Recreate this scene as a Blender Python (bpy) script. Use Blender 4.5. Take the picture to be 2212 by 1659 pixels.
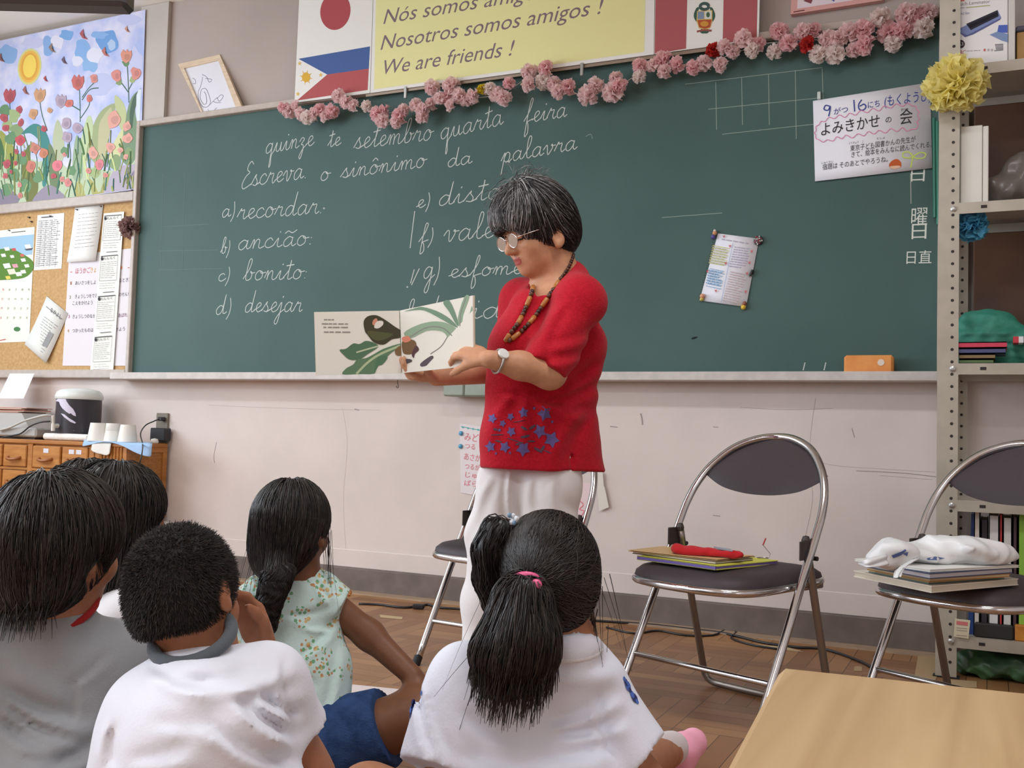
import bpy, math, random
import numpy as np
from mathutils import Vector, Matrix
from mathutils.bvhtree import BVHTree

random.seed(5); RNG = np.random.default_rng(5)
SC = bpy.context.scene
COL = SC.collection
for _o in list(bpy.data.objects): bpy.data.objects.remove(_o)

# ------------------------------------------------------------------ camera
IW, IH, FPX = 2212, 1659, 2200.0
CAM = np.array([4.057884, -3.968352, 0.732564])
CR = np.array([0.90427444, 0.42602856, 0.02806063])      # right
CU = np.array([-0.00387258, -0.05753618, 0.99833591])    # up
CF = np.array([-0.42693411, 0.90287832, 0.05037867])     # forward
_cd = bpy.data.cameras.new('camera'); _co = bpy.data.objects.new('camera', _cd); COL.objects.link(_co)
_cd.sensor_width = 36.0; _cd.lens = 36.0 * FPX / IW; _cd.clip_start = 0.02
_co.matrix_world = Matrix(((CR[0], CU[0], -CF[0], CAM[0]), (CR[1], CU[1], -CF[1], CAM[1]), (CR[2], CU[2], -CF[2], CAM[2]), (0, 0, 0, 1)))
SC.camera = _co

# ------------------------------------------------------------------ world, lights, exposure
_w = bpy.data.worlds.new('daylight'); SC.world = _w; _w.use_nodes = True
_w.node_tree.nodes['Background'].inputs[0].default_value = (0.75, 0.86, 1.0, 1)
_w.node_tree.nodes['Background'].inputs[1].default_value = 1.0
SC.view_settings.view_transform = 'Standard'; SC.view_settings.look = 'None'
SC.view_settings.gamma = 1.0; SC.view_settings.use_curve_mapping = False
SC.view_settings.exposure = 0.0
def area(name, loc, aim, sx, sy, watts, rgb):
    l = bpy.data.lights.new(name, 'AREA'); l.shape = 'RECTANGLE'; l.size = sx; l.size_y = sy
    l.energy = watts; l.color = rgb
    o = bpy.data.objects.new(name, l); COL.objects.link(o); o.location = loc
    o.rotation_euler = (Vector(aim) - Vector(loc)).to_track_quat('-Z', 'Y').to_euler()
    return o
XL, XR, YB, ZC = -1.75, 6.0, -7.6, 2.96                   # room: left wall, right wall, back wall, ceiling
for _y in (-1.75, -3.9, -6.05):                           # daylight entering the three left windows
    area('window_daylight', (XL - 0.03, _y, 1.85), (XL + 3, _y, 1.45), 1.75, 1.5, 52 if _y > -3 else 80, (0.80, 0.90, 1.0))
for _x in (0.6, 3.6):                                     # the ceiling's fluorescent tubes
    for _y in (-2.2, -5.0):
        area('fluorescent_light', (_x, _y, ZC - 0.13), (_x, _y, 0), 1.2, 0.22, 24 if _y > -3 else 34, (0.94, 0.97, 1.0))
area('right_fill_light', (XR - 0.03, -4.6, 1.75), (XR - 3, -4.4, 1.3), 2.6, 0.9, 12, (0.95, 0.97, 1.0))  # added fill light just inside the windowless right wall

# ------------------------------------------------------------------ helpers: picture rays used to read places off the real planes
def ray(x, y): return CF + (x - IW / 2) / FPX * CR - (y - IH / 2) / FPX * CU
def wy(x, y, Y=0.0):
    d = ray(x, y); return CAM + d * ((Y - CAM[1]) / d[1])
def fz(x, y, z=0.0):
    d = ray(x, y); return CAM + d * ((z - CAM[2]) / d[2])
def at(x, y, D): return CAM + ray(x, y) * D
def px(n, D): return n * D / FPX

def lin(c):
    c = np.asarray(c, float) / 255.0
    return tuple(np.where(c <= 0.04045, c / 12.92, ((c + 0.055) / 1.055) ** 2.4))
MATS = {}
def mat(name, rgb=None, rough=0.6, metal=0.0, spec=0.5, noise=None, bump=None, attr=None, sheen=0, alpha=None, trans=0, coat=0, stretch=None, island=None):
    """procedural principled material; noise=(scale, rgb2, detail), bump=(scale, strength), stretch=(sx,sy,sz)"""
    if name in MATS: return MATS[name]
    m = bpy.data.materials.new(name); m.use_nodes = True; MATS[name] = m
    nt = m.node_tree; N = nt.nodes; L = nt.links; b = N['Principled BSDF']
    b.inputs['Roughness'].default_value = rough; b.inputs['Metallic'].default_value = metal
    b.inputs['Specular IOR Level'].default_value = spec
    if sheen: b.inputs['Sheen Weight'].default_value = sheen
    if coat: b.inputs['Coat Weight'].default_value = coat
    if trans: b.inputs['Transmission Weight'].default_value = trans
    if alpha is not None: b.inputs['Alpha'].default_value = alpha
    tc = N.new('ShaderNodeTexCoord'); mp = N.new('ShaderNodeMapping'); L.new(tc.outputs['Object'], mp.inputs[0])
    if stretch: mp.inputs['Scale'].default_value = stretch
    src = None
    if attr:
        a = N.new('ShaderNodeAttribute'); a.attribute_name = attr; src = a.outputs['Color']
    elif rgb is not None:
        b.inputs['Base Color'].default_value = (*lin(rgb), 1); m.diffuse_color = (*lin(rgb), 1)
    if noise:
        t = N.new('ShaderNodeTexNoise'); t.inputs['Scale'].default_value = noise[0]; t.inputs['Detail'].default_value = noise[2] if len(noise) > 2 else 4
        L.new(mp.outputs[0], t.inputs['Vector'])
        r = N.new('ShaderNodeValToRGB'); r.color_ramp.elements[0].position = 0.35; r.color_ramp.elements[1].position = 0.65
        L.new(t.outputs['Fac'], r.inputs[0])
        mx = N.new('ShaderNodeMix'); mx.data_type = 'RGBA'; L.new(r.outputs[0], mx.inputs[0])
        if src: L.new(src, mx.inputs[6])
        else: mx.inputs[6].default_value = (*lin(rgb), 1)
        mx.inputs[7].default_value = (*lin(noise[1]), 1); L.new(mx.outputs[2], b.inputs['Base Color'])
    elif src: L.new(src, b.inputs['Base Color'])
    if bump:
        t = N.new('ShaderNodeTexNoise'); t.inputs['Scale'].default_value = bump[0]; t.inputs['Detail'].default_value = 3
        L.new(mp.outputs[0], t.inputs['Vector'])
        bp = N.new('ShaderNodeBump'); bp.inputs['Strength'].default_value = bump[1]; bp.inputs['Distance'].default_value = 0.01
        L.new(t.outputs['Fac'], bp.inputs['Height']); L.new(bp.outputs[0], b.inputs['Normal'])
    return m
PRINT = lambda: mat('printed_colour', attr='col', rough=0.75, spec=0.2)

def base_of(o):
    v = Vector((0, 0, 0))
    while o is not None: v += o.location; o = o.parent
    return np.array(v)
def link(name, me, parent=None, mats=(), smooth=False, label=None):
    o = bpy.data.objects.new(name, me); COL.objects.link(o)
    for m in mats: me.materials.append(m)
    if smooth: me.shade_smooth()
    if parent is not None: o.parent = parent
    if label: o['label'] = label
    return o
def mesh(name, V, F, m, parent=None, smooth=False, mi=None, cols=None, label=None, origin=None, sharp=None):
    """V in world coordinates -> object under parent (parents are never rotated while building)"""
    V = np.asarray(V, float); off = base_of(parent) if parent is not None else np.zeros(3)
    me = bpy.data.meshes.new(name)
    loc = np.zeros(3)
    if parent is None and len(V):
        loc = np.array([(V[:, 0].min() + V[:, 0].max()) / 2, (V[:, 1].min() + V[:, 1].max()) / 2, V[:, 2].min()])
    me.from_pydata((V - off - loc).tolist(), [], [tuple(int(i) for i in f) for f in F])
    ms = m if isinstance(m, (list, tuple)) else [m]
    if mi is not None: me.polygons.foreach_set('material_index', np.asarray(mi, np.int32))
    if cols is not None:
        a = me.color_attributes.new('col', 'FLOAT_COLOR', 'CORNER')
        tot = np.array([len(f) for f in F]); cc = np.repeat(np.asarray(cols, float), tot, axis=0)
        a.data.foreach_set('color', np.concatenate([cc, np.ones((len(cc), 1))], 1).astype(np.float32).ravel())
    me.update()
    o = link(name, me, parent, ms, smooth, label); o.location = loc
    if smooth and sharp:
        me.set_sharp_from_angle(angle=math.radians(sharp))
    return o
def tag(o, label, cat, group=None, kind=None):
    o['label'] = label; o['category'] = cat
    if group: o['group'] = group
    if kind: o['kind'] = kind
    return o
def thing(name, loc, label, cat, group=None):
    o = bpy.data.objects.new(name, None); COL.objects.link(o); o.location = [float(a) for a in loc]; o.empty_display_size = 0.1
    return tag(o, label, cat, group)
def struct(o): o['kind'] = 'structure'; return o

def crom(P, n=6, closed=False):
    P = np.asarray(P, float)
    if len(P) < 3 and not closed: return P
    Q = np.vstack([P[-1], P, P[0], P[1]]) if closed else np.vstack([2 * P[0] - P[1], P, 2 * P[-1] - P[-2]])
    out = []
    for i in range(1, len(Q) - 2):
        a, b, c, d = Q[i - 1], Q[i], Q[i + 1], Q[i + 2]
        for t in np.linspace(0, 1, n, endpoint=False):
            out.append(0.5 * (2 * b + (c - a) * t + (2 * a - 5 * b + 4 * c - d) * t * t + (3 * b - a - 3 * c + d) * t ** 3))
    if not closed: out.append(Q[-2])
    return np.array(out)
def frame_of(d):
    d = d / np.linalg.norm(d); a = np.array([0, 0, 1.0]) if abs(d[2]) < 0.9 else np.array([1.0, 0, 0])
    x = np.cross(a, d); x /= np.linalg.norm(x); return x, np.cross(d, x), d
class MB:
    """mesh bag: shapes in world coordinates that become ONE mesh object"""
    def __init__(s): s.V = []; s.F = []; s.M = []; s.C = []; s.n = 0
    def add(s, V, F, mi=0, col=(1, 1, 1)):
        V = np.asarray(V, float); s.V.append(V)
        s.F += [tuple(int(i) + s.n for i in f) for f in F]; s.M += [mi] * len(F); s.C += [col] * len(F); s.n += len(V); return s
    def box(s, c, d, R=None, mi=0, col=(1, 1, 1), bev=0.0):
        hx, hy, hz = np.asarray(d, float) / 2
        if bev <= 0:
            V = np.array([(x, y, z) for z in (-hz, hz) for y in (-hy, hy) for x in (-hx, hx)])
            F = [(0, 2, 3, 1), (4, 5, 7, 6), (0, 1, 5, 4), (2, 6, 7, 3), (0, 4, 6, 2), (1, 3, 7, 5)]
        else:
            b = min(bev, hx * .99, hy * .99, hz * .99); V = []; idx = {}
            for sx in (-1, 1):
                for sy in (-1, 1):
                    for sz in (-1, 1):
                        for k, (a, bb, cc) in enumerate(((hx, hy - b, hz - b), (hx - b, hy, hz - b), (hx - b, hy - b, hz))):
                            idx[(sx, sy, sz, k)] = len(V); V.append((sx * a, sy * bb, sz * cc))
            F = []; I = lambda x, y, z, k: idx[(x, y, z, k)]
            for t in (-1, 1):
                F.append([I(t, -1, -1, 0), I(t, 1, -1, 0), I(t, 1, 1, 0), I(t, -1, 1, 0)][::t])
                F.append([I(-1, t, -1, 1), I(-1, t, 1, 1), I(1, t, 1, 1), I(1, t, -1, 1)][::t])
                F.append([I(-1, -1, t, 2), I(1, -1, t, 2), I(1, 1, t, 2), I(-1, 1, t, 2)][::t])
                for u in (-1, 1):
                    F.append([I(t, u, -1, 0), I(t, u, 1, 0), I(t, u, 1, 1), I(t, u, -1, 1)][::-t * u])
                    F.append([I(t, -1, u, 0), I(t, 1, u, 0), I(t, 1, u, 2), I(t, -1, u, 2)][::t * u])
                    F.append([I(-1, t, u, 1), I(1, t, u, 1), I(1, t, u, 2), I(-1, t, u, 2)][::-t * u])
                    for w in (-1, 1): F.append([I(t, u, w, 0), I(t, u, w, 1), I(t, u, w, 2)][::t * u * w])
            V = np.array(V)
        if R is not None: V = V @ np.asarray(R).T
        return s.add(V + np.asarray(c, float), F, mi, col)
    def b2(s, lo, hi, mi=0, col=(1, 1, 1), bev=0.0):
        lo = np.asarray(lo, float); hi = np.asarray(hi, float); return s.box((lo + hi) / 2, np.abs(hi - lo), None, mi, col, bev)
    def tube(s, P, r, seg=8, mi=0, col=(1, 1, 1), closed=False, cap=True):
        P = np.asarray(P, float); n = len(P); r = np.broadcast_to(np.asarray(r, float), (n,))
        T = np.gradient(P, axis=0) if not closed else np.roll(P, -1, 0) - np.roll(P, 1, 0)
        x, y, _ = frame_of(T[0]); V = []
        for i in range(n):
            t = T[i] / (np.linalg.norm(T[i]) + 1e-12); x = x - t * (x @ t); x /= np.linalg.norm(x); y = np.cross(t, x)
            for k in range(seg):
                a = 2 * math.pi * k / seg; V.append(P[i] + r[i] * (math.cos(a) * x + math.sin(a) * y))
        F = []
        for i in range(n if closed else n - 1):
            j = (i + 1) % n
            for k in range(seg):
                l = (k + 1) % seg; F.append((i * seg + k, i * seg + l, j * seg + l, j * seg + k))
        if cap and not closed: F.append(tuple(range(seg))[::-1]); F.append(tuple((n - 1) * seg + k for k in range(seg)))
        return s.add(V, F, mi, col)
    def lathe(s, c, prof, seg=24, mi=0, col=(1, 1, 1), axis=None):
        V = []; n = len(prof); x, y, z = (np.array([1., 0, 0]), np.array([0, 1., 0]), np.array([0, 0, 1.])) if axis is None else frame_of(np.asarray(axis, float))
        for rr, h in prof:
            for k in range(seg):
                a = 2 * math.pi * k / seg; V.append(np.asarray(c) + rr * (math.cos(a) * x + math.sin(a) * y) + h * z)
        F = [(i * seg + k, i * seg + (k + 1) % seg, (i + 1) * seg + (k + 1) % seg, (i + 1) * seg + k) for i in range(n - 1) for k in range(seg)]
        if prof[0][0] > 1e-5: F.append(tuple(range(seg))[::-1])
        if prof[-1][0] > 1e-5: F.append(tuple((n - 1) * seg + k for k in range(seg)))
        return s.add(V, F, mi, col)
    def prism(s, P, t, mi=0, col=(1, 1, 1)):
        """closed outline P (n,3) swept along vector t"""
        P = np.asarray(P, float); n = len(P); V = np.vstack([P, P + np.asarray(t)])
        F = [tuple(range(n))[::-1], tuple(range(n, 2 * n))] + [(i, (i + 1) % n, n + (i + 1) % n, n + i) for i in range(n)]
        return s.add(V, F, mi, col)
    def grid(s, fn, nu, nv, thick=0.0, mi=0, col=(1, 1, 1)):
        """sheet fn(u,v)->point; with thickness it is closed along its normal"""
        P = np.array([[fn(i / nu, j / nv) for j in range(nv + 1)] for i in range(nu + 1)]); m = nv + 1
        F = [(i * m + j, (i + 1) * m + j, (i + 1) * m + j + 1, i * m + j + 1) for i in range(nu) for j in range(nv)]
        A = P.reshape(-1, 3)
        if thick:
            du = np.gradient(P, axis=0); dv = np.gradient(P, axis=1); nn = np.cross(du, dv); nn /= np.linalg.norm(nn, axis=2, keepdims=True) + 1e-12
            B = (P - nn * thick).reshape(-1, 3); k = len(A)
            F += [tuple(a + k for a in f[::-1]) for f in F]
            bd = [i * m for i in range(nu)] + [nu * m + j for j in range(nv)] + [i * m + nv for i in range(nu, 0, -1)] + [j for j in range(nv, 0, -1)]
            F += [(bd[(q + 1) % len(bd)], bd[q], bd[q] + k, bd[(q + 1) % len(bd)] + k) for q in range(len(bd))]
            A = np.vstack([A, B])
        return s.add(A, F, mi, col)
    def out(s, name, m, parent=None, smooth=False, label=None, sharp=None, colors=False):
        return mesh(name, np.vstack(s.V), s.F, m, parent, smooth, s.M, s.C if colors else None, label, sharp=sharp)

# ------------------------------------------------------------------ flat art and writing on a plane
_TXT = {}
def text_mesh(t):
    """letters of the built-in typeface as 2-D triangles, baseline at 0, size 1"""
    if t in _TXT: return _TXT[t]
    c = bpy.data.curves.new('t', 'FONT'); c.body = t; c.size = 1.0; c.resolution_u = 3
    o = bpy.data.objects.new('t', c); COL.objects.link(o)
    dg = bpy.context.evaluated_depsgraph_get(); dg.update(); me = o.evaluated_get(dg).to_mesh()
    V = np.array([v.co[:2] for v in me.vertices]).reshape(-1, 2); F = [tuple(p.vertices) for p in me.polygons]
    o.evaluated_get(dg).to_mesh_clear(); bpy.data.objects.remove(o); bpy.data.curves.remove(c)
    _TXT[t] = (V, F); return V, F
class Art:
    """coloured flat shapes printed or drawn on the plane through p0 with normal n (towards the viewer)"""
    clip = bend = None
    def __init__(s, p0, n, lift=0.0004, step=0.00002):
        s.p0 = np.asarray(p0, float); s.n = np.asarray(n, float) / np.linalg.norm(n); s.mb = MB(); s.k = lift; s.step = step
        a = np.array([0, 0, 1.0]); s.v = a - s.n * (a @ s.n); s.v /= np.linalg.norm(s.v); s.u = np.cross(s.v, s.n)
    def hit(s, P):
        P = np.asarray(P, float); D = CF + ((P[:, :1] - IW / 2) / FPX) * CR - ((P[:, 1:] - IH / 2) / FPX) * CU
        t = ((s.p0 - CAM) @ s.n) / (D @ s.n); return CAM + D * t[:, None]
    def lay(s): s.k += s.step; return s.n * s.k
    tint = 0
    def poly(s, P, rgb, smooth=0):
        if s.tint: rgb = tuple(v * (1 - s.tint) + w_ * s.tint for v, w_ in zip(rgb, (226, 222, 230)))
        Q = crom(P, smooth, True) if smooth else np.asarray(P, float)
        W = s.hit(Q)
        if s.clip: W[:, 0] = np.minimum(W[:, 0], s.clip[0]); W[:, 2] = np.maximum(W[:, 2], s.clip[1] + s.clip[2] * W[:, 0])
        W = W + s.lay(); s.mb.add(W, [tuple(range(len(W)))], 0, lin(rgb))
    def disc(s, c, rx, ry, rgb, rot=0, n=20):
        a = np.linspace(0, 2 * math.pi, n, endpoint=False); x, y = rx * np.cos(a), ry * np.sin(a); cr, sr = math.cos(rot), math.sin(rot)
        s.poly(np.stack([c[0] + x * cr - y * sr, c[1] + x * sr + y * cr], 1), rgb)
    def line(s, P, w, rgb, smooth=5, world=False):
        """ribbon of width w (metres) along picture points P"""
        P = np.asarray(P, float); Q = P if world else s.hit(P)
        if smooth and len(Q) > 2: Q = crom(Q, smooth)
        T = np.gradient(Q, axis=0); N = np.cross(s.n, T); N /= np.linalg.norm(N, axis=1, keepdims=True) + 1e-12
        if s.clip: Q = Q.copy(); Q[:, 0] = np.minimum(Q[:, 0], s.clip[0]); Q[:, 2] = np.maximum(Q[:, 2], s.clip[1] + s.clip[2] * Q[:, 0] + .004)
        l = s.lay() + s.n * (4e-6 * np.arange(len(Q)))[:, None]; A = Q + N * w / 2 + l; B = Q - N * w / 2 + l; n = len(Q)
        s.mb.add(np.vstack([A, B]), [(i, i + 1, n + i + 1, n + i) for i in range(n - 1)], 0, lin(rgb))
    def text(s, t, a, b, h, rgb, shear=0.0, fit=True):
        """text from picture point a to b along its baseline; h = letter (cap) height in picture pixels"""
        V, F = text_mesh(t)
        if len(V) == 0: return
        A, B, T = s.hit(np.array([a, b, (a[0], a[1] - h)])); e = B - A; L = np.linalg.norm(e); e = e / L; up = np.cross(s.n, e)
        hh = np.linalg.norm(T - A) / 0.70; x = V[:, 0] - V[:, 0].min(); sx = L / max(x.max(), 1e-6) if fit else hh
        W = A + np.outer(x * sx + V[:, 1] * hh * shear, e) + np.outer(V[:, 1] * hh, up) + s.lay(); s.mb.add(W, F, 0, lin(rgb))
    def out(s, name, parent, label=None, m=None):
        if s.bend:                                       # follow a sheet whose lower edge curls forward
            zt, zb, c = s.bend
            for W in s.mb.V: W[:, 1] -= c * np.clip((zt - W[:, 2]) / (zt - zb), 0, 1) ** 2
        return s.mb.out(name, m or PRINT(), parent, colors=True, label=label)
def sheet(name, P, Y, rgb, label, cat, thick=0.0006, group=None, m=None, curl=0.0):
    """paper with picture corners P (tl,tr,br,bl) hanging at wall distance Y; curl lifts its lower edge"""
    c = [wy(x, y, Y) for x, y in P]; mb = MB()
    def f(u, v):
        q = c[0] * (1 - u) * (1 - v) + c[1] * u * (1 - v) + c[2] * u * v + c[3] * (1 - u) * v
        return q + np.array([0, -curl * v * v, 0])
    mb.grid(lambda v, u: f(u, v), 8 if curl else 1, 2 if curl else 1, thick)
    sheet.bend = (max(c[0][2], c[1][2]), min(c[2][2], c[3][2]), curl) if curl else None
    o = mb.out(name, m or mat('paper_%d_%d_%d' % tuple(rgb), rgb, 0.8, spec=0.2, bump=(6, 0.05)), smooth=bool(curl))
    return tag(o, label, cat, group)
# ================================================================== the setting
FRONT = MB()
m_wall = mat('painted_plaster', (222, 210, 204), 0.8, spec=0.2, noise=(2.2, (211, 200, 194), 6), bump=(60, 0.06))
m_up = mat('upper_wall_darker', (182, 170, 163), 0.8, spec=0.2, noise=(3, (176, 165, 158), 5), bump=(50, 0.05))  # upper part of the front wall, darker than the lower part
m_ceil = mat('ceiling_paint', (236, 230, 220), 0.85, spec=0.1)
m_beige = mat('beige_painted_metal', (190, 178, 168), 0.45, noise=(30, (180, 168, 158)))
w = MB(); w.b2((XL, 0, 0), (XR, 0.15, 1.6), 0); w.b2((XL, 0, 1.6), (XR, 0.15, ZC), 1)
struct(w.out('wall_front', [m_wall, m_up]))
w = MB(); w.b2((-0.055, -0.022, 2.335), (0.137, -0.0005, ZC - 0.002)); struct(w.out('trim_1', mat('pillar_paint', (196, 188, 180), 0.75, noise=(4, (188, 180, 173)))))
# floor: parquet of short strips in squares
def parquet():
    m = bpy.data.materials.new('parquet'); m.use_nodes = True; nt = m.node_tree; N = nt.nodes; L = nt.links; b = N['Principled BSDF']
    tc = N.new('ShaderNodeTexCoord'); mp = N.new('ShaderNodeMapping'); mp.inputs['Rotation'].default_value = (0, 0, 0.0)
    L.new(tc.outputs['Object'], mp.inputs[0])
    def brick(rot):
        q = N.new('ShaderNodeMapping'); q.inputs['Rotation'].default_value = (0, 0, rot); L.new(mp.outputs[0], q.inputs[0])
        k = N.new('ShaderNodeTexBrick'); k.inputs['Scale'].default_value = 1.0; k.inputs['Brick Width'].default_value = 0.30; k.inputs['Row Height'].default_value = 0.06
        k.inputs['Mortar Size'].default_value = 0.0012; k.offset = 0.0
        k.inputs['Color1'].default_value = (*lin((150, 103, 66)), 1); k.inputs['Color2'].default_value = (*lin((186, 138, 92)), 1); k.inputs['Mortar'].default_value = (*lin((84, 54, 34)), 1)
        L.new(q.outputs[0], k.inputs['Vector']); return k
    k1, k2 = brick(0), brick(math.pi / 2)
    ch = N.new('ShaderNodeTexChecker'); ch.inputs['Scale'].default_value = 1 / 0.30; L.new(mp.outputs[0], ch.inputs['Vector'])
    mx = N.new('ShaderNodeMix'); mx.data_type = 'RGBA'; L.new(ch.outputs['Fac'], mx.inputs[0]); L.new(k1.outputs[0], mx.inputs[6]); L.new(k2.outputs[0], mx.inputs[7])
    ns = N.new('ShaderNodeTexNoise'); ns.inputs['Scale'].default_value = 5; ns.inputs['Detail'].default_value = 6; L.new(mp.outputs[0], ns.inputs['Vector'])
    m2 = N.new('ShaderNodeMix'); m2.data_type = 'RGBA'; m2.blend_type = 'MULTIPLY'; m2.inputs[0].default_value = 0.45
    L.new(mx.outputs[2], m2.inputs[6]); L.new(ns.outputs['Fac'], m2.inputs[7]); L.new(m2.outputs[2], b.inputs['Base Color'])
    b.inputs['Roughness'].default_value = 0.42; return m
w = MB(); w.b2((XL, YB, -0.1), (XR, 0, 0)); struct(w.out('floor', parquet()))
w = MB(); w.b2((XL, YB, ZC), (XR, 0.15, ZC + 0.1)); struct(w.out('ceiling', m_ceil))
w = MB(); w.b2((XR, YB, 0), (XR + 0.12, 0.15, ZC)); struct(w.out('wall_right', m_wall))
w = MB(); w.b2((XL, YB - 0.12, 0), (XR, YB, ZC)); struct(w.out('wall_back', m_wall))
w = MB(); w.b2((XL - 0.2, YB, 0), (XL, 0.15, 1.0)); w.b2((XL - 0.2, YB, 2.7), (XL, 0.15, ZC))
_e = [YB, -6.98, -5.12, -4.83, -2.97, -2.68, -0.82, 0.15]
for i in range(0, 8, 2): w.b2((XL - 0.2, _e[i], 1.0), (XL, _e[i + 1], 2.7))
struct(w.out('wall_left', m_wall))
m_alu = mat('window_aluminium', (178, 180, 182), 0.35, 0.9)
for i in range(3):
    a, b = _e[2 * i + 1], _e[2 * i + 2]; w = MB(); x = XL - 0.15
    for z in (1.02, 2.68): w.b2((x - 0.02, a, z - 0.02), (x + 0.02, b, z + 0.02))
    for y in (a + 0.02, (a + b) / 2, b - 0.02): w.b2((x - 0.02, y - 0.02, 1.04), (x + 0.02, y + 0.02, 2.66))
    struct(w.out('window_%d' % (i + 1), m_alu))
m_base = mat('grey_brown_baseboard', (118, 104, 98), 0.6, noise=(14, (104, 92, 86), 6))
w = MB(); w.b2((XL, -0.018, 0.0), (XR, 0, 0.105), bev=0.004); struct(w.out('baseboard_front', m_base))
w = MB(); w.b2((XL, -0.007, 0.105), (XR, 0, 0.188), bev=.004); struct(w.out('trim_4', m_wall))
w = MB(); w.b2((XL, -0.085, 0.0), (XR, -0.018, 0.006)); struct(w.out('trim_2', mat('worn_floor_edge', (176, 150, 122), 0.7, noise=(9, (150, 128, 108), 6), stretch=(1, 6, 1))))
# scuffs and hairline cracks on the wall under the board: marks with a shape of their own
art = Art((0, 0, 0), (0, -1, 0))
for P, wd in [([(1715, 985), (1800, 1005), (1890, 1012), (2020, 1020)], .002), ([(1850, 1017), (1950, 1022), (2022, 1030)], .004), ([(1900, 1027), (2015, 1036)], .002), ([(1600, 880), (1700, 885), (1800, 882)], .0025),
              ([(1384, 893), (1387, 905), (1388, 918)], .008), ([(1318, 921), (1334, 923)], .005), ([(468, 955), (462, 985), (464, 1000)], .004), ([(450, 875), (560, 880), (700, 884), (820, 886)], .0015), ([(766, 884), (776, 886)], .008),
              ([(1762, 860), (1752, 930), (1748, 1010), (1755, 1080), (1735, 1180)], .0015), ([(740, 880), (750, 960), (742, 1080), (748, 1200)], .001), ([(1840, 925), (1846, 945)], .004), ([(1540, 922), (1552, 923)], .004),
              ([(880, 1221), (892, 1222)], .006), ([(1540, 1113), (1556, 1115)], .004), ([(930, 1208), (940, 1209)], .004)]:
    art.line(P, wd * .75, (178, 167, 161) if wd < .0035 else (160, 150, 146))
o = art.out('trim_3', None); o['kind'] = 'structure'

# ================================================================== chalkboard
cb = thing('chalkboard', (1.94, -0.02, 0.95), 'long dark green chalkboard with Portuguese chalk handwriting, behind the standing woman', 'chalkboard')
BX0, BX1, BZ0, BZ1 = 0.0, 3.877, 1.0, 2.30
m_green = mat('chalkboard_green', (63, 91, 87), 0.62, spec=0.35, noise=(1.6, (71, 98, 94), 5), bump=(300, 0.03))
w = MB(); w.b2((BX0, -0.022, BZ0), (BX1, -0.0005, BZ1)); w.out('writing_surface', m_green, cb)
w = MB(); fy = -0.05
w.b2((BX0 - 0.024, fy, BZ0 - 0.015), (BX0, -0.0005, BZ1 + 0.03), bev=0.003); w.b2((BX1, fy, BZ0 - 0.015), (BX1 + 0.024, -0.0005, BZ1 + 0.03), bev=0.003); w.b2((BX0, fy, BZ1), (BX1, -0.0005, BZ1 + 0.03), bev=0.003)
w.out('frame', m_beige, cb)
m_tray = mat('tray_grey', (205, 198, 193), 0.5, noise=(25, (192, 185, 180)))
w = MB(); w.b2((BX0 - 0.06, -0.115, BZ0 - 0.036), (BX1 + 0.02, -0.105, BZ0 - 0.001), bev=0.003); w.b2((BX0 - 0.06, -0.105, BZ0 - 0.036), (BX1 + 0.02, -0.0005, BZ0 - 0.022)); w.out('chalk_tray', m_tray, cb)
YW = -0.022
CHALK = (192, 200, 195)
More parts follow.
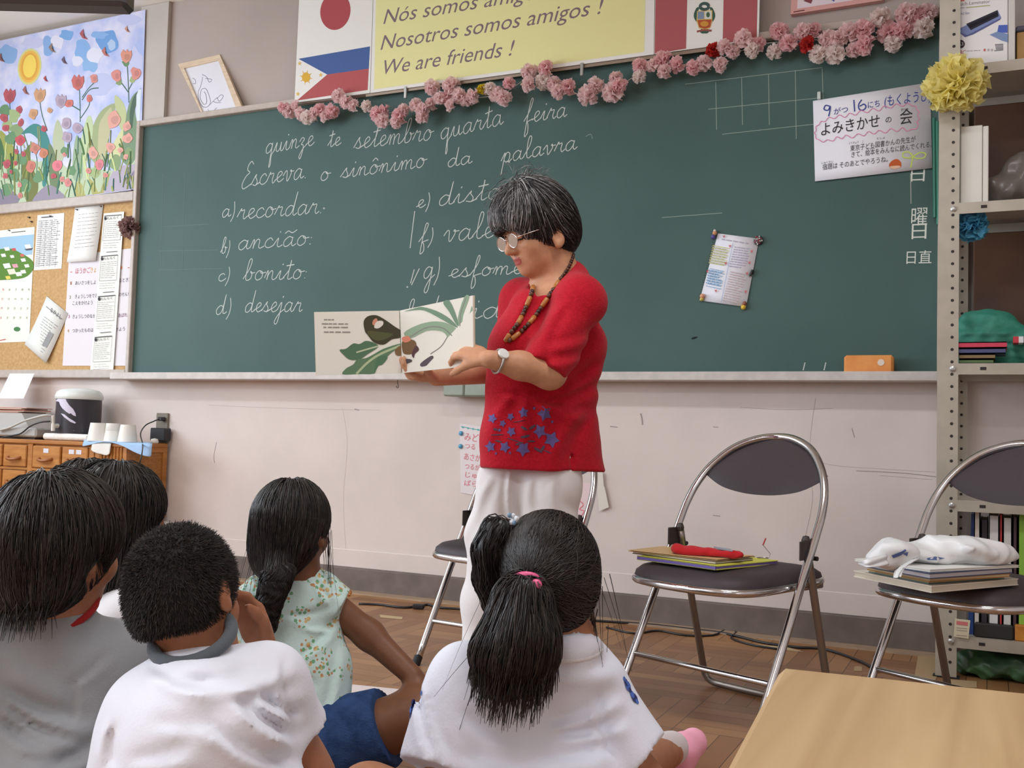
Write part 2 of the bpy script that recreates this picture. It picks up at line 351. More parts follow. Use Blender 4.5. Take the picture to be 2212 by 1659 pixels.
GLY = {
 'a': (1.3, [[(.9, .85), (.55, 1), (.15, .6), (.2, .1), (.5, 0), (.85, .4), (.95, .95), (.9, .3), (1.05, .02), (1.35, .22)]]),
 'b': (1.2, [[(0, .15), (.5, 1.2), (.65, 2.1), (.45, 2.3), (.3, 1.8), (.28, .3), (.5, 0), (.85, .2), (.9, .75), (.72, .95), (.85, .75), (1.2, .85)]]),
 'c': (1.0, [[(.85, .75), (.6, 1), (.2, .75), (.12, .3), (.4, 0), (.75, .08), (1.05, .3)]]),
 'd': (1.35, [[(.9, .85), (.55, 1), (.15, .6), (.2, .1), (.5, 0), (.85, .5), (1.05, 2.3), (.93, .4), (1.08, .02), (1.4, .22)]]),
 'e': (1.0, [[(-.05, .2), (.4, .42), (.75, .75), (.6, 1), (.3, .85), (.2, .35), (.45, 0), (.8, .1), (1.05, .3)]]),
 'f': (1.0, [[(-.05, .15), (.5, 1.2), (.7, 2.2), (.5, 2.4), (.4, 1.6), (.3, -1.0), (.42, -1.4), (.65, -1.0), (.55, -.2), (.4, .05), (1.05, .3)]]),
 'g': (1.3, [[(.9, .85), (.55, 1), (.15, .6), (.2, .1), (.5, 0), (.85, .4), (.95, .95), (.85, -.9), (.6, -1.3), (.4, -1.0), (.8, -.2), (1.35, .25)]]),
 'i': (.8, [[(-.05, .2), (.35, .95), (.33, .25), (.5, 0), (.85, .22)], [(.42, 1.5), (.46, 1.65)]]),
 'j': (.8, [[(-.05, .2), (.4, .95), (.3, -.9), (.1, -1.3), (-.1, -1.0), (.3, -.2), (.85, .25)], [(.42, 1.5), (.46, 1.65)]]),
 'l': (.85, [[(-.05, .2), (.5, 1.2), (.65, 2.1), (.45, 2.3), (.32, 1.7), (.33, .3), (.55, 0), (.9, .22)]]),
 'm': (1.75, [[(0, .2), (.2, .9), (.32, .85), (.3, 0), (.35, .5), (.58, .95), (.78, .85), (.76, 0), (.82, .5), (1.08, .95), (1.3, .85), (1.28, .2), (1.45, 0), (1.8, .22)]]),
 'n': (1.3, [[(0, .2), (.2, .9), (.32, .85), (.3, 0), (.35, .5), (.6, .95), (.82, .85), (.82, .2), (1.0, 0), (1.35, .22)]]),
 'o': (1.15, [[(.8, .85), (.45, 1), (.15, .6), (.2, .15), (.5, 0), (.85, .3), (.8, .85), (.6, .92), (.75, .72), (1.2, .8)]]),
 'p': (1.2, [[(0, .2), (.35, .98), (.32, .5), (.2, -1.3)], [(.3, .4), (.58, .98), (.9, .8), (.88, .2), (.6, 0), (.38, .2)], [(.6, 0), (.9, .02), (1.25, .25)]]),
 'q': (1.3, [[(.9, .85), (.55, 1), (.15, .6), (.2, .1), (.5, 0), (.85, .4), (.95, .95), (.82, -1.4), (1.0, -1.2), (.98, -.3), (1.35, .22)]]),
 'r': (1.05, [[(-.05, .2), (.32, 1.05), (.36, .85), (.72, .9), (.66, .3), (.8, 0), (1.1, .22)]]),
 's': (1.0, [[(-.05, .1), (.5, 1.05), (.5, .8), (.75, .35), (.6, .02), (.2, .12)], [(.6, .02), (1.05, .22)]]),
 't': (.85, [[(-.05, .2), (.42, 1.0), (.48, 2.0), (.4, .3), (.55, 0), (.9, .22)], [(.05, 1.4), (.85, 1.52)]]),
 'u': (1.25, [[(-.05, .2), (.25, .95), (.25, .25), (.45, 0), (.75, .25), (.85, .95), (.85, .25), (1.0, 0), (1.3, .22)]]),
 'v': (1.2, [[(-.05, .5), (.22, .95), (.38, .85), (.45, .1), (.6, 0), (.9, .6), (.86, .98), (.8, .85), (1.25, .85)]]),
 'z': (1.0, [[(0, .6), (.3, .98), (.6, .8), (.3, .3), (.55, .2), (.6, -.4), (.4, -1.2), (.2, -.9), (.6, -.2), (1.05, .22)]]),
 'E': (1.2, [[(1.15, 2.1), (.85, 2.4), (.5, 2.1), (.48, 1.6), (.8, 1.35), (.35, 1.0), (.02, .3), (.2, -.15), (.6, -.05), (1.25, .25)]]),
 ')': (.6, [[(.25, 1.8), (.42, .9), (.35, 0), (.08, -.7)]]), '.': (.5, [[(.2, .02), (.26, .06)]]), ':': (.5, [[(.2, .05), (.26, .1)], [(.2, .7), (.26, .75)]]),
 ' ': (.6, []), '^': (0, [[(-.9, 1.4), (-.6, 1.7), (-.3, 1.4)]]), '~': (0, [[(-1.2, 1.35), (-.9, 1.6), (-.5, 1.4), (-.1, 1.65)]])}
def chalk(a, txt, p, q, xh, slant=0.18, wd=0.0040):
    """single-stroke handwriting from picture point p to q along its baseline, x-height xh pixels"""
    A, B, T = a.hit(np.array([p, q, (p[0], p[1] - xh)])); e = B - A; L = np.linalg.norm(e); e /= L; up = np.cross(a.n, e); h = np.linalg.norm(T - A)
    tot = sum(GLY[c][0] for c in txt); sx = L / tot; x = 0.0
    for c in txt:
        adv, st = GLY[c]
        for S in st:
            S = np.array(S); S = S + RNG.normal(0, .012, S.shape)
            P = A + np.outer((x + S[:, 0]) * sx + S[:, 1] * h * slant, e) + np.outer(S[:, 1] * h, up)
            a.line(P, wd if len(S) > 2 else wd * 1.2, CHALK, 5, world=True)
        x += adv
for txt_list in [
    [('quinze', (572, 332), (678, 313), 20), ('te', (708, 318), (736, 313), 17), ('setembro', (764, 322), (934, 302), 22), ('quarta', (950, 302), (1087, 268), 22), ('feira', (1132, 266), (1224, 252), 21)],
    [('Escreva.', (522, 405), (664, 384), 22), ('o', (690, 391), (712, 388), 18), ('sino^nimo', (736, 385), (920, 360), 19), ('da', (965, 362), (1020, 352), 17), ('palavra', (1082, 352), (1246, 322), 20)],
    [('a)', (478, 470), (508, 466), 17), ('recordar.', (512, 474), (698, 460), 21)],
    [('b)', (476, 548), (496, 546), 15), ('ancia~o:', (512, 540), (676, 528), 20)],
    [('c)', (470, 608), (497, 605), 16), ('bonito:', (524, 606), (664, 602), 20)],
    [('d)', (464, 680), (500, 676), 18), ('desejar', (527, 674), (652, 673), 20)],
    [('e)', (900, 450), (930, 444), 16), ('distante', (945, 445), (1175, 415), 21)],
    [('f)', (905, 525), (936, 522), 17), ('valente', (958, 522), (1150, 505), 24)],
    [('g)', (912, 602), (950, 598), 24), ('esfomeado', (970, 600), (1220, 585), 18)],
    [('b', (876, 690), (905, 686), 18), ('decid', (905, 690), (1085, 686), 22)]]:
    a = Art((0, YW, 0), (0, -1, 0)); [chalk(a, *t) for t in txt_list]
    if txt_list[0][0] == 'f)': a.line([(896, 456), (886, 536)], .0045, CHALK)
    if txt_list[0][0] == 'g)': a.line([(895, 582), (887, 612)], .0045, CHALK); a.line([(906, 580), (889, 616)], .0045, CHALK)
    a.out('chalk_writing', cb)
a = Art((0, YW, 0), (0, -1, 0), lift=0.0003)     # the board's own faint ruled grid
for x, y0, y1 in [(1546, 178, 280), (1602, 168, 270), (1660, 160, 270), (1718, 152, 300), (1776, 148, 215)]: a.line([(x, y0), (x + 2, y1)], .0022, (150, 168, 158))
for P in [[(1480, 182), (1776, 146)], [(1530, 236), (1766, 212)], [(1560, 290), (1762, 268)], [(1430, 470), (1560, 460)]]: a.line(P, .0022, (150, 168, 158))
for P in [[(352, 375), (347, 600)], [(344, 542), (470, 540)], [(342, 583), (480, 580)], [(400, 370), (394, 590)], [(352, 490), (450, 484)]]: a.line(P, .0015, (112, 136, 128))
for x in (1735, 1780): a.line([(x + 4, 783), (x, 800)], .004, CHALK)
a.line([(1265, 295), (1276, 290), (1280, 300)], .003, (130, 150, 142)); a.line([(1967, 375), (1968, 440)], .003, (170, 180, 172))
for x, y in [(760, 700), (1100, 350), (1000, 690), (1180, 460), (700, 450), (880, 620)]: a.disc((x, y), 2, 2, (170, 178, 172))
a.disc((1500, 730), 7, 2.2, (30, 40, 40), -.3)
a.out('ruled_grid', cb)
a = Art((0, YW, 0), (0, -1, 0))
a.text('日', (1967, 390), (1997, 389), 26, (222, 226, 218)); a.text('曜', (1968, 484), (2003, 483), 30, (222, 226, 218)); a.text('日', (1969, 514), (2001, 513), 27, (222, 226, 218))
a.text('日直', (1958, 568), (2012, 567), 22, (222, 226, 218)); a.out('painted_characters', cb)
# ================================================================== pictures, papers and decorations on the front wall
# ---- painted garden poster
K = 3.607
mural = thing('garden_poster', wy(60, 450, -0.03), 'large painted poster of a garden with red tulips, butterflies and a yellow sun', 'poster')
_q = [wy(x, y, -0.03) for x, y in ((-190, 128), (314, 21), (302, 408), (-190, 474))]
w = MB(); w.add(_q + [p + np.array([0, 0.0015, 0]) for p in _q], [(3, 2, 1, 0), (4, 5, 6, 7), (0, 1, 5, 4), (1, 2, 6, 5), (2, 3, 7, 6), (3, 0, 4, 7)])
w.out('paper', mat('painted_sky_paper', (226, 226, 246), 0.75, spec=0.2, noise=(7, (176, 192, 238), 6)), mural)
a = Art((0, -0.03, 0), (0, -1, 0), step=.000008); _m = wy(314, 21, -.03)[0] - .002; _z = [wy(x, y, -.03) for x, y in ((300, 407), (-180, 472))]; _k = (_z[0][2] - _z[1][2]) / (_z[0][0] - _z[1][0]); a.tint = .2; a.clip = (_m, _z[0][2] - _k * _z[0][0], _k); Z = lambda P: [(x / K, y / K) for x, y in P]
R2 = np.random.default_rng(3)
def blotch(cx, cy, rx, ry, rgb, n=11, j=.22):
    t = np.linspace(0, 2 * math.pi, n, endpoint=False); k = 1 + R2.uniform(-j, j, n)
    a.poly(np.stack([cx + rx * k * np.cos(t), cy + ry * k * np.sin(t)], 1) / K, rgb, 4)
for cx, cy, rx, ry, c in [(60, 420, 90, 70, (122, 170, 226)), (380, 350, 45, 80, (120, 168, 226)), (520, 270, 55, 40, (104, 162, 224)), (640, 390, 55, 80, (120, 172, 230)), (700, 500, 60, 60, (128, 178, 230)), (840, 330, 90, 85, (92, 152, 220)), (780, 270, 60, 30, (120, 172, 230)),
                          (450, 330, 50, 50, (226, 228, 246)), (740, 430, 60, 60, (226, 230, 248)), (870, 350, 35, 40, (170, 200, 236)), (600, 480, 40, 40, (222, 226, 246)), (1000, 150, 90, 40, (190, 200, 240)), (770, 660, 130, 90, (186, 198, 238)), (1060, 500, 60, 120, (196, 204, 242)), (250, 330, 80, 40, (196, 202, 240)),
                          (-250, 500, 160, 90, (122, 170, 226)), (-480, 560, 120, 70, (140, 184, 230))]: blotch(cx, cy, rx, ry, c)
a.poly(Z([(-680, 1720), (-680, 1400), (-300, 1330), (0, 1250), (120, 1190), (300, 1260), (420, 1230), (560, 1330), (700, 1300), (860, 1330), (1000, 1280), (1085, 1240), (1085, 1470), (600, 1530), (0, 1612)]), (178, 200, 160), 3)
a.disc((64, 144), 25.5, 39.5, (214, 214, 120), .12); a.disc((64, 144), 22, 35, (240, 180, 58), .12); a.disc((64, 144), 18, 30, (228, 158, 44), .12); a.disc((64, 143), 14, 25, (250, 216, 74), .12)
for P, c in [([(165, 1045), (260, 965), (340, 1000), (390, 1120), (380, 1250), (365, 1430), (330, 1440), (335, 1250), (310, 1110), (240, 1040)], (44, 122, 116)), ([(0, 1020), (60, 1070), (110, 1150), (140, 1220), (110, 1310), (60, 1310), (20, 1180)], (142, 152, 60)), ([(-10, 1080), (20, 1120), (40, 1230), (20, 1300), (-10, 1310)], (50, 96, 50)),
             ([(700, 1200), (715, 1020), (770, 890), (840, 825), (905, 810), (880, 900), (850, 1060), (840, 1180), (790, 1310), (720, 1250)], (150, 166, 112)), ([(770, 1000), (810, 900), (870, 840), (860, 1000), (830, 1180), (770, 1270)], (186, 186, 138)), ([(1110, 690), (1040, 740), (1000, 830), (960, 1020), (930, 1200), (1000, 1290), (1070, 1200), (1075, 1000), (1055, 880), (1060, 760)], (104, 136, 100)),
             ([(1105, 690), (1040, 760), (1010, 900), (1030, 1000), (1050, 860)], (56, 84, 66)), ([(450, 930), (500, 1080), (490, 1250), (430, 1220), (410, 1080)], (176, 188, 148)), ([(690, 900), (725, 970), (705, 1150), (650, 1340), (610, 1290), (640, 1050)], (184, 208, 152)), ([(600, 1050), (640, 1200), (640, 1390), (570, 1390), (570, 1200)], (140, 168, 132)),
             ([(895, 745), (960, 800), (985, 900), (950, 1020), (910, 900)], (184, 196, 136)), ([(170, 1300), (200, 1170), (240, 1130), (240, 1260), (300, 1430), (270, 1560), (210, 1580), (180, 1420)], (96, 104, 44)), ([(380, 1120), (430, 1200), (470, 1440), (400, 1470), (380, 1300)], (92, 116, 74)), ([(850, 1200), (960, 1000), (930, 1250), (880, 1300)], (206, 212, 150)),
             ([(600, 1420), (640, 1440), (670, 1530), (720, 1530), (690, 1400), (730, 1420), (770, 1500), (810, 1430), (800, 1520), (590, 1540)], (166, 164, 84)), ([(0, 1480), (100, 1490), (150, 1550), (120, 1590), (0, 1610)], (120, 112, 128)), ([(280, 1520), (380, 1440), (480, 1500), (500, 1550), (270, 1585)], (136, 128, 144)), ([(830, 1450), (900, 1310), (1000, 1285), (1085, 1300), (1085, 1470), (830, 1505)], (172, 164, 182)),
             ([(1015, 1370), (1060, 1318), (1092, 1335), (1088, 1440), (1030, 1425)], (122, 112, 132)), ([(1064, 742), (1148, 728), (1158, 960), (1110, 1100), (1085, 1200)], (216, 232, 240)), ([(-300, 1650), (-280, 1100), (-180, 1000), (-120, 1200), (-140, 1630)], (70, 120, 80)), ([(-560, 1700), (-500, 1200), (-420, 1150), (-400, 1670)], (120, 150, 84))]: a.poly(Z(P), c, 4)
for P in [[(75, 800), (90, 960), (110, 1100), (90, 1400), (70, 1520)], [(310, 790), (330, 900), (370, 1020)], [(620, 700), (625, 850), (625, 950)], [(625, 860), (560, 820), (545, 800)], [(630, 920), (690, 830), (700, 780)], [(640, 760), (690, 690), (740, 640)], [(640, 780), (700, 700), (770, 685)], [(990, 480), (1000, 640), (1005, 800)], [(1002, 720), (950, 650), (920, 610)], [(1003, 700), (1030, 650), (1060, 600)],
          [(160, 1100), (170, 1300), (150, 1560)], [(270, 1160), (290, 1260), (280, 1400)], [(540, 1100), (550, 1250), (520, 1420)], [(350, 1200), (320, 1330)], [(240, 1300), (260, 1400)], [(690, 1200), (700, 1330), (740, 1420)], [(-50, 900), (-40, 1300), (-60, 1600)], [(40, 940), (80, 1060)]]: a.line(Z(P), .0055, (66, 104, 80))
for x, y, s in [(40, 860, 40), (60, 980, 38), (110, 900, 45), (130, 1020, 50), (90, 1080, 45), (170, 1240, 40), (110, 1360, 50), (200, 1450, 45), (60, 1470, 45), (300, 1380, 40), (980, 490, 26), (930, 640, 24), (1035, 620, 24), (500, 1180, 30), (740, 1350, 40), (900, 1270, 50), (560, 1330, 36), (1000, 1200, 40), (-120, 1350, 90), (-350, 1400, 90)]: blotch(x, y, s, s * 1.1, ((84, 132, 84), (120, 150, 96), (150, 176, 112))[int(x + y) % 3])
for k in range(170):
    x, y = R2.uniform(-640, 1060), R2.uniform(1120, 1560); h = R2.uniform(60, 190); b = R2.uniform(-40, 40); g = R2.uniform(.7, 1.15); base = ((92, 130, 84), (150, 160, 92), (70, 116, 104), (186, 196, 140))[k % 4]
    a.line(Z([(x, y), (x + b * .4, y - h * .5), (x + b, y - h)]), R2.uniform(.004, .012), tuple(min(235, v * g) for v in base), 3)
RED, ORG, PNK, MAU, PCH = (178, 66, 74), (204, 148, 98), (216, 130, 118), (172, 152, 172), (224, 156, 138)
for x, y, s, c in [(75, 750, 52, RED), (310, 745, 50, ORG), (607, 645, 54, (196, 92, 84)), (735, 610, 30, PNK), (910, 590, 36, PNK), (1060, 570, 40, PNK), (985, 440, 48, (218, 138, 110)), (475, 790, 48, MAU), (155, 855, 25, RED), (35, 920, 30, RED), (165, 955, 25, RED), (48, 1000, 25, RED), (160, 1095, 38, (196, 64, 74)), (260, 890, 34, ORG), (390, 860, 20, ORG), (540, 805, 28, (208, 104, 90)), (700, 770, 25, (208, 104, 90)),
                   (890, 930, 60, PCH), (995, 985, 33, PCH), (1000, 1080, 35, PCH), (862, 1150, 33, PCH), (725, 1195, 38, PCH), (775, 1285, 33, (216, 120, 124)), (940, 1175, 20, PCH), (985, 1225, 18, PCH), (275, 1155, 38, (196, 116, 96)), (345, 1195, 33, (198, 116, 80)), (245, 1295, 38, (200, 110, 90)), (450, 1290, 36, (226, 110, 122)), (530, 1420, 28, (214, 124, 120)), (485, 1395, 20, PNK), (55, 1280, 28, RED), (45, 1370, 22, (190, 84, 84)),
                   (125, 1275, 15, RED), (130, 1180, 18, RED), (185, 1200, 18, RED), (90, 1340, 14, RED), (155, 1440, 18, PNK), (160, 1525, 18, (200, 110, 100)), (420, 1370, 20, RED), (690, 1330, 20, PNK), (825, 1365, 18, PNK), (505, 1205, 16, PNK), (515, 965, 36, MAU), (610, 1000, 38, MAU), (525, 1070, 36, MAU), (345, 1005, 24, RED), (-110, 820, 55, RED), (-260, 980, 50, ORG), (-420, 900, 60, RED), (-90, 1150, 40, PNK)]:
    if s >= 45 and s < 60: a.poly(Z([(x + s * u, y + s * v) for u, v in ((-.9, -.35), (-.5, -1.15), (-.12, -.7), (.15, -1.2), (.4, -.75), (.85, -1.0), (.95, -.2), (.6, .7), (0, 1.15), (-.65, .65))]), c)
    else: blotch(x, y, s, s * 1.15, c, 9, .22)
    blotch(x + s * .15, y + s * .1, s * .5, s * .6, tuple(int(v * .88) for v in c), 8, .2)
for x, y, s, c in [(15, 455, 34, (120, 66, 70)), (410, 380, 36, (132, 108, 90)), (655, 275, 40, (164, 70, 78)), (825, 410, 38, (186, 100, 88)), (505, 475, 30, (90, 70, 90)), (995, 232, 26, (196, 136, 108)), (360, 618, 24, (176, 60, 70)), (205, 710, 34, (150, 82, 76))]:
    a.poly(Z([(x - s * .8, y - s * .3), (x - s * .1, y - s * 1.2), (x + s * .1, y), (x + s * .8, y + s * .9), (x - s * .2, y + s * .6)]), c); a.line(Z([(x, y - s * .2), (x + s * .3, y + s * .6)]), .004, (70, 44, 50))
a.out('painting', mural)

# ---- cork notice board and its papers
cork = thing('notice_board', (-0.55, -0.02, 0.95), 'cork notice board in a beige frame left of the chalkboard, covered in papers', 'notice board')
cz0, cz1 = wy(0, 800)[2], wy(0, 466)[2]
w = MB(); w.b2((-1.6, -0.016, cz0), (-0.03, -0.0005, cz1)); w.out('cork_panel', mat('cork', (204, 168, 120), 0.9, spec=0.1, noise=(70, (188, 152, 104), 6), bump=(150, .15)), cork)
w = MB(); w.b2((-1.64, -0.045, cz1), (-0.028, -0.0005, cz1 + 0.052), bev=.004); w.b2((-1.64, -0.045, cz0 - 0.045), (-0.028, -0.0005, cz0), bev=.004); w.b2((-1.64, -0.045, cz0), (-1.6, -0.0005, cz1), bev=.004); w.out('frame', m_beige, cork)
K2 = 3.95;
Q2 = lambda P: [(x / K2, 400 + y / K2) for x, y in P]
WHT = (232, 232, 228)
INK = (112, 112, 118)
def lines(a, x0, y0, x1, y1, n, dx, dy, rgb=INK, wd=.002, jit=.35):
    """n broken text-like rules between start (x0,y0) and end (x1,y1), stepping (dx,dy) in picture pixels"""
    for i in range(n):
        t = 0.0
        while t < 1 - RNG.uniform(0, jit):
            l = RNG.uniform(.08, .3); u = min(1, t + l)
            a.line([(x0 + (x1 - x0) * t + dx * i, y0 + (y1 - y0) * t + dy * i), (x0 + (x1 - x0) * u + dx * i, y0 + (y1 - y0) * u + dy * i)], wd, rgb); t = u + RNG.uniform(.02, .06)
yc = -0.018
cal = sheet('wall_calendar', [(-40, 502), (75, 490), (63, 738), (-55, 742)], yc, (236, 238, 226), 'wall calendar with a harbour town picture, at the left edge of the cork board', 'calendar')
a = Art((0, yc, 0), (0, -1, 0), lift=.001)
a.poly(Q2([(-150, 460), (290, 420), (275, 590), (-150, 640)]), (160, 196, 220)); a.poly(Q2([(-150, 600), (60, 540), (180, 580), (280, 650), (270, 740), (160, 800), (-150, 790)]), (96, 136, 62), 4)
for x, y, s, c in [(60, 545, 26, WHT), (120, 550, 20, (200, 90, 90)), (30, 600, 24, WHT), (105, 610, 20, WHT), (190, 600, 20, (206, 110, 100)), (60, 690, 36, WHT), (130, 690, 28, (220, 160, 170)), (200, 640, 24, WHT), (100, 740, 40, (224, 222, 200)), (160, 760, 30, WHT), (70, 790, 24, (232, 206, 100)), (200, 740, 26, WHT), (240, 525, 30, WHT), (230, 690, 24, (226, 230, 214))]: a.poly(Q2([(x - s, y - s * .5), (x + s * .6, y - s * .7), (x + s, y + s * .4), (x - s * .5, y + s * .6)]), c)
a.poly(Q2([(210, 545), (285, 535), (270, 555), (225, 558)]), (90, 90, 100)); a.disc((37, 711), 7, 5, (76, 130, 84)); a.line(Q2([(0, 1325), (50, 1315)]), .004, (200, 60, 60))
for r_ in range(5):
    for c_ in range(5):
        n_ = r_ * 7 + c_ + 5
        if 0 < n_ < 31: x, y = 20 + c_ * 55 - r_ * 6, 900 + r_ * 80; a.text(str(n_), Q2([(x, y)])[0], Q2([(x + 14, y - 1)])[0], 4.5, (150, 160, 130) if c_ else (205, 110, 120))
a.line(Q2([(100, 405), (220, 392)]), .004, (90, 90, 90)); a.out('calendar_print', cal)
p = sheet('timetable_sheet', [(81, 465), (139, 460), (133, 580), (73, 584)], yc, WHT, 'white sheet with a dense printed timetable, right of the calendar on the cork board', 'paper')
a = Art((0, yc, 0), (0, -1, 0), lift=.001); lines(a, 83, 478, 132, 474, 24, -.28, 4.2, wd=.0022); a.line([(90, 470), (115, 468)], .005, (90, 90, 95))
for t in (.15, .35, .6, .85): a.line([(83 + 50 * t, 476), (77 + 50 * t, 578)], .0014, INK)
a.out('timetable_print', p)
big = sheet('rules_poster', [(149, 552), (297, 535), (283, 790), (135, 790)], yc, (226, 222, 226), 'white poster of numbered after-school rules in Japanese, low on the cork board', 'poster')
a = Art((0, yc, 0), (0, -1, 0), lift=.001)
def jt(t, x0, y0, x1, y1, h, rgb): a.text(t, Q2([(x0, y0)])[0], Q2([(x1, y1)])[0], h, rgb)
jt('ほうかご', 645, 755, 770, 745, 10, (206, 96, 104)); jt('きょ', 772, 745, 820, 740, 10, (226, 170, 80)); a.line(Q2([(600, 742), (618, 740)]), .004, (206, 120, 110)); a.line(Q2([(1090, 705), (1106, 703)]), .004, (206, 120, 110)); jt('★', 1022, 722, 1050, 718, 8, (226, 140, 90))
for t, x0, y0, x1, y1, c in [('1', 600, 850, 612, 849, (170, 130, 110)), ('あいさつをしよ', 642, 850, 818, 843, (110, 104, 120)), ('るとき〉', 1016, 828, 1110, 820, (110, 104, 120)), ('2', 592, 970, 606, 968, (150, 140, 110)), ('きょうしつをでる', 640, 965, 830, 957, (110, 104, 120)), ('のせんせい', 1015, 948, 1138, 940, (110, 104, 120)), ('こえをかけよう', 620, 1022, 790, 1016, (110, 104, 120)),
                           ('3', 582, 1135, 596, 1134, (190, 110, 120)), ('きょうしつのなか', 620, 1136, 815, 1130, (110, 104, 120)), ('あばれない', 1010, 1126, 1138, 1118, (130, 90, 120)), ('4', 576, 1256, 590, 1255, (196, 150, 90)), ('つかったものは', 618, 1256, 796, 1250, (110, 104, 120)), ('けよう', 986, 1246, 1066, 1240, (110, 104, 120))]: jt(t, x0, y0, x1, y1, 7, c)
a.out('rules_print', big)
p = sheet('letter_sheet', [(162, 449), (223, 442), (210, 564), (148, 567)], yc - .003, WHT, 'white letter sheet curling at its lower edge, pinned above the rules poster', 'paper', curl=.012)
a = Art((0, yc - .003, 0), (0, -1, 0), lift=.001); a.bend = sheet.bend; lines(a, 170, 464, 214, 459, 10, -.8, 8, wd=.0014); a.out('letter_print', p)
p = sheet('newsletter_strip', [(224, 461), (268, 457), (244, 809), (194, 808)], yc - .008, (236, 237, 230), 'long strip of four printed newsletter slips hanging over the rules poster', 'paper')
a = Art((0, yc - .008, 0), (0, -1, 0), lift=.001)
for x0, y0, wd_ in [(226, 466, 37), (219, 553, 36), (213, 640, 37), (206, 728, 37)]:
    a.line([(x0, y0 + 1), (x0 + wd_, y0 - 2)], .004, (60, 60, 64)); a.line([(x0 + wd_, y0 - 2), (x0 + wd_ - 3, y0 + 52)], .0016, INK); a.line([(x0, y0), (x0 - 4, y0 + 54)], .0016, INK); a.line([(x0 - 4, y0 + 54), (x0 + wd_ - 3, y0 + 52)], .0016, INK)
    a.text('れんらく', (x0 + 4, y0 + 9), (x0 + 30, y0 + 6), 5, (90, 90, 94)); a.disc((x0 + 2, y0 + 6), 2.2, 4, (60, 60, 64)); lines(a, x0 + 1, y0 + 14, x0 + wd_ - 3, y0 + 12, 9, -.3, 4.2, wd=.0014); lines(a, x0 - 3, y0 + 60, x0 + wd_ - 6, y0 + 58, 3, -.3, 5, wd=.0012); a.line([(x0 + 4, y0 + 79), (x0 + 28, y0 + 77)], .003, (80, 80, 84))
a.out('newsletter_print', p)
p = sheet('folded_newsletter', [(101, 640), (147, 677), (104, 785), (58, 744)], yc - .002, (224, 226, 220), 'tilted folded newsletter hanging below the timetable sheet', 'paper', curl=.015)
a = Art((0, yc - .002, 0), (0, -1, 0), lift=.001); a.bend = sheet.bend
a.text('なかよし', (108, 672), (132, 690), 8, (80, 80, 84)); lines(a, 96, 684, 126, 706, 12, -2.5, 5.2, wd=.0022); a.poly([(108, 716), (118, 722), (104, 752), (94, 745)], (150, 150, 150)); a.line([(100, 662), (136, 690)], .003, INK); a.out('newsletter_print', p)
def tack(x, y, Y, rgb, label, r=.005, name='thumb_tack', grp=None):
    c = wy(x, y, Y); w = MB(); w.lathe(c, [(r * .4, 0), (r, .0), (r, .002), (r * .6, .004), (r * .55, .009), (r * .8, .011), (0, .012)], 12, axis=(0, -1, 0)); return tag(w.out(name, mat('tack_%d_%d_%d' % rgb, rgb, .3), smooth=True, sharp=40), label, 'tack', grp)
for x, y, l in [(64, 470, 'dark thumb tack in the bare cork left of the timetable sheet, upper of the pair'), (69, 479, 'dark thumb tack in the bare cork left of the timetable sheet, lower of the pair')]: tack(x, y, yc, (44, 36, 32), l)
for x, y, Y, c, l in [(21, 498, yc - .001, (50, 46, 50), 'dark tack on the upper edge of the harbour calendar'), (167, 453, yc - .004, (40, 40, 60), 'dark tack at the upper left corner of the letter sheet'), (219, 446, yc - .004, (120, 100, 90), 'brown tack at the upper right corner of the letter sheet'), (110, 467, yc - .001, (60, 60, 60), 'small grey tack on the upper edge of the timetable sheet'), (287, 411, -.032, (90, 80, 80), 'grey tack at the lower right of the garden poster')]: tack(x, y, Y, c, l, .004)

# ---- tissue paper flowers
def tissue(seed, n=30, lo=-.25, wd=.62, depth=.9):
    """pompom of n crumpled petals fanned over a dome about +z, radius 1"""
    r = np.random.default_rng(seed); V = []; F = []; nu, nv = 4, 6
    for k in range(n):
        cz = 1 - (1 - lo) * (k + .5) / n; th = 2.39996 * k + r.uniform(-.3, .3); sn = math.sqrt(max(0, 1 - cz * cz)); d = np.array([sn * math.cos(th), sn * math.sin(th), cz * depth])
        a = r.normal(size=3); t = np.cross(d, a); t /= np.linalg.norm(t); nn = np.cross(t, d); nn /= np.linalg.norm(nn); R = r.uniform(.82, 1.04); ph = r.uniform(0, 6.28, 3); w_ = wd * r.uniform(.8, 1.2); cu = r.uniform(-.35, .35); b = len(V)
        for i in range(nu + 1):
            s = i / nu
            for j in range(nv + 1):
                u = 2 * j / nv - 1; e = R * (.15 + .85 * s * (1 - .16 * u * u) + .05 * s * math.sin(7 * u + ph[0]))
                V.append(d * e + t * (u * w_ * (.25 + .75 * math.sin(.5 * math.pi * min(1, s + .25))) * .62) + nn * (cu * s * s + .30 * u * u * s * (1 if k % 2 else -1) + .09 * s * math.sin(5 * u + ph[1]) + .035 * s * r.normal()))
        F += [(b + i * (nv + 1) + j, b + (i + 1) * (nv + 1) + j, b + (i + 1) * (nv + 1) + j + 1, b + i * (nv + 1) + j + 1) for i in range(nu) for j in range(nv)]
    return np.array(V), F
def tissue_mat(name, rgb):
    m = mat(name, rgb, .85, spec=.1, noise=(9, tuple(min(255, int(v * .93)) for v in rgb), 3)); nt = m.node_tree
    tr = nt.nodes.new('ShaderNodeBsdfTranslucent'); tr.inputs[0].default_value = (*lin(rgb), 1); mx = nt.nodes.new('ShaderNodeMixShader'); mx.inputs[0].default_value = .5
    b = nt.nodes['Principled BSDF']; nt.links.new(b.outputs[0], mx.inputs[1]); nt.links.new(tr.outputs[0], mx.inputs[2]); nt.links.new(mx.outputs[0], nt.nodes['Material Output'].inputs[0]); return m
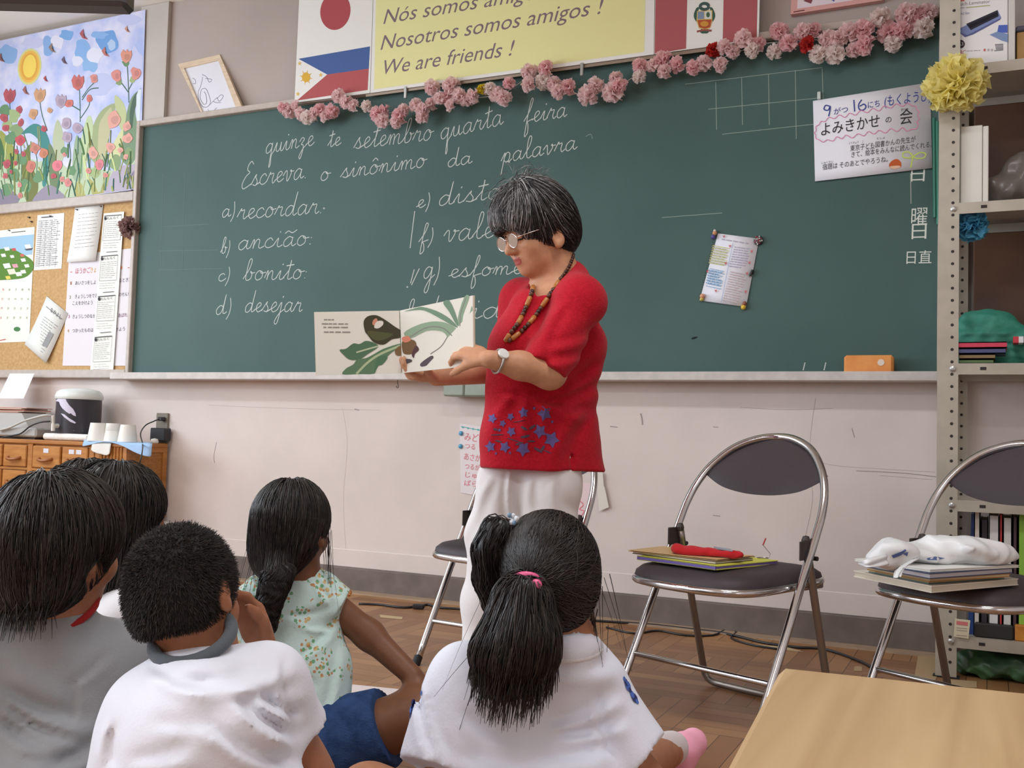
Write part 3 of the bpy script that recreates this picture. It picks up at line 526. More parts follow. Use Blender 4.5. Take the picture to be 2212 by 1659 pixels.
TM = {'p': tissue_mat('tissue_pink', (255, 232, 232)), 'k': tissue_mat('tissue_deeper_pink', (254, 218, 221)), 'w': tissue_mat('tissue_white_pink', (255, 244, 240)), 'r': tissue_mat('tissue_red', (214, 70, 66)), 'y': tissue_mat('tissue_yellow', (232, 212, 70))}
TME = {}
def tissue_me(kind, v):
    if (kind, v) not in TME:
        V, F = tissue(v * 7 + 3); me = bpy.data.meshes.new('paper_flower'); me.from_pydata(V.tolist(), [], F); me.shade_smooth(); me.materials.append(TM[kind]); TME[(kind, v)] = me
    return TME[(kind, v)]
gar = thing('flower_garland', wy(1300, 190, -0.09), 'garland of pink tissue paper flowers strung along the top of the chalkboard', 'garland')
FL = [(612, 232, 14, 'k'), (626, 240, 18, 'p'), (640, 230, 14, 'p'), (652, 246, 16, 'p'), (664, 254, 17, 'w'), (648, 262, 13, 'w'), (678, 246, 15, 'p'), (692, 238, 17, 'k'), (704, 252, 15, 'p'), (718, 240, 17, 'k'), (732, 208, 17, 'p'), (747, 220, 16, 'p'), (764, 228, 15, 'p'), (772, 242, 13, 'p'), (752, 206, 13, 'w'),
      (793, 230, 14, 'w'), (814, 246, 17, 'k'), (826, 260, 18, 'p'), (810, 268, 13, 'p'), (830, 238, 14, 'k'), (846, 248, 12, 'k'), (864, 250, 19, 'k'), (872, 238, 14, 'p'), (856, 264, 14, 'p'), (880, 250, 10, 'p'), (900, 228, 17, 'p'), (914, 238, 18, 'p'), (932, 224, 15, 'p'), (913, 254, 15, 'p'), (920, 206, 13, 'w'), (934, 189, 18, 'p'), (950, 212, 14, 'p'),
      (974, 186, 20, 'p'), (962, 196, 13, 'k'), (966, 212, 16, 'k'), (974, 228, 14, 'p'), (993, 206, 18, 'p'), (1008, 216, 16, 'p'), (1022, 206, 16, 'p'), (1002, 228, 12, 'p'), (1022, 224, 13, 'w'), (1058, 192, 15, 'w'), (1075, 205, 18, 'p'), (1066, 182, 13, 'w'), (1088, 212, 18, 'p'), (1100, 180, 14, 'k'), (1108, 200, 13, 'p'), (1098, 224, 12, 'p'),
      (1143, 155, 18, 'p'), (1180, 147, 17, 'k'), (1143, 183, 17, 'p'), (1174, 176, 18, 'w'), (1160, 166, 13, 'p'), (1198, 182, 17, 'p'), (1206, 197, 16, 'p'), (1228, 188, 18, 'k'), (1218, 204, 13, 'p'), (1242, 202, 10, 'p'), (1272, 206, 22, 'p'), (1287, 184, 17, 'p'), (1278, 178, 13, 'k'), (1268, 222, 13, 'p'), (1238, 205, 11, 'w'),
      (1324, 200, 22, 'p'), (1338, 185, 16, 'k'), (1330, 168, 14, 'p'), (1352, 188, 10, 'w'), (1365, 176, 13, 'w'), (1382, 166, 14, 'w'), (1384, 144, 17, 'k'), (1396, 158, 12, 'w'), (1410, 142, 14, 'p'), (1431, 130, 19, 'k'), (1436, 154, 15, 'p'), (1464, 140, 17, 'k'), (1472, 154, 13, 'w'), (1498, 146, 15, 'k'), (1520, 138, 17, 'p'), (1534, 150, 12, 'w'), (1555, 140, 15, 'p'),
      (1541, 108, 15, 'r'), (1565, 102, 15, 'p'), (1583, 112, 14, 'p'), (1598, 122, 13, 'k'), (1606, 84, 18, 'p'), (1625, 108, 15, 'w'), (1637, 96, 15, 'k'), (1640, 76, 12, 'p'), (1655, 92, 13, 'p'), (1674, 112, 15, 'w'), (1683, 68, 18, 'k'), (1703, 94, 17, 'k'), (1734, 69, 17, 'p'), (1757, 66, 15, 'k'), (1745, 97, 16, 'r'), (1767, 117, 17, 'w'),
      (1804, 117, 19, 'w'), (1787, 86, 18, 'p'), (1808, 84, 17, 'p'), (1833, 72, 19, 'p'), (1866, 64, 19, 'k'), (1845, 108, 15, 'p'), (1868, 97, 18, 'k'), (1901, 38, 19, 'w'), (1919, 70, 20, 'k'), (1929, 94, 16, 'w'), (1950, 66, 18, 'k'), (1957, 30, 20, 'p'), (1995, 61, 19, 'w'), (1984, 40, 16, 'k'), (2004, 27, 17, 'p'), (2018, 44, 12, 'k')]
FL = [f for f in FL if f[3] == 'r' or f[2] > 13][:99]
for i, (x, y, r_, k) in enumerate(FL):
    Y = -0.085 + RNG.uniform(-.012, .012); c = wy(x, y, Y); o = bpy.data.objects.new('paper_flower', tissue_me(k, i % 5)); COL.objects.link(o); o.parent = gar
    s = r_ * 4.2 / FPX * 1.13; o.scale = (s, s, s)
    o.location = [float(v) for v in c - np.array(gar.location)]
    d = Vector((RNG.uniform(-.5, .5), -1, RNG.uniform(-.55, .25))); o.rotation_mode = 'QUATERNION'; o.rotation_quaternion = d.to_track_quat('Z', 'Y')
    if k == 'r': o['label'] = 'red tissue flower'
o = bpy.data.objects.new('paper_flower', tissue_me('y', 1)); COL.objects.link(o); o.parent = gar; o['label'] = 'small yellow tissue flower'
o.location = [float(v) for v in wy(1042, 193, -.085) - np.array(gar.location)]; o.scale = (.026, .026, .026); o.rotation_euler = (1.4, 0, .2)
w = MB(); w.tube([wy(x, y, -.07) for x, y in [(606, 236), (680, 250), (735, 215), (800, 240), (870, 246), (930, 225), (1000, 215), (1085, 205), (1143, 165), (1200, 188), (1255, 205), (1325, 195), (1390, 152), (1470, 145), (1560, 125), (1640, 95), (1740, 85), (1850, 90), (1930, 70), (2010, 40)]], .0012, 5); w.out('string', mat('cotton_string', (214, 206, 196), .8), gar)
def bloom(name, c, R, rgb, aim, label, n=60, seed=1, wd=.5):
    V, F = tissue(seed, n, -.3, wd, .75); q = Vector(aim).to_track_quat('Z', 'Y'); M = np.array(q.to_matrix()); V = V @ M.T * R
    o = mesh(name, V + np.asarray(c), F, tissue_mat('tissue_%d_%d_%d' % rgb, rgb), smooth=True); return tag(o, label, 'paper flower')
bloom('paper_rosette', wy(281, 491, -.04), .062, (172, 140, 134), (.1, -1, 0), 'brown and blue tissue rosette at the upper right of the cork board', 70, 4, .4)

# ---- wall banner in three sheets, on a metal rail
YBN = -0.062
rail = thing('hanging_rail', wy(1200, 160, -.06), 'thin metal rail under the yellow friendship banner, just above the garland', 'rail')
w = MB(); _a, _b = wy(790, 209, -.056), wy(1650, 94, -.056); w.prism([_a + (0, 0, .0), _b, _b + (0, 0, .018), _a + (0, 0, .018)], (0, .005, 0)); w.out('bar', mat('rail_metal', (150, 134, 118), .4, .4), rail)
for x, y in [(876, 200), (1257, 150)]:
    c = wy(x, y, -.062); w = MB(); w.box(c, (.014, .01, .055), bev=.002); w.out('clip', mat('clip_metal', (170, 172, 170), .35, .6), rail)
def flagsheet(name, P, rgb, label): return sheet(name, P, YBN, rgb, label, 'banner', thick=.002)
YEL = (230, 228, 166)
fl = flagsheet('flag_poster', [(653, -150), (811, -178), (799, 201), (636, 222)], WHT, 'white poster with the Japanese and Philippine flags, left end of the wall banner')
a = Art((0, YBN, 0), (0, -1, 0)); Q4 = lambda P: [(560 + x / 3.95, y / 3.95) for x, y in P]
a.disc((724.5, 24), 32.5, 41, (174, 82, 88), .15, 40)
a.poly(Q4([(335, 502), (945, 396), (935, 586), (580, 636)]), (76, 102, 158)); a.poly(Q4([(580, 636), (935, 586), (925, 768), (322, 858)]), (178, 92, 94))
c0 = Q4([(400, 660)])[0]
for k in range(8): t = k * math.pi / 4 + .2; a.poly([(c0[0] + 15 * math.cos(t), c0[1] + 17 * math.sin(t)), (c0[0] + 6 * math.cos(t + .3), c0[1] + 7 * math.sin(t + .3)), (c0[0] + 6 * math.cos(t - .3), c0[1] + 7 * math.sin(t - .3))], (218, 178, 76))
a.disc(c0, 9, 10.5, (218, 176, 70))
def star(a, c, R, rgb, n=5, q=.42, rot=-1.57): a.poly([(c[0] + R * (1 if k % 2 == 0 else q) * math.cos(rot + k * math.pi / n), c[1] + R * (1 if k % 2 == 0 else q) * math.sin(rot + k * math.pi / n)) for k in range(2 * n)], rgb)
for c in Q4([(345, 542), (525, 640), (330, 802)]): star(a, c, 5, (222, 190, 100))
a.out('flags', fl)
bn = flagsheet('friendship_banner', [(812, -178), (1419, -270), (1412, 117.5), (800, 201)], WHT, 'pale yellow banner reading We are friends in Portuguese, Spanish and English')
a = Art((0, YBN, 0), (0, -1, 0)); a.poly([(816, -170), (1399, -260), (1391.5, 112), (808, 193)], YEL)
TX = (128, 112, 120)
a.text('Nós somos amigos !', (828, 52), (1200, -9), 31, TX, .28); a.text('Nosotros somos amigos !', (822, 108), (1296, 30), 31, TX, .28); a.text('We are friends !', (822, 162), (1104, 120), 31, TX, .28)
a.out('lettering', bn)
pf = flagsheet('flag_poster', [(1421, -270), (1648, -300), (1639, 86), (1413, 117)], WHT, 'red and white Peruvian flag poster, right end of the wall banner')
a = Art((0, YBN, 0), (0, -1, 0)); Q5 = lambda P: [(1100 + x / 3.687, y / 3.687) for x, y in P]
a.poly([(1421, -266), (1491, -276), (1482, 105), (1414, 116)], (172, 94, 98)); a.poly([(1569, -286), (1643, -296), (1634.5, 84), (1561, 94)], (172, 94, 98))
for k in range(14):
    t = 1.9 + 2.0 * k / 13 + .1
    for sgn in (-1, 1):
        c = (1555 + sgn * 100 * abs(math.sin(t * .78 + .3)) * (.6 + .4 * math.sin(k / 13 * math.pi)), 75 + 180 * k / 13); c = Q5([c])[0]; a.disc(c, 5.5, 3.2, (64, 96, 82), sgn * (1.0 - k * .1))
a.line(Q5([(1555 + 34 * math.cos(t), 52 + 24 * math.sin(t)) for t in np.linspace(0, 6.28, 16)]), .012, (70, 92, 88))
a.poly(Q5([(1497, 88), (1618, 82), (1618, 170), (1600, 225), (1557, 238), (1510, 225), (1492, 170)]), (214, 186, 110)); a.poly(Q5([(1502, 94), (1552, 92), (1552, 152), (1500, 154)]), (130, 150, 176)); a.poly(Q5([(1557, 92), (1612, 88), (1612, 150), (1557, 152)]), (212, 220, 214))
a.disc(Q5([(1584, 118)])[0], 4, 6, (76, 104, 80)); a.poly(Q5([(1498, 160), (1614, 156), (1600, 218), (1557, 230), (1514, 218)]), (176, 86, 56)); a.disc(Q5([(1555, 190)])[0], 9, 6, (206, 150, 70)); a.line(Q5([(1495, 252), (1555, 240), (1612, 246)]), .008, (150, 86, 80)); a.out('flag', pf)

# ---- framed sketch leaning on the chalkboard frame
sk = thing('sketch_frame', wy(470, 250, -.03), 'line drawing in a pale wooden frame leaning on top of the chalkboard', 'picture frame')
Qs = lambda P: [(x / K, y / K) for x, y in P]
pt, nrm = wy(470, 255, -.046), np.array([.0, -1, .12])
def onplane(P, p0, n, lift=0):
    A_ = Art(p0, n); return A_.hit(np.array(P, float)) + A_.n * lift
outer = onplane(Qs([(1388, 500), (1712, 425), (1900, 868), (1578, 900)]), pt, nrm); inner = onplane(Qs([(1435, 532), (1700, 470), (1848, 866), (1586, 893)]), pt, nrm)
_n = nrm / np.linalg.norm(nrm); w = MB(); V = np.vstack([outer + _n * .001, inner + _n * .001, outer - _n * .018, inner - _n * .018])
F = []
for i in range(4): j = (i + 1) % 4; F += [(i, j, 4 + j, 4 + i), (8 + i, 12 + i, 12 + j, 8 + j), (i, 8 + i, 8 + j, j), (4 + i, 4 + j, 12 + j, 12 + i)]
w.add(V, F); w.out('frame', mat('pale_wood', (224, 204, 178), .55, noise=(12, (206, 184, 156), 5), stretch=(1, 1, 5)), sk)
w = MB(); w.prism(inner - _n * .006, -_n * .008); w.out('drawing_paper', mat('drawing_paper', (226, 226, 234), .8), sk)
a = Art(pt - _n * .006, nrm); SKC = (96, 96, 108)
for P in [[(1575, 580), (1610, 600), (1630, 640), (1650, 620), (1600, 610)], [(1580, 600), (1570, 650), (1560, 680), (1545, 720), (1550, 780), (1580, 830), (1620, 830), (1640, 790), (1620, 720), (1600, 690), (1570, 700), (1560, 760), (1585, 810), (1610, 800), (1605, 740), (1590, 715)], [(1620, 830), (1650, 800), (1680, 770), (1700, 760), (1720, 740), (1740, 750), (1710, 790), (1690, 760)], [(1500, 610), (1520, 620), (1525, 650), (1505, 650)], [(1620, 850), (1640, 880), (1690, 840)], [(1660, 790), (1690, 800), (1720, 800)]]: a.line(Qs(P), .0022, SKC, 6)
a.out('drawing', sk)

# ---- pink framed picture high on the wall
pk = thing('framed_picture', wy(1800, 20, -.02), 'pink framed picture cut off by the upper edge of the photo', 'picture frame')
w = MB(); w.prism([wy(x, y, -.03) for x, y in ((1708, 31), (1908, 0), (1916, -260), (1716, -215))], (0, .026, 0)); w.out('frame', mat('pink_frame', (214, 160, 156), .6), pk)
a = Art((0, -.03, 0), (0, -1, 0)); a.poly([(1722, 19), (1894, -7), (1902, -245), (1730, -200)], (226, 214, 222)); a.poly([(1735, 2), (1760, -10), (1752, 8)], (130, 70, 80)); a.poly([(1790, -4), (1806, -8), (1802, 4)], (90, 90, 150)); a.poly([(1740, -60), (1880, -80), (1880, -200), (1742, -180)], (150, 120, 140)); a.line([(1714, 26), (1738, 22)], .004, (110, 60, 60)); a.out('picture', pk)

# ---- hand-lettered notice on the board
K6 = 3.936; Q6 = lambda P: [(1650 + x / K6, y / K6) for x, y in P]
nt_ = sheet('reading_notice', [(1756, 218), (2009, 178), (2014, 364), (1761, 392.5)], YW - .003, (230, 230, 236), 'white notice hand-lettered in blue and black Japanese, upper right of the chalkboard', 'notice', curl=.006)
a = Art((0, YW - .003, 0), (0, -1, 0), lift=.0012); a.bend = sheet.bend
def n6(t, x0, y0, x1, y1, h, rgb, sh=.05): a.text(t, Q6([(x0, y0)])[0], Q6([(x1, y1)])[0], h, rgb, sh)
BLU, BLK = (58, 74, 150), (52, 52, 56)
[a.line(Q6(P_), .0042, BLU, 6) for P_ in ([(562, 905), (525, 897), (512, 930), (545, 938), (564, 905), (560, 950), (550, 990)], [(765, 850), (772, 950)], [(832, 848), (806, 890), (812, 930), (846, 936), (868, 908), (850, 886), (815, 905)])]; n6('がつ', 595, 975, 715, 952, 11, BLU); n6('にち', 885, 920, 985, 902, 12, BLU); n6('(もくようび)', 1025, 900, 1420, 850, 19, BLU)
n6('よみきかせ', 488, 1150, 985, 1072, 22, BLK); n6('の', 1035, 1045, 1085, 1038, 11, BLK); n6('会', 1155, 1052, 1262, 1040, 26, BLK); n6('かい', 1165, 946, 1228, 938, 5, BLK)
for t, x0, y0, x1, y1, h in [('東京子ども図書かんの先生が', 735, 1286, 1292, 1204, 10), ('きて、絵本をみんなに読んでくれる。', 745, 1340, 1430, 1250, 10), ('宿題は そのあとでやろうね。', 500, 1446, 1055, 1376, 10), ('とうきょう', 725, 1228, 805, 1218, 4), ('こ', 836, 1214, 850, 1212, 4), ('としょ', 962, 1188, 1030, 1178, 4), ('え ほん', 872, 1278, 945, 1268, 4), ('しゅくだい', 492, 1396, 592, 1384, 4)]: n6(t, x0, y0, x1, y1, h, (78, 76, 80))
CL = [(470, 1190), (440, 1150), (445, 1110), (470, 1060), (520, 1035), (600, 1010), (690, 1000), (780, 980), (880, 960), (980, 945), (1080, 920), (1180, 905), (1260, 900), (1300, 930), (1310, 980), (1300, 1040), (1310, 1070), (1260, 1100), (1180, 1085), (1080, 1095), (980, 1110), (890, 1120), (800, 1140), (700, 1150), (620, 1165), (540, 1190), (470, 1190)]
CC = []
for i in range(len(CL) - 1):
    A_, B_ = np.array(CL[i]), np.array(CL[i + 1]); d = B_ - A_; CC += [A_, A_ + d * .5 + np.array([d[1], -d[0]]) * .3]
a.line(Q6(CC + [CL[-1]]), .0026, (226, 140, 178), 4)
a.poly(Q6([(1065, 1410), (1085, 1375), (1130, 1355), (1165, 1380), (1168, 1420), (1130, 1440), (1085, 1438)]), (196, 96, 52), 4); a.poly(Q6([(1075, 1418), (1150, 1412), (1160, 1428), (1120, 1440), (1085, 1436)]), (226, 190, 160), 3)
for P in [[(1250, 1430), (1262, 1370), (1270, 1330)], [(1270, 1335), (1240, 1345), (1190, 1340), (1185, 1305), (1230, 1295), (1268, 1330)], [(1272, 1335), (1300, 1350), (1360, 1345), (1375, 1310), (1330, 1300), (1275, 1330)]]: a.line(Q6(P), .005, (196, 214, 110))
a.out('handwriting', nt_)
w = MB(); c = wy(1770, 208, YW); w.box(c + (0, -.006, 0), (.013, .012, .03), bev=.002); tag(w.out('magnet', mat('clear_plastic_bar', (190, 200, 196), .3)), 'small clear bar magnet at the upper left corner of the hand-lettered notice', 'magnet')

# ---- ring-bound page held by magnets
K7 = 4.483; Q7 = lambda P: [(1480 + x / K7, 460 + y / K7) for x, y in P]
pg = sheet('notebook_page', Q7([(318, 198), (716, 250), (592, 912), (142, 848)]), YW - .003, (228, 230, 238), 'pastel handwritten notebook page held by small magnets, right half of the chalkboard', 'paper', curl=.004)
a = Art((0, YW - .003, 0), (0, -1, 0), lift=.0012); a.bend = sheet.bend
for x0, y0, x1, y1, n, dx, dy, c in [(265, 315, 430, 345, 8, -5, 24, (216, 216, 150)), (480, 330, 640, 350, 9, -7, 23, (176, 168, 196)), (240, 540, 385, 570, 8, -5, 24, (150, 190, 224)), (440, 570, 600, 600, 13, -6, 23, (200, 178, 180)), (355, 255, 640, 300, 1, 0, 0, (170, 160, 180)), (260, 330, 420, 360, 7, -5, 24, (190, 190, 160)), (230, 555, 380, 585, 6, -5, 24, (110, 160, 200))]: 
    P0, P1 = Q7([(x0, y0), (x1, y1)]); lines(a, P0[0], P0[1], P1[0], P1[1], n, dx / K7, dy / K7, c, .003)
a.line(Q7([(465, 290), (355, 865)]), .0016, (150, 170, 210))
for x, y in [(378, 228), (436, 322), (646, 372), (625, 482), (395, 488), (218, 565), (602, 585), (300, 755), (590, 762)]:
    c = Q7([(x, y)])[0]; a.poly([(c[0] - 3, c[1] - 2), (c[0], c[1] - 1), (c[0] + 3, c[1] - 3), (c[0] + 1, c[1] + 4)], (206, 100, 110))
for t in np.linspace(0.08, .92, 24): a.disc(Q7([(300 + (150 - 300) * t - 8, 215 + (840 - 215) * t)])[0], 1.2, .9, (40, 56, 54))
a.out('pastel_writing', pg)
def magnet(x, y, parts, label):
    c = wy(x, y, YW - .004); t = thing('figure_magnet', c, label, 'magnet')
    for nm, dx, dz, r_, rgb in parts:
        w = MB(); w.lathe(c + (dx, -.006, dz), [(r_ * math.sin(k * math.pi / 8), -r_ * math.cos(k * math.pi / 8)) for k in range(9)], 12); w.out(nm, mat('plastic_%d_%d_%d' % rgb, rgb, .4), t, smooth=True)
magnet(*Q7([(285, 218)])[0], [('head', .002, .008, .009, (206, 150, 110)), ('cap', .002, .017, .006, (224, 214, 206)), ('body', -.004, -.006, .009, (86, 74, 150))], 'tiny figure magnet with purple base, upper left corner of the notebook page')
magnet(*Q7([(165, 822)])[0], [('head', .002, .006, .01, (222, 160, 124)), ('body', 0, -.006, .008, (206, 190, 90))], 'tiny peach figure magnet at the lower left corner of the notebook page')
magnet(*Q7([(568, 900)])[0], [('head', .004, .008, .009, (140, 84, 66)), ('body', 0, -.006, .01, (226, 190, 60))], 'tiny brown and yellow figure magnet at the lower right corner of the notebook page')
c = wy(*Q7([(712, 266)])[0], YW - .004); mg = thing('bead_magnet', c, 'round magnet studded with red and white beads, upper right corner of the notebook page', 'magnet')
w = MB(); w.lathe(c, [(.018, 0), (.018, .006), (.012, .012), (0, .013)], 16, axis=(0, -1, 0)); w.out('base', mat('plastic_dark', (60, 60, 70), .4), mg, smooth=True)
w = MB()
for k in range(16):
    t, rr = k * 2.4, .016 * math.sqrt((k + .5) / 16); w.lathe(c + (rr * math.cos(t), -.013 + rr * .3, rr * math.sin(t)), [(.0035 * math.sin(q * math.pi / 4), -.0035 * math.cos(q * math.pi / 4)) for q in range(5)], 6, k % 2)
w.out('bead', [mat('bead_red', (170, 60, 66), .3), mat('bead_white', (220, 216, 206), .3)], mg, smooth=True)
P0, P1 = Q7([(655, 550), (628, 610)]); w = MB(); w.tube([wy(*P0, YW - .01), wy(*P1, YW - .01)], .006, 8); tag(w.out('magnet', mat('black_plastic', (34, 34, 38), .4)), 'black bar magnet on the right edge of the notebook page', 'magnet')

# ---- things on and under the chalk tray
er = thing('board_eraser', wy(1876, 806, -.07) * (1, 1, 0) + (0, 0, BZ0 - .021), 'orange chalkboard eraser box standing on the chalk tray, right end', 'eraser')
ea, eb = wy(1823, 786, -.095), wy(1930, 786, -.095); ez = wy(1876, 767, -.095)[2]
w = MB(); w.b2((ea[0], -.098, BZ0 - .0215), (eb[0], -.045, ez), bev=.008); w.out('body', mat('orange_sponge', (230, 156, 84), .7, noise=(18, (220, 138, 72), 5)), er)
c = wy(1903, 783, -.0985); w = MB(); w.lathe(c, [(.012, 0), (.012, .0008), (0, .0009)], 18, axis=(0, -1, 0)); w.out('sticker', mat('sticker_white', (226, 210, 196), .6), er)
for x, l, rgb, lab in [(1790, .05, (240, 240, 236), 'short white chalk stick lying in the tray left of the orange eraser'), (1560, .07, (236, 236, 232), 'white chalk stick lying in the middle of the chalk tray')]:
    c = wy(x, 808, -.085); w = MB(); w.tube([(c[0] - l / 2, -.08, BZ0 - .0165), (c[0] + l / 2, -.083, BZ0 - .0165)], .005, 10); tag(w.out('chalk_stick', mat('chalk_white', rgb, .9)), lab, 'chalk')
bx = thing('chalk_box', wy(1008, 856, -.09), 'grey-green metal chalk box fixed under the tray behind the woman', 'chalk box')
ca, cb_ = wy(957, 840, -.1), wy(1062, 840, -.1); z0, z1 = wy(1008, 856, -.1)[2], BZ0 - .0365
xm = wy(1002, 840, -.1)[0]
for s_, e_ in ((ca[0], xm - .001), (xm + .001, cb_[0])): w = MB(); w.b2((s_, -.1, z0), (e_, -.02, z1), bev=.006); w.out('drawer', mat('grey_green_metal', (146, 156, 142), .45, noise=(20, (136, 146, 134))), bx)
c = wy(859, 822, -.1); hk = MB(); hk.tube(crom([c + (0, 0, .012), c + (0, 0, -.012), c + (.004, 0, -.022), c + (.003, 0, -.032), c + (-.004, 0, -.031), c + (-.005, 0, -.024)], 5), .0016, 6); tag(hk.out('hook', mat('dark_steel', (70, 62, 58), .4, .7), smooth=True), 'small dark wire hook hanging under the chalk tray below the picture book', 'hook')
for i, (x, l, rgb, lab) in enumerate([(2018, (455, 255), (34, 112, 92), 'green rod leaning on the right end of the chalkboard, nearest the notice'), (2025, (470, 262), (52, 128, 106), 'second green rod at the right end of the chalkboard, nearest the shelf post')]):
    w = MB(); w.tube([wy(x, l[1], -.045), wy(x + 2, l[0] + 15, -.045)], .007, 10); tag(w.out('pointer_rod', mat('green_plastic_%d' % i, rgb, .3)), lab, 'rod')

# ---- sheets taped to the wall below
s1 = sheet('handwritten_sheet', [(993, 915), (1112, 932), (1112, 1086), (995, 1064)], -.003, (226, 218, 220), 'pale sheet of pink handwriting taped to the wall left of the woman', 'paper')
a = Art((0, -.003, 0), (0, -1, 0), lift=.001); PK_ = (222, 130, 140)
for t, x0, y0, x1, y1, h in [('みどりく', 1003, 950, 1060, 958, 14), ('つる', 1004, 968, 1026, 971, 10), ('あさがおの', 1002, 992, 1062, 1000, 12), ('つるが', 1004, 1012, 1036, 1016, 10), ('じゅ', 1005, 1030, 1030, 1033, 10), ('ばら', 1003, 1048, 1030, 1051, 10)]: a.text(t, (x0, y0), (x1, y1), h, PK_)
for P in [[(996, 921), (1010, 924), (1030, 928), (1052, 931), (1080, 936)]]: a.line(P, .003, (96, 178, 178)); 
for x in range(1000, 1080, 11): a.disc((x, 923 + (x - 1000) * .16), 2, 2, (96, 178, 178))
a.out('handwriting', s1)
for x, y, l in [(996, 936, 'light blue round magnet on the left edge of the pink handwritten sheet, upper of two'), (995, 964, 'light blue round magnet on the left edge of the pink handwritten sheet, lower of two')]:
    w = MB(); w.lathe(wy(x, y, -.0045), [(.010, 0), (.010, .004), (.007, .008), (0, .009)], 16, axis=(0, -1, 0)); tag(w.out('magnet', mat('blue_plastic', (80, 160, 196), .25), smooth=True), l, 'magnet')
s2 = sheet('handwritten_sheet', [(1180, 1030), (1276, 1044), (1272, 1122), (1180, 1110)], -.003, (228, 206, 208), 'pinkish sheet of pink handwriting taped to the wall right of the woman', 'paper')
a = Art((0, -.003, 0), (0, -1, 0), lift=.001); a.line([(1250, 1080), (1260, 1090), (1252, 1100), (1262, 1104), (1256, 1114)], .004, PK_); a.line([(1253, 1056), (1254, 1076)], .004, PK_); a.out('handwriting', s2)
w = MB(); _p = [wy(x, y, -.012) for x, y in ((1286, 1012), (1302, 1022), (1304, 1050), (1306, 1052), (1315, 1096), (1294, 1104), (1290, 1060))]; w.prism(_p, (0, .001, 0)); tag(w.out('torn_paper', mat('old_paper', (222, 216, 206), .85, bump=(20, .2))), 'narrow torn strip of white paper hanging on the wall right of the woman', 'paper')

# ---- wall socket with plugs
so = thing('wall_socket', wy(348, 960, -.01), 'grey-brown wall socket above the right end of the drawer cabinet', 'socket')
w = MB(); w.b2(wy(337.5, 892, -.012) * (1, 0, 1) + (0, -.012, 0), wy(360, 958, -.012) * (1, 0, 1) + (0, -.0005, 0), bev=.003); w.out('plate', mat('socket_plate', (122, 114, 100), .5), so)
ad = thing('power_adapter', wy(342, 954, -.05), 'black power adapter plugged into the wall socket, lower of the two plugs', 'adapter')
w = MB(); w.b2(wy(327, 924, -.05) * (1, 0, 1) + (0, -.06, 0), wy(358, 953, -.05) * (1, 0, 1) + (0, -.0125, 0), bev=.005); w.out('body', mat('black_plastic', (34, 34, 38), .4), ad)
pl = thing('plug_cord', wy(345, 905, -.04), 'black plug and cord running down from the wall socket past the cabinet', 'cord')
w = MB(); c = wy(349, 905, -.028); w.box(c, (.03, .03, .02), bev=.004); w.out('plug', mat('black_plastic'), pl)
K3 = 4.61; Q3 = lambda P: [(x / K3, 780 + y / K3) for x, y in P]
_ys = [-.04, -.06, -.1, -.2, -.3, -.46, -.47, -.47, -.47]
w = MB(); w.tube(crom([wy(x, y, Y) for (x, y), Y in zip(Q3([(1590, 575), (1530, 600), (1450, 640), (1400, 720), (1420, 830), (1412, 930), (1385, 1040), (1365, 1110), (1350, 1180)]), _ys)], 5), .0032, 7); w.out('cord', mat('black_plastic'), pl, smooth=True)

# ---- television hung from the ceiling, only its lower edge in view
tvD = 3.0; c0, c1 = at(-330, -40, tvD), at(270, 11, tvD); tx = CR * (1, 1, 0); tx /= np.linalg.norm(tx); tn = np.array([-tx[1], tx[0], 0])
tvw = .86; cc = c1 - tx * tvw / 2; z0 = c1[2]; Rm = np.stack([tx, tn, (0, 0, 1)], 1)
tv = thing('television', cc, 'dark television hung from the ceiling, its lower edge at the upper left corner', 'television')
w = MB(); w.box(cc + (0, 0, .27) + tn * .04, (tvw, .08, .54), Rm, bev=.012); w.out('case', mat('tv_plastic', (62, 58, 58), .5), tv)
w = MB(); w.box(cc + (0, 0, .285) - tn * .002, (tvw - .06, .004, .46), Rm); w.out('screen', mat('tv_glass', (14, 15, 17), .1), tv)
w = MB(); w.tube([cc + tn * .1 + (0, 0, .3), cc + tn * .1 + (0, 0, ZC - z0 + .0)], .025, 12); w.box(cc + tn * .09 + (0, 0, .3), (.2, .03, .2), Rm); w.out('bracket', mat('tv_bracket', (120, 110, 100), .5, .3), tv)
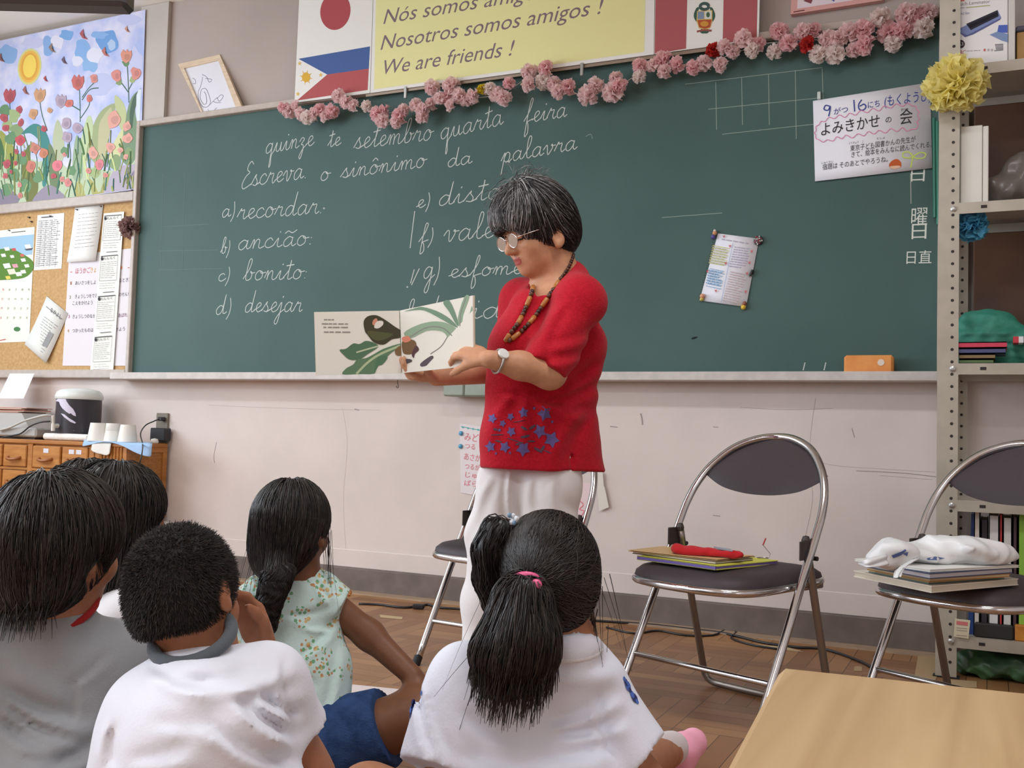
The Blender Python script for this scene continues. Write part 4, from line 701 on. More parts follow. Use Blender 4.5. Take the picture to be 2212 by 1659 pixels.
# ================================================================== furniture
m_chrome = mat('chrome_tube', (205, 205, 208), .16, 1.0)
m_chrome_dull = mat('dull_steel_tube', (150, 142, 136), .34, .9)
m_vinyl = mat('dark_brown_vinyl', (62, 54, 58), .55, spec=.4, bump=(240, .12))
m_rubber = mat('black_rubber', (30, 30, 32), .7)
def make_chair():
    t = thing('folding_chair', (0, 0, 0), '', 'chair', 'folding chairs along the front wall')
    hw, yf, yt, H = .226, -.227, .189, .750
    ym = lambda z: yf + (yt - yf) * z / H
    L = [(-hw, .012), (-hw, .2), (-hw, .40), (-hw, .50), (-.224, .55), (-.212, .605), (-.184, .66), (-.132, .713), (-.066, .742), (0, .750)]
    P = [np.array((x, ym(z) + .028 * max(0, 1 - abs(x) / .22) * max(0, (z - .55) / .2), z)) for x, z in L]; P += [p * (-1, 1, 1) for p in P[-2::-1]]
    w = MB(); w.tube(crom(P, 4), .0112, 12); w.out('back_frame', m_chrome, t, smooth=True)
    w = MB(); R_ = [(-.208, .028, .47), (-.208, .06, .36), (-.208, .12, .16), (-.208, .150, .06), (-.203, .158, .03), (-.182, .163, .014), (-.13, .165, .0115), (0, .165, .0115)]
    R_ = [np.array(p) for p in R_]; R_ += [p * (-1, 1, 1) for p in R_[-2::-1]]; w.tube(crom(R_, 4), .0105, 12); w.out('rear_leg_frame', m_chrome_dull, t, smooth=True)
    w = MB(); w.tube([(-hw, ym(.13), .13), (hw, ym(.13), .13)], .0075, 10); w.out('stretcher', m_chrome, t, smooth=True, sharp=40)
    S = [(-.180, .15), (-.195, .05), (-.198, -.08), (-.190, -.175), (-.154, -.230), (-.077, -.256), (0, -.262)]; S += [(-a, b) for a, b in S[-2::-1]]
    ring = crom([np.array((a, b, .352 + (b + .25) * .02)) for a, b in S] + [np.array((.11, .165, .36)), np.array((-.11, .165, .36))], 4, True)
    w = MB(); w.tube(ring, .011, 12, closed=True); w.out('seat_frame', m_chrome, t, smooth=True)
    n = len(ring); c = ring.mean(0); V = []; F = []
    prof = [(1.0, -.006), (1.02, .006), (1.0, .022), (.93, .034), (.8, .040), (.5, .043)]
    for s_, h in prof: V += [c + (q - c) * (s_, s_, 0) + (0, 0, q[2] - c[2] + h) for q in ring]
    V.append(c + (0, 0, .044)); k = len(prof)
    F = [(i * n + j, i * n + (j + 1) % n, (i + 1) * n + (j + 1) % n, (i + 1) * n + j) for i in range(k - 1) for j in range(n)] + [((k - 1) * n + j, (k - 1) * n + (j + 1) % n, k * n) for j in range(n)] + [tuple(range(n))[::-1]]
    w = MB(); w.add(V, F); w.out('seat', m_vinyl, t, smooth=True)
    # lens-shaped back pad bowed backwards
    top = crom([np.array((x, z)) for x, z in [(-.208, .646), (-.184, .657), (-.132, .704), (-.066, .733), (0, .741), (.066, .733), (.132, .704), (.184, .657), (.208, .646)]], 4)
    bot = crom([np.array((x, z)) for x, z in [(-.208, .646), (-.186, .627), (-.132, .600), (-.066, .586), (0, .582), (.066, .586), (.132, .600), (.186, .627), (.208, .646)]], 4)
    V = []; F = []; nv = 6; n = len(top)
    for side in (-1, 1):
        for i in range(n):
            for j in range(nv + 1):
                q = bot[i] + (top[i] - bot[i]) * j / nv; e = (1 - (abs(q[0]) / .210) ** 4) * math.sin(math.pi * j / nv) ** .5
                V.append((q[0], ym(q[1]) + .024 * max(0, 1 - (abs(q[0]) / .22) ** 2) + side * .012 * e, q[1]))
    m_ = nv + 1; o_ = n * m_
    for i in range(n - 1):
        for j in range(nv): f = (i * m_ + j, (i + 1) * m_ + j, (i + 1) * m_ + j + 1, i * m_ + j + 1); F += [f, tuple(a_ + o_ for a_ in f[::-1])]
    w = MB(); w.add(V, F); w.out('backrest', m_vinyl, t, smooth=True)
    for s_ in (-1, 1):
        w = MB(); w.tube([(s_ * hw, yf - .003, 0), (s_ * hw, yf + .012, .026)], .0138, 12); w.out('foot_cap', m_rubber, t)
        w = MB(); w.tube([(s_ * .196, .045, .43), (s_ * .232, .045, .43)], .006, 8); w.box((s_ * .217, .012, .452), (.006, .06, .05), bev=.002); w.lathe((s_ * .208, .026, .468), [(.011, 0), (.0118, .01), (.008, .02), (0, .022)], 10); w.out('hinge_bracket', mat('dark_hinge', (70, 64, 62), .45, .5), t)
        w = MB(); w.b2((s_ * .182 - .008, .06, .340), (s_ * .182 + .008, .15, .366), bev=.003); w.out('seat_bracket', m_chrome_dull, t)
    return t
def copy_tree(o, parent=None):
    c = o.copy(); COL.objects.link(c); c.parent = parent
    for ch in o.children: copy_tree(ch, c)
    return c
ch0 = make_chair(); CHP = [(2.675, -.958, -.16), (3.410, -1.128, -.385), (4.045, -1.0, -.54)]
for i, (x, y, a_) in enumerate(CHP):
    c_ = ch0 if i == 0 else copy_tree(ch0)
    c_.location = (x, y, 0); c_.rotation_euler = (0, 0, a_)
    c_['label'] = ('chrome folding chair with dark seat directly behind the standing woman', 'chrome folding chair with a tan folder and red pouch on its seat, middle one', 'chrome folding chair with picture books and a white plastic bag on its seat')[i]
SEATZ = .4

# ---- school desk, only the top in view
ang = math.atan2(.0099, .1297); ex = np.array([math.cos(ang), math.sin(ang), 0]); ey = np.array([-ex[1], ex[0], 0]); DT = .6
dc = np.array([3.944, -3.345, 0]); dm = dc + ex * .32 - ey * .21
dk = thing('school_desk', dm, 'wooden school desk with a plain light brown top, lower right corner', 'desk')
Rd = np.stack([ex, ey, (0, 0, 1)], 1)
def desk_wood():
    m = bpy.data.materials.new('desk_wood'); m.use_nodes = True; nt = m.node_tree; N = nt.nodes; L = nt.links; b = N['Principled BSDF']; b.inputs['Roughness'].default_value = .42
    tc = N.new('ShaderNodeTexCoord'); mp = N.new('ShaderNodeMapping'); mp.inputs['Scale'].default_value = (42, 2.0, 42); L.new(tc.outputs['Object'], mp.inputs[0])
    n = N.new('ShaderNodeTexNoise'); n.inputs['Scale'].default_value = 1.0; n.inputs['Detail'].default_value = 8; n.inputs['Distortion'].default_value = .6; L.new(mp.outputs[0], n.inputs['Vector'])
    r = N.new('ShaderNodeValToRGB'); e = r.color_ramp.elements; e[0].position = .3; e[1].position = .72; e[0].color = (*lin((172, 140, 98)), 1); e[1].color = (*lin((198, 168, 124)), 1); L.new(n.outputs['Fac'], r.inputs[0]); L.new(r.outputs[0], b.inputs['Base Color']); return m
w = MB(); w.box(dm + (0, 0, DT - .011), (.64, .42, .022), Rd, bev=.004); w.out('desk_top', desk_wood(), dk)
w = MB(); w.box(dm + (0, 0, DT - .085), (.56, .36, .1), Rd, bev=.004); w.out('drawer_tray', mat('desk_steel', (150, 152, 150), .4, .6), dk)
for sx in (-1, 1):
    for sy in (-1, 1): w = MB(); b0 = dm + ex * sx * .27 + ey * sy * .17; w.tube([b0, b0 + (0, 0, DT - .03)], .013, 12); w.out('leg', mat('desk_leg_steel', (160, 160, 158), .35, .7), dk)
w = MB()
for sx in (-1, 1): b0 = dm + ex * sx * .27; w.tube([b0 - ey * .17 + (0, 0, .08), b0 + ey * .17 + (0, 0, .08)], .01, 8)
w.out('foot_rail', mat('desk_leg_steel'), dk)

# ---- cabinet of small drawers on a white stand, left
YC0 = -.2923; CX0, CX1 = -1.25, .266; CB, CT = .262, .642
stand = thing('white_stand', (-.5, -.2, 0), 'low white stand under the wooden drawer cabinet', 'stand')
w = MB(); w.b2((CX0, -.36, .02), (CX1 + .07, -.022, .25), bev=.006); w.out('body', mat('white_laminate', (226, 222, 216), .5), stand)
w = MB(); w.b2((CX0 + .03, -.33, 0), (CX1 + .04, -.05, .02)); w.out('plinth', mat('dark_plinth', (90, 84, 80), .6), stand)
cab = thing('drawer_cabinet', (-.5, -.16, .25), 'honey-brown wooden cabinet of small drawers under the drinks dispenser', 'cabinet')
m_oak = mat('honey_wood', (186, 126, 62), .48, noise=(5, (162, 102, 44), 6), stretch=(1, 1, 9), bump=(40, .05))
m_oak2 = mat('honey_wood_drawer', (192, 132, 66), .45, noise=(6, (170, 110, 50), 6), stretch=(1.5, 1, 10))
m_cane = mat('woven_cane', (176, 122, 58), .55, noise=(60, (150, 98, 42), 3), stretch=(1, 1, 3), bump=(160, .3))
w = MB(); w.b2((CX0, YC0 + .012, CB), (CX1 - .012, -.022, CT - .022)); w.b2((CX0 - .005, YC0 - .004, CT - .022), (CX1 + .005, -.022, CT), bev=.005); w.b2((CX0, YC0, CB), (CX1, YC0 + .03, CB + .025))
for z in (.492,): w.b2((CX0, YC0, z - .006), (.06, YC0 + .014, z + .006))
for x in (-.80, -.397, .035, .075): w.b2((x - .018, YC0 - .001, CB), (x + .018, YC0 + .014, CT - .022), bev=.003)
w.b2((CX1 - .022, YC0, CB), (CX1, YC0 + .03, CT - .022)); w.b2((CX1 - .022, -.05, CB), (CX1, -.022, CT - .022)); w.b2((CX1 - .022, YC0 + .03, CT - .045), (CX1, -.05, CT - .022))
w.out('carcass', m_oak, cab)
w = MB(); w.b2((CX1 - .014, YC0 + .03, CB + .02), (CX1 - .006, -.05, CT - .045)); w.b2((.094, YC0 + .004, CB + .025), (.24, YC0 + .013, CT - .022)); w.out('woven_panel', m_cane, cab)
w = MB()
for x in np.arange(.10, .25, .022): w.tube([(x, YC0 + .002, CB + .025), (x, YC0 + .002, CT - .022)], .006, 6)
w.out('rattan_slats', m_oak, cab)
for zr in ((.501, .612), (.386, .482), (.29, .376)):
    for x0, x1 in ((-1.23, -1.02), (-1.01, -.822), (-.778, -.60), (-.59, -.418), (-.375, -.176), (-.166, .014)):
        w = MB(); w.b2((x0 + .002, YC0 - .006, zr[0]), (x1 - .002, YC0 + .011, zr[1]), bev=.004); d = w.out('drawer', m_oak2, cab)
        xm = (x0 + x1) / 2; zm = (zr[0] + zr[1]) / 2 - .012; w = MB(); w.tube(crom([(xm - .045, YC0 - .004, zm + .004), (xm - .035, YC0 - .022, zm - .002), (xm, YC0 - .028, zm - .006), (xm + .035, YC0 - .022, zm - .002), (xm + .045, YC0 - .004, zm + .004)], 4), [.008] * 16 + [.008], 8); w.out('handle', mat('handle_wood', (150, 90, 40), .4), d, smooth=True)
        if zr[0] > .5 and x0 > -.4:
            w = MB(); 
            for q in ((0,) if x0 < -.2 else (-.02, .03)): w.b2((xm + q - .018, YC0 - .0072, zr[1] - .034), (xm + q + .018, YC0 - .0061, zr[1] - .012))
            w.out('name_label', mat('label_paper', (214, 214, 222), .8), d)

# ---- on the cabinet
dp = thing('drinks_dispenser', (0, 0, CT), 'black drinks dispenser with white lid and a white bird print, on the drawer cabinet', 'dispenser')
dcen = wy(171, 905, -.16); dcen = np.array([dcen[0], -.165, CT]); r_ = .112; H_ = .27
w = MB(); w.lathe(dcen, [(r_ * .97, 0), (r_ * 1.0, .004), (r_ * 1.0, .026), (r_ * .985, .03)], 40); w.out('base', mat('dispenser_grey', (176, 178, 178), .35, .3), dp, smooth=True, sharp=40)
w = MB(); w.lathe(dcen, [(r_ * .985, .03), (r_ * .985, .214)], 48); w.out('body', mat('dispenser_black', (50, 48, 56), .3), dp, smooth=True, sharp=40)
w = MB(); w.lathe(dcen, [(r_ * 1.01, .212), (r_ * 1.04, .216), (r_ * 1.04, .232), (r_ * .98, .248), (r_ * .85, .260), (r_ * .5, .268), (0, .27)], 48); w.out('lid', mat('dispenser_lid', (222, 228, 224), .25), dp, smooth=True, sharp=50)
def wrap(P, K_, off, rgb, nm, lab=None):
    """white print following the round body: picture outline wrapped on the cylinder"""
    V = []; 
    for x, y in P:
        d = ray(*Q3([(x, y)])[0]); o2 = CAM[:2] - dcen[:2]; A_ = d[:2] @ d[:2]; B_ = o2 @ d[:2]; C_ = o2 @ o2 - (r_ * .985 + off) ** 2; disc = max(0, B_ * B_ - A_ * C_); t = (-B_ - math.sqrt(disc)) / A_; V.append(CAM + d * t)
    return V
BIRD = [[(552, 398), (588, 362), (625, 345), (650, 362), (662, 400), (690, 440), (728, 478), (752, 520), (756, 550), (728, 540), (705, 520), (690, 525), (660, 505), (620, 470), (600, 440), (588, 405)], [(605, 520), (640, 530), (690, 570), (740, 600), (758, 615), (745, 622), (700, 605), (640, 560)]]
w = MB()
import bmesh
for B_ in BIRD:
    bm = bmesh.new(); bm.faces.new([bm.verts.new((x, y, 0)) for x, y in B_]); bmesh.ops.triangulate(bm, faces=bm.faces[:]); bmesh.ops.subdivide_edges(bm, edges=bm.edges[:], cuts=4, use_grid_fill=True); bm.verts.index_update()
    w.add(wrap([v.co[:2] for v in bm.verts], 0, .0008, None, ''), [[v.index for v in f.verts] for f in bm.faces]); bm.free()
for y in (655, 690): w.add(wrap([(690 if y < 670 else 730, y), (870 if y < 670 else 830, y + 2), (870 if y < 670 else 830, y + 8), (690 if y < 670 else 730, y + 6)], 0, .0008, None, ''), [(0, 1, 2, 3)], 1)
w.out('bird_print', [mat('print_white', (210, 206, 224), .6), mat('print_grey', (110, 108, 116), .6)], dp)
sp = wy(127, 920, -.27); sp = np.array([sp[0], 0, sp[2]]); dv = np.array([sp[0] - dcen[0], -.10]); sp[1] = dcen[1] - math.sqrt(max(1e-4, (r_ + .012) ** 2 - (sp[0] - dcen[0]) ** 2)) - .004
w = MB(); w.tube([sp + (0, .03, .0), sp + (0, -.012, 0)], .011, 12); w.tube([sp + (0, -.012, .012), sp + (0, -.012, -.026)], .010, 12); w.tube([sp + (0, -.012, .012), sp + (.004, -.02, .05)], [.006, .008], 10); w.out('tap', mat('tap_white', (224, 222, 214), .4), dp, smooth=True, sharp=50)
def cupstack(x0, x1, ytop, ybot, Y, n, label):
    c = wy((x0 + x1) / 2, ybot, Y); c = np.array([c[0], Y, CT + .004]); R_ = np.linalg.norm(wy(x1, ybot, Y) - wy(x0, ybot, Y)) / 2; H_ = wy(x0, ytop, Y)[2] - c[2]
    w = MB(); hb = H_ * (.8 if n > 1 else 1); w.lathe(c, [(R_ * .96, 0), (R_, .002), (R_ * .98, .006), (R_ * .74, hb), (0, hb - .001)], 24)
    if n > 1: w.lathe(c + (0, 0, H_ - hb), [(R_ * .82, hb * .5), (R_ * .84, hb * .52), (R_ * .74, hb), (0, hb - .001)], 24)
    return tag(w.out('paper_cup', mat('paper_cup_white', (232, 230, 222), .6), smooth=True, sharp=40), label, 'cup', 'upturned cups on the cabinet')
cupstack(195, 228, 913, 950, -.255, 1, 'upturned white cup on the blue cloth, nearest the dispenser'); cupstack(229, 258, 914, 950, -.23, 2, 'two white cups upturned one over the other on the blue cloth, middle of the row'); cupstack(260, 291, 917, 950, -.24, 1, 'upturned white cup on the blue cloth, farthest from the dispenser')
def drape(name, edge, front, m, label, drop, fold=.006, seed=0):
    """cloth lying on the cabinet top between picture points of its back edge, hanging over the front edge down to picture points front"""
    r = np.random.default_rng(seed); n = len(front); Pb = np.array([wy(x, y, -.15) for x, y in edge]); Pb[:, 2] = CT + .002
    Pf = np.array([wy(x, y, YC0 - .012) for x, y in front]); rows = []
    for t in np.linspace(0, 1, 5): q = Pb * (1 - t) + np.stack([Pf[:, 0], np.full(n, YC0 - .008), np.full(n, CT + .0025)], 1) * t; rows.append(q + np.array([0, 0, 1]) * r.uniform(0, fold, (n, 1)))
    for t in np.linspace(.15, 1, 6): q = np.stack([Pf[:, 0], np.full(n, YC0 - .012), CT * (1 - t) + Pf[:, 2] * t], 1); q[:, 1] -= np.abs(np.sin(np.arange(n) * 1.1 + seed)) * .008 * t; rows.append(q)
    rows = np.array(rows); nr = len(rows); V = rows.reshape(-1, 3); F = [(i * n + j, i * n + j + 1, (i + 1) * n + j + 1, (i + 1) * n + j) for i in range(nr - 1) for j in range(n - 1)]
    o = mesh(name, V, F, m, smooth=True); md = o.modifiers.new('s', 'SUBSURF'); md.levels = md.render_levels = 1; md = o.modifiers.new('t', 'SOLIDIFY'); md.thickness = .003; md.offset = 1
    return tag(o, label, 'cloth')
E3 = lambda P: Q3(P)
drape('blue_cloth', E3([(800, 770), (900, 770), (1000, 770), (1100, 770), (1200, 770), (1300, 770), (1420, 772), (1500, 775)]), E3([(830, 850), (900, 835), (1000, 800), (1100, 790), (1240, 850), (1330, 900), (1420, 940), (1505, 958)]), mat('blue_cloth', (160, 192, 226), .9, bump=(120, .2)), 'light blue cloth under the white cups, hanging over the cabinet edge', 0, seed=2)
drape('white_cloth', E3([(900, 775), (960, 775), (1020, 775), (1080, 775), (1125, 775)]), E3([(915, 890), (960, 915), (1020, 930), (1070, 944), (1100, 925)]), mat('white_cloth', (226, 224, 216), .9, bump=(120, .2)), 'white cloth hanging over the cabinet edge beside the blue cloth', 0, seed=4)
a_, b_ = wy(97, 958, -.275), wy(188, 962, -.275); w = MB(); w.tube([(a_[0], -.272, CT + .019), ((a_[0] + b_[0]) / 2, -.27, CT + .019), (b_[0], -.268, CT + .019)], [.017, .018, .017], 16); tag(w.out('towel_roll', mat('white_towel', (234, 228, 222), .9, bump=(80, .3)), smooth=True, sharp=50), 'rolled white towel lying in front of the drinks dispenser', 'towel')
c = wy(337, 950, -.1); w = MB(); w.lathe((c[0] - .01, -.1, CT), [(.018, 0), (.02, .01), (.016, .022), (0, .026)], 16); tag(w.out('plastic_stopper', mat('white_plastic', (222, 220, 212), .4), smooth=True), 'small white plastic stopper at the right end of the cabinet top', 'stopper')
pr = thing('grey_printer', (-.75, -.16, CT), 'flat grey printer on the left part of the cabinet, topped with paper', 'printer')
px1 = wy(74, 900, -.18)[0]; pxr = wy(112, 930, -.18)[0]
w = MB(); w.b2((-1.15, -.27, CT + .012), (pxr - .01, -.04, CT + .06), bev=.008); w.out('base', mat('printer_grey', (172, 170, 166), .5), pr)
w = MB(); w.prism([(-1.15, -.25, CT + .06), (px1 + .05, -.25, CT + .06), (px1 - .01, -.25, CT + .135), (-1.15, -.25, CT + .135)], (0, .2, 0)); w.out('lid', mat('printer_lid', (182, 180, 176), .5), pr)
w = MB(); w.b2((-1.1, -.24, CT), (pxr - .05, -.06, CT + .012)); w.out('foot', mat('dark_plinth'), pr)
for k in range(5):
    w = MB(); z = CT + .136 + .006 * k; xr = px1 - .02 + .012 * ((k * 2) % 3 - 1); w.box(((-1.0 + xr) / 2, -.15 + .008 * ((k % 3) - 1), z + .0025), (xr + 1.0, .17, .0045), Matrix.Rotation(.02 * (k - 2), 3, 'Z'), bev=.001)
    tag(w.out('paper_pad', mat('pad_%d' % k, [(196, 150, 130), (214, 186, 168), (190, 120, 104), (220, 196, 180), (206, 160, 144)][k], .8)), ['lowest pad of the small pile of pinkish paper on the printer', 'second pad from the bottom of the pinkish paper pile on the printer', 'middle pad of the pinkish paper pile on the printer', 'second pad from the top of the pinkish paper pile on the printer', 'topmost pad of the pinkish paper pile on the printer'][k], 'paper', 'paper pile on the printer')
w = MB(); _p = [wy(x, y, -.12) for x, y in ((2, 861), (58, 861), (64, 806), (11, 806))]; w.prism([p + (0, -.02 if i < 2 else .03, 0) for i, p in enumerate(_p)], (0, .001, 0)); tag(w.out('white_card', mat('white_card', (230, 230, 228), .8)), 'blank white card standing on the paper pile at the left edge', 'card')
for nm, P, r__, m_, l in [('grey_cable', [(-10, 690), (100, 660), (230, 600), (360, 560), (450, 540), (520, 545)], .006, mat('grey_cable', (186, 184, 178), .5), 'pale grey cable curving across the front of the printer'), ('black_cable', [(-10, 800), (40, 760), (130, 740), (210, 720), (300, 650), (400, 610), (500, 600)], .004, mat('black_plastic'), 'black cable lying under the pale grey cable beside the printer')]:
    w = MB(); w.tube(crom([wy(x, y, -.282 if i < len(P) - 1 else -.26) for i, (x, y) in enumerate(Q3(P))], 5), r__, 8); tag(w.out(nm, m_, smooth=True), l, 'cable')

# ---- steel angle shelf at the right
YS = -.39; SX0, SX1 = 3.895, 4.80
sh = thing('steel_shelf', (4.35, -.2, 0), 'beige slotted-angle steel shelf at the right edge, right of the chalkboard', 'shelf')
m_steel = mat('shelf_beige_steel', (184, 176, 162), .5, noise=(18, (174, 166, 152)))
m_hole = mat('dark_hole', (52, 46, 42), .8)
for i, (x, y, sx, sy) in enumerate([(SX0, YS, 1, 1), (SX0 + .02, -.03, 1, -1), (SX1, YS, -1, 1), (SX1, -.03, -1, -1)]):
    w = MB(); w.b2((min(x, x + sx * .062), y - .001, 0.004), (max(x, x + sx * .062), y + .001, 2.62)); w.b2((x - .001, min(y, y + sy * .045), 0.004), (x + .001, max(y, y + sy * .045), 2.62)); p_ = w.out('post', m_steel, sh)
    w = MB()
    for k in range(64):
        z = .05 + .04 * k; w.lathe((x + sx * .043, y - .0014, z), [(.0052, 0), (0, .0002)], 8, axis=(0, -1, 0))
    w.out('bolt_holes', m_hole, p_)
    w = MB(); w.b2((x - .008, y - .008, 0), (x + sx * .07, y + sy * .03 if sy > 0 else y + .008, .004)); w.out('foot', m_rubber, p_)
SZ = {'A': 1.982, 'B': 1.528, 'C': 1.005, 'D': .566, 'E': .134, 'T': 2.55}
for k_, z in SZ.items():
    w = MB(); w.b2((SX0 + .004, YS + .002, z - .004), (SX1 - .004, -.034, z)); w.b2((SX0 + .062, YS - .003, z - .036), (SX1 - .062, YS + .002, z)); w.b2((SX0 + .062, -.034, z - .036), (SX1 - .062, -.03, z)); s_ = w.out('shelf_board', m_steel, sh)
    w = MB()
    for x in (4.03, 4.66): w.b2((x - .009, YS - .0036, z - .022), (x + .009, YS - .0031, z - .012))
    w.out('slot', m_hole, s_)
w = MB(); [w.lathe((SX0 + .045, YS - .002, z - .018), [(.009, 0), (.009, .003), (.004, .005), (0, .0052)], 10, axis=(0, -1, 0)) for z in SZ.values()]; w.out('bolts', mat('bolt_zinc', (190, 192, 192), .3, .8), sh)
# laminator carton on the upper board
def fx(x, y, Y=YS): return wy(x, y, Y)
lb = thing('carton', (4.0, -.35, SZ['A']), 'white carton printed with a grey laminating machine, top of the steel shelf', 'box')
l0, l1 = fx(2056, 125, -.37), fx(2177, 110, -.37)
w = MB(); w.b2((l0[0], -.37, SZ['A']), (l1[0], -.31, SZ['A'] + .34), bev=.002); w.out('box', mat('carton_white', (228, 228, 230), .5), lb)
a = Art((0, -.37, 0), (0, -1, 0)); K9 = 3.949; Q9 = lambda P: [(1940 + x / K9, y / K9) for x, y in P]
a.poly(Q9([(483, 0), (567, 0), (567, 10), (483, 14)]), (214, 110, 106)); a.text('Pouch Laminator', Q9([(485, 52)])[0], Q9([(785, 24)])[0], 7, (120, 120, 124)); a.line(Q9([(485, 72), (570, 66)]), .002, (150, 150, 150)); a.line(Q9([(580, 66), (785, 46)]), .003, (170, 180, 120)); a.text('A4/A3 film', Q9([(500, 132)])[0], Q9([(608, 120)])[0], 5, (90, 110, 150))
a.poly(Q9([(508, 250), (850, 90), (880, 150), (590, 310), (530, 290)]), (128, 142, 190)); a.poly(Q9([(520, 275), (570, 318), (640, 295), (870, 170), (880, 150), (590, 300)]), (96, 104, 150)); a.poly(Q9([(580, 205), (850, 85), (858, 140), (620, 258)]), (52, 52, 66)); a.poly(Q9([(600, 215), (845, 105), (850, 130), (618, 240)]), (36, 34, 44)); a.poly(Q9([(858, 215), (934, 212), (934, 280), (845, 280)]), (84, 106, 190)); a.poly(Q9([(780, 297), (845, 270), (936, 290), (936, 362), (880, 345)]), (128, 150, 190))
a.disc(Q9([(532, 376)])[0], 9.6, 9.2, (66, 60, 66)); a.text('A3', Q9([(508, 392)])[0], Q9([(556, 388)])[0], 7, (200, 196, 200)); a.text('GBC', Q9([(490, 466)])[0], Q9([(570, 460)])[0], 8, (206, 90, 96), .2); lines(a, *Q9([(585, 436)])[0], *Q9([(720, 430)])[0], 1, 0, 0, (170, 150, 150), .002)
for x in (738, 770, 800): a.poly(Q9([(x - 9, 418), (x + 9, 416), (x + 9, 436), (x - 9, 438)]), (206, 110, 110) if x < 750 else (190, 180, 186))
a.poly(Q9([(826, 378), (895, 374), (895, 420), (835, 424)]), (120, 120, 128)); [a.line(Q9([(830, y), (893, y - 3)]), .0016, (206, 206, 208)) for y in (390, 400, 412)]; a.line(Q9([(820, 434), (896, 426)]), .003, (130, 130, 134)); a.out('carton_print', lb)
w = MB(); c0_, c1_ = fx(2178, 120, -.36)[0], fx(2193, 120, -.36)[0]; w.b2((c0_, -.37, SZ['A']), (c1_, -.12, SZ['A'] + .33), bev=.002); tag(w.out('white_folder', mat('folder_white', (206, 204, 200), .6)), 'tall pale folder standing between the laminator carton and a brown box', 'folder')
bb = thing('brown_box', (4.3, -.25, SZ['A']), 'brown cardboard box at the upper right corner, top of the steel shelf', 'box'); x0 = fx(2196, 100, -.36)[0]
m_card = mat('cardboard', (170, 134, 84), .85, noise=(8, (156, 120, 74), 5))
w = MB(); w.b2((x0, -.36, SZ['A']), (x0 + .32, -.06, SZ['A'] + .1), bev=.003); w.out('box', m_card, bb)
w = MB(); w.b2((x0 - .003, -.366, SZ['A'] + .1), (x0 + .323, -.057, SZ['A'] + .118), bev=.004); w.out('lid', mat('box_lid_dark', (66, 66, 84), .6), bb)
# boards B and C
w = MB(); a0, a1 = fx(2066, 433, -.37), fx(2135, 433, -.37); zt = fx(2100, 272, -.37)[2]; w.b2((SX0 + .064, -.372, SZ['B']), (a1[0] - .018, -.33, zt), bev=.002); w.b2((a1[0] - .017, -.37, SZ['B']), (a1[0], -.33, zt - .004), bev=.002)
tag(w.out('white_binder', mat('binder_white', (226, 224, 216), .6, noise=(5, (214, 212, 204)))), 'tall white binder box beside the shelf post, second board from the top', 'binder')
m_dark = mat('dark_brown_carton', (70, 50, 42), .8, noise=(3, (92, 64, 44), 4))
for nm, lo, hi, l in [('dark_carton', (SX0 + .10, -.10, SZ['B']), (SX1 - .03, -.045, SZ['A'] - .05), 'large dark brown carton at the back of the second shelf, behind the plastic bag'), ('dark_carton', (SX0 + .10, -.12, SZ['C']), (SX1 - .03, -.045, SZ['B'] - .05), 'large dark brown carton at the back of the third shelf, behind the green bag')]:
    w = MB(); w.b2(lo, hi, bev=.004); tag(w.out(nm, m_dark), l, 'carton')
bloom('paper_flower', fx(2063, 182, YS - .035) , .098, (255, 246, 172), (-.1, -1, .1), 'large yellow tissue flower on the corner post of the steel shelf', 120, 21, .42)
bloom('paper_flower', fx(2098, 488, YS + .06), .058, (110, 190, 222), (.1, -1, -.3), 'blue tissue flower hanging under the second shelf beside the post', 60, 31, .5)
# books and a green bag on board C
def slab(name, x0, x1, y0, y1, Y0, Y1, m, label, cat='book', grp=None, pages=None):
    p0, p1 = fx(x0, y1, Y0), fx(x1, y1, Y0); zb, zt = fx((x0 + x1) / 2, y1, Y0)[2], fx((x0 + x1) / 2, y0, Y0)[2]
    w = MB(); w.b2((p0[0], Y0, zb), (p1[0], Y1, zt), bev=min(.003, (zt - zb) * .2)); return tag(w.out(name, m), label, cat, grp)
def bookbox(name, lo, hi, rgb, label, grp=None, spine='f'):
    """a closed book: cover and page block as parts"""
    lo, hi = np.array(lo, float), np.array(hi, float); t = thing(name, ((lo + hi) / 2) * (1, 1, 0) + (0, 0, lo[2]), label, 'book', grp)
    w = MB(); d = np.abs(hi - lo); ax = int(np.argmin(d)); th = min(.003, d[ax] * .2); l1 = lo.copy(); h1 = hi.copy(); h1[ax] = lo[ax] + th; w.b2(l1, h1); l1 = lo.copy(); l1[ax] = hi[ax] - th; w.b2(l1, hi); l1 = lo.copy(); h1 = hi.copy()
    if spine == 'f': h1[1] = lo[1] + .003
    else: l1[0] = hi[0] - .003
    w.b2(l1, h1); w.out('cover', mat('cover_%d_%d_%d' % rgb, rgb, .5), t)
    l1, h1 = lo + .003, hi - .003; l1[ax] = lo[ax] + th; h1[ax] = hi[ax] - th; w = MB(); w.b2(l1, h1); w.out('pages', mat('page_block', (214, 206, 190), .8, bump=(200, .2)), t); return t
xa, xb = fx(2072, 770, YS + .015)[0], fx(2172, 770, YS + .015)[0]; xc = fx(2146, 770, YS + .015)[0]; z_ = SZ['C']
bookbox('book', (xa, YS + .012, z_), (xc, -.16, z_ + .014), (84, 110, 66), 'green book at the bottom of the stack on the third shelf board'); bookbox('book', (xa, YS + .01, z_ + .0145), (xc + .005, -.17, z_ + .031), (132, 110, 74), 'brown book second from the bottom of the stack on the third shelf board')
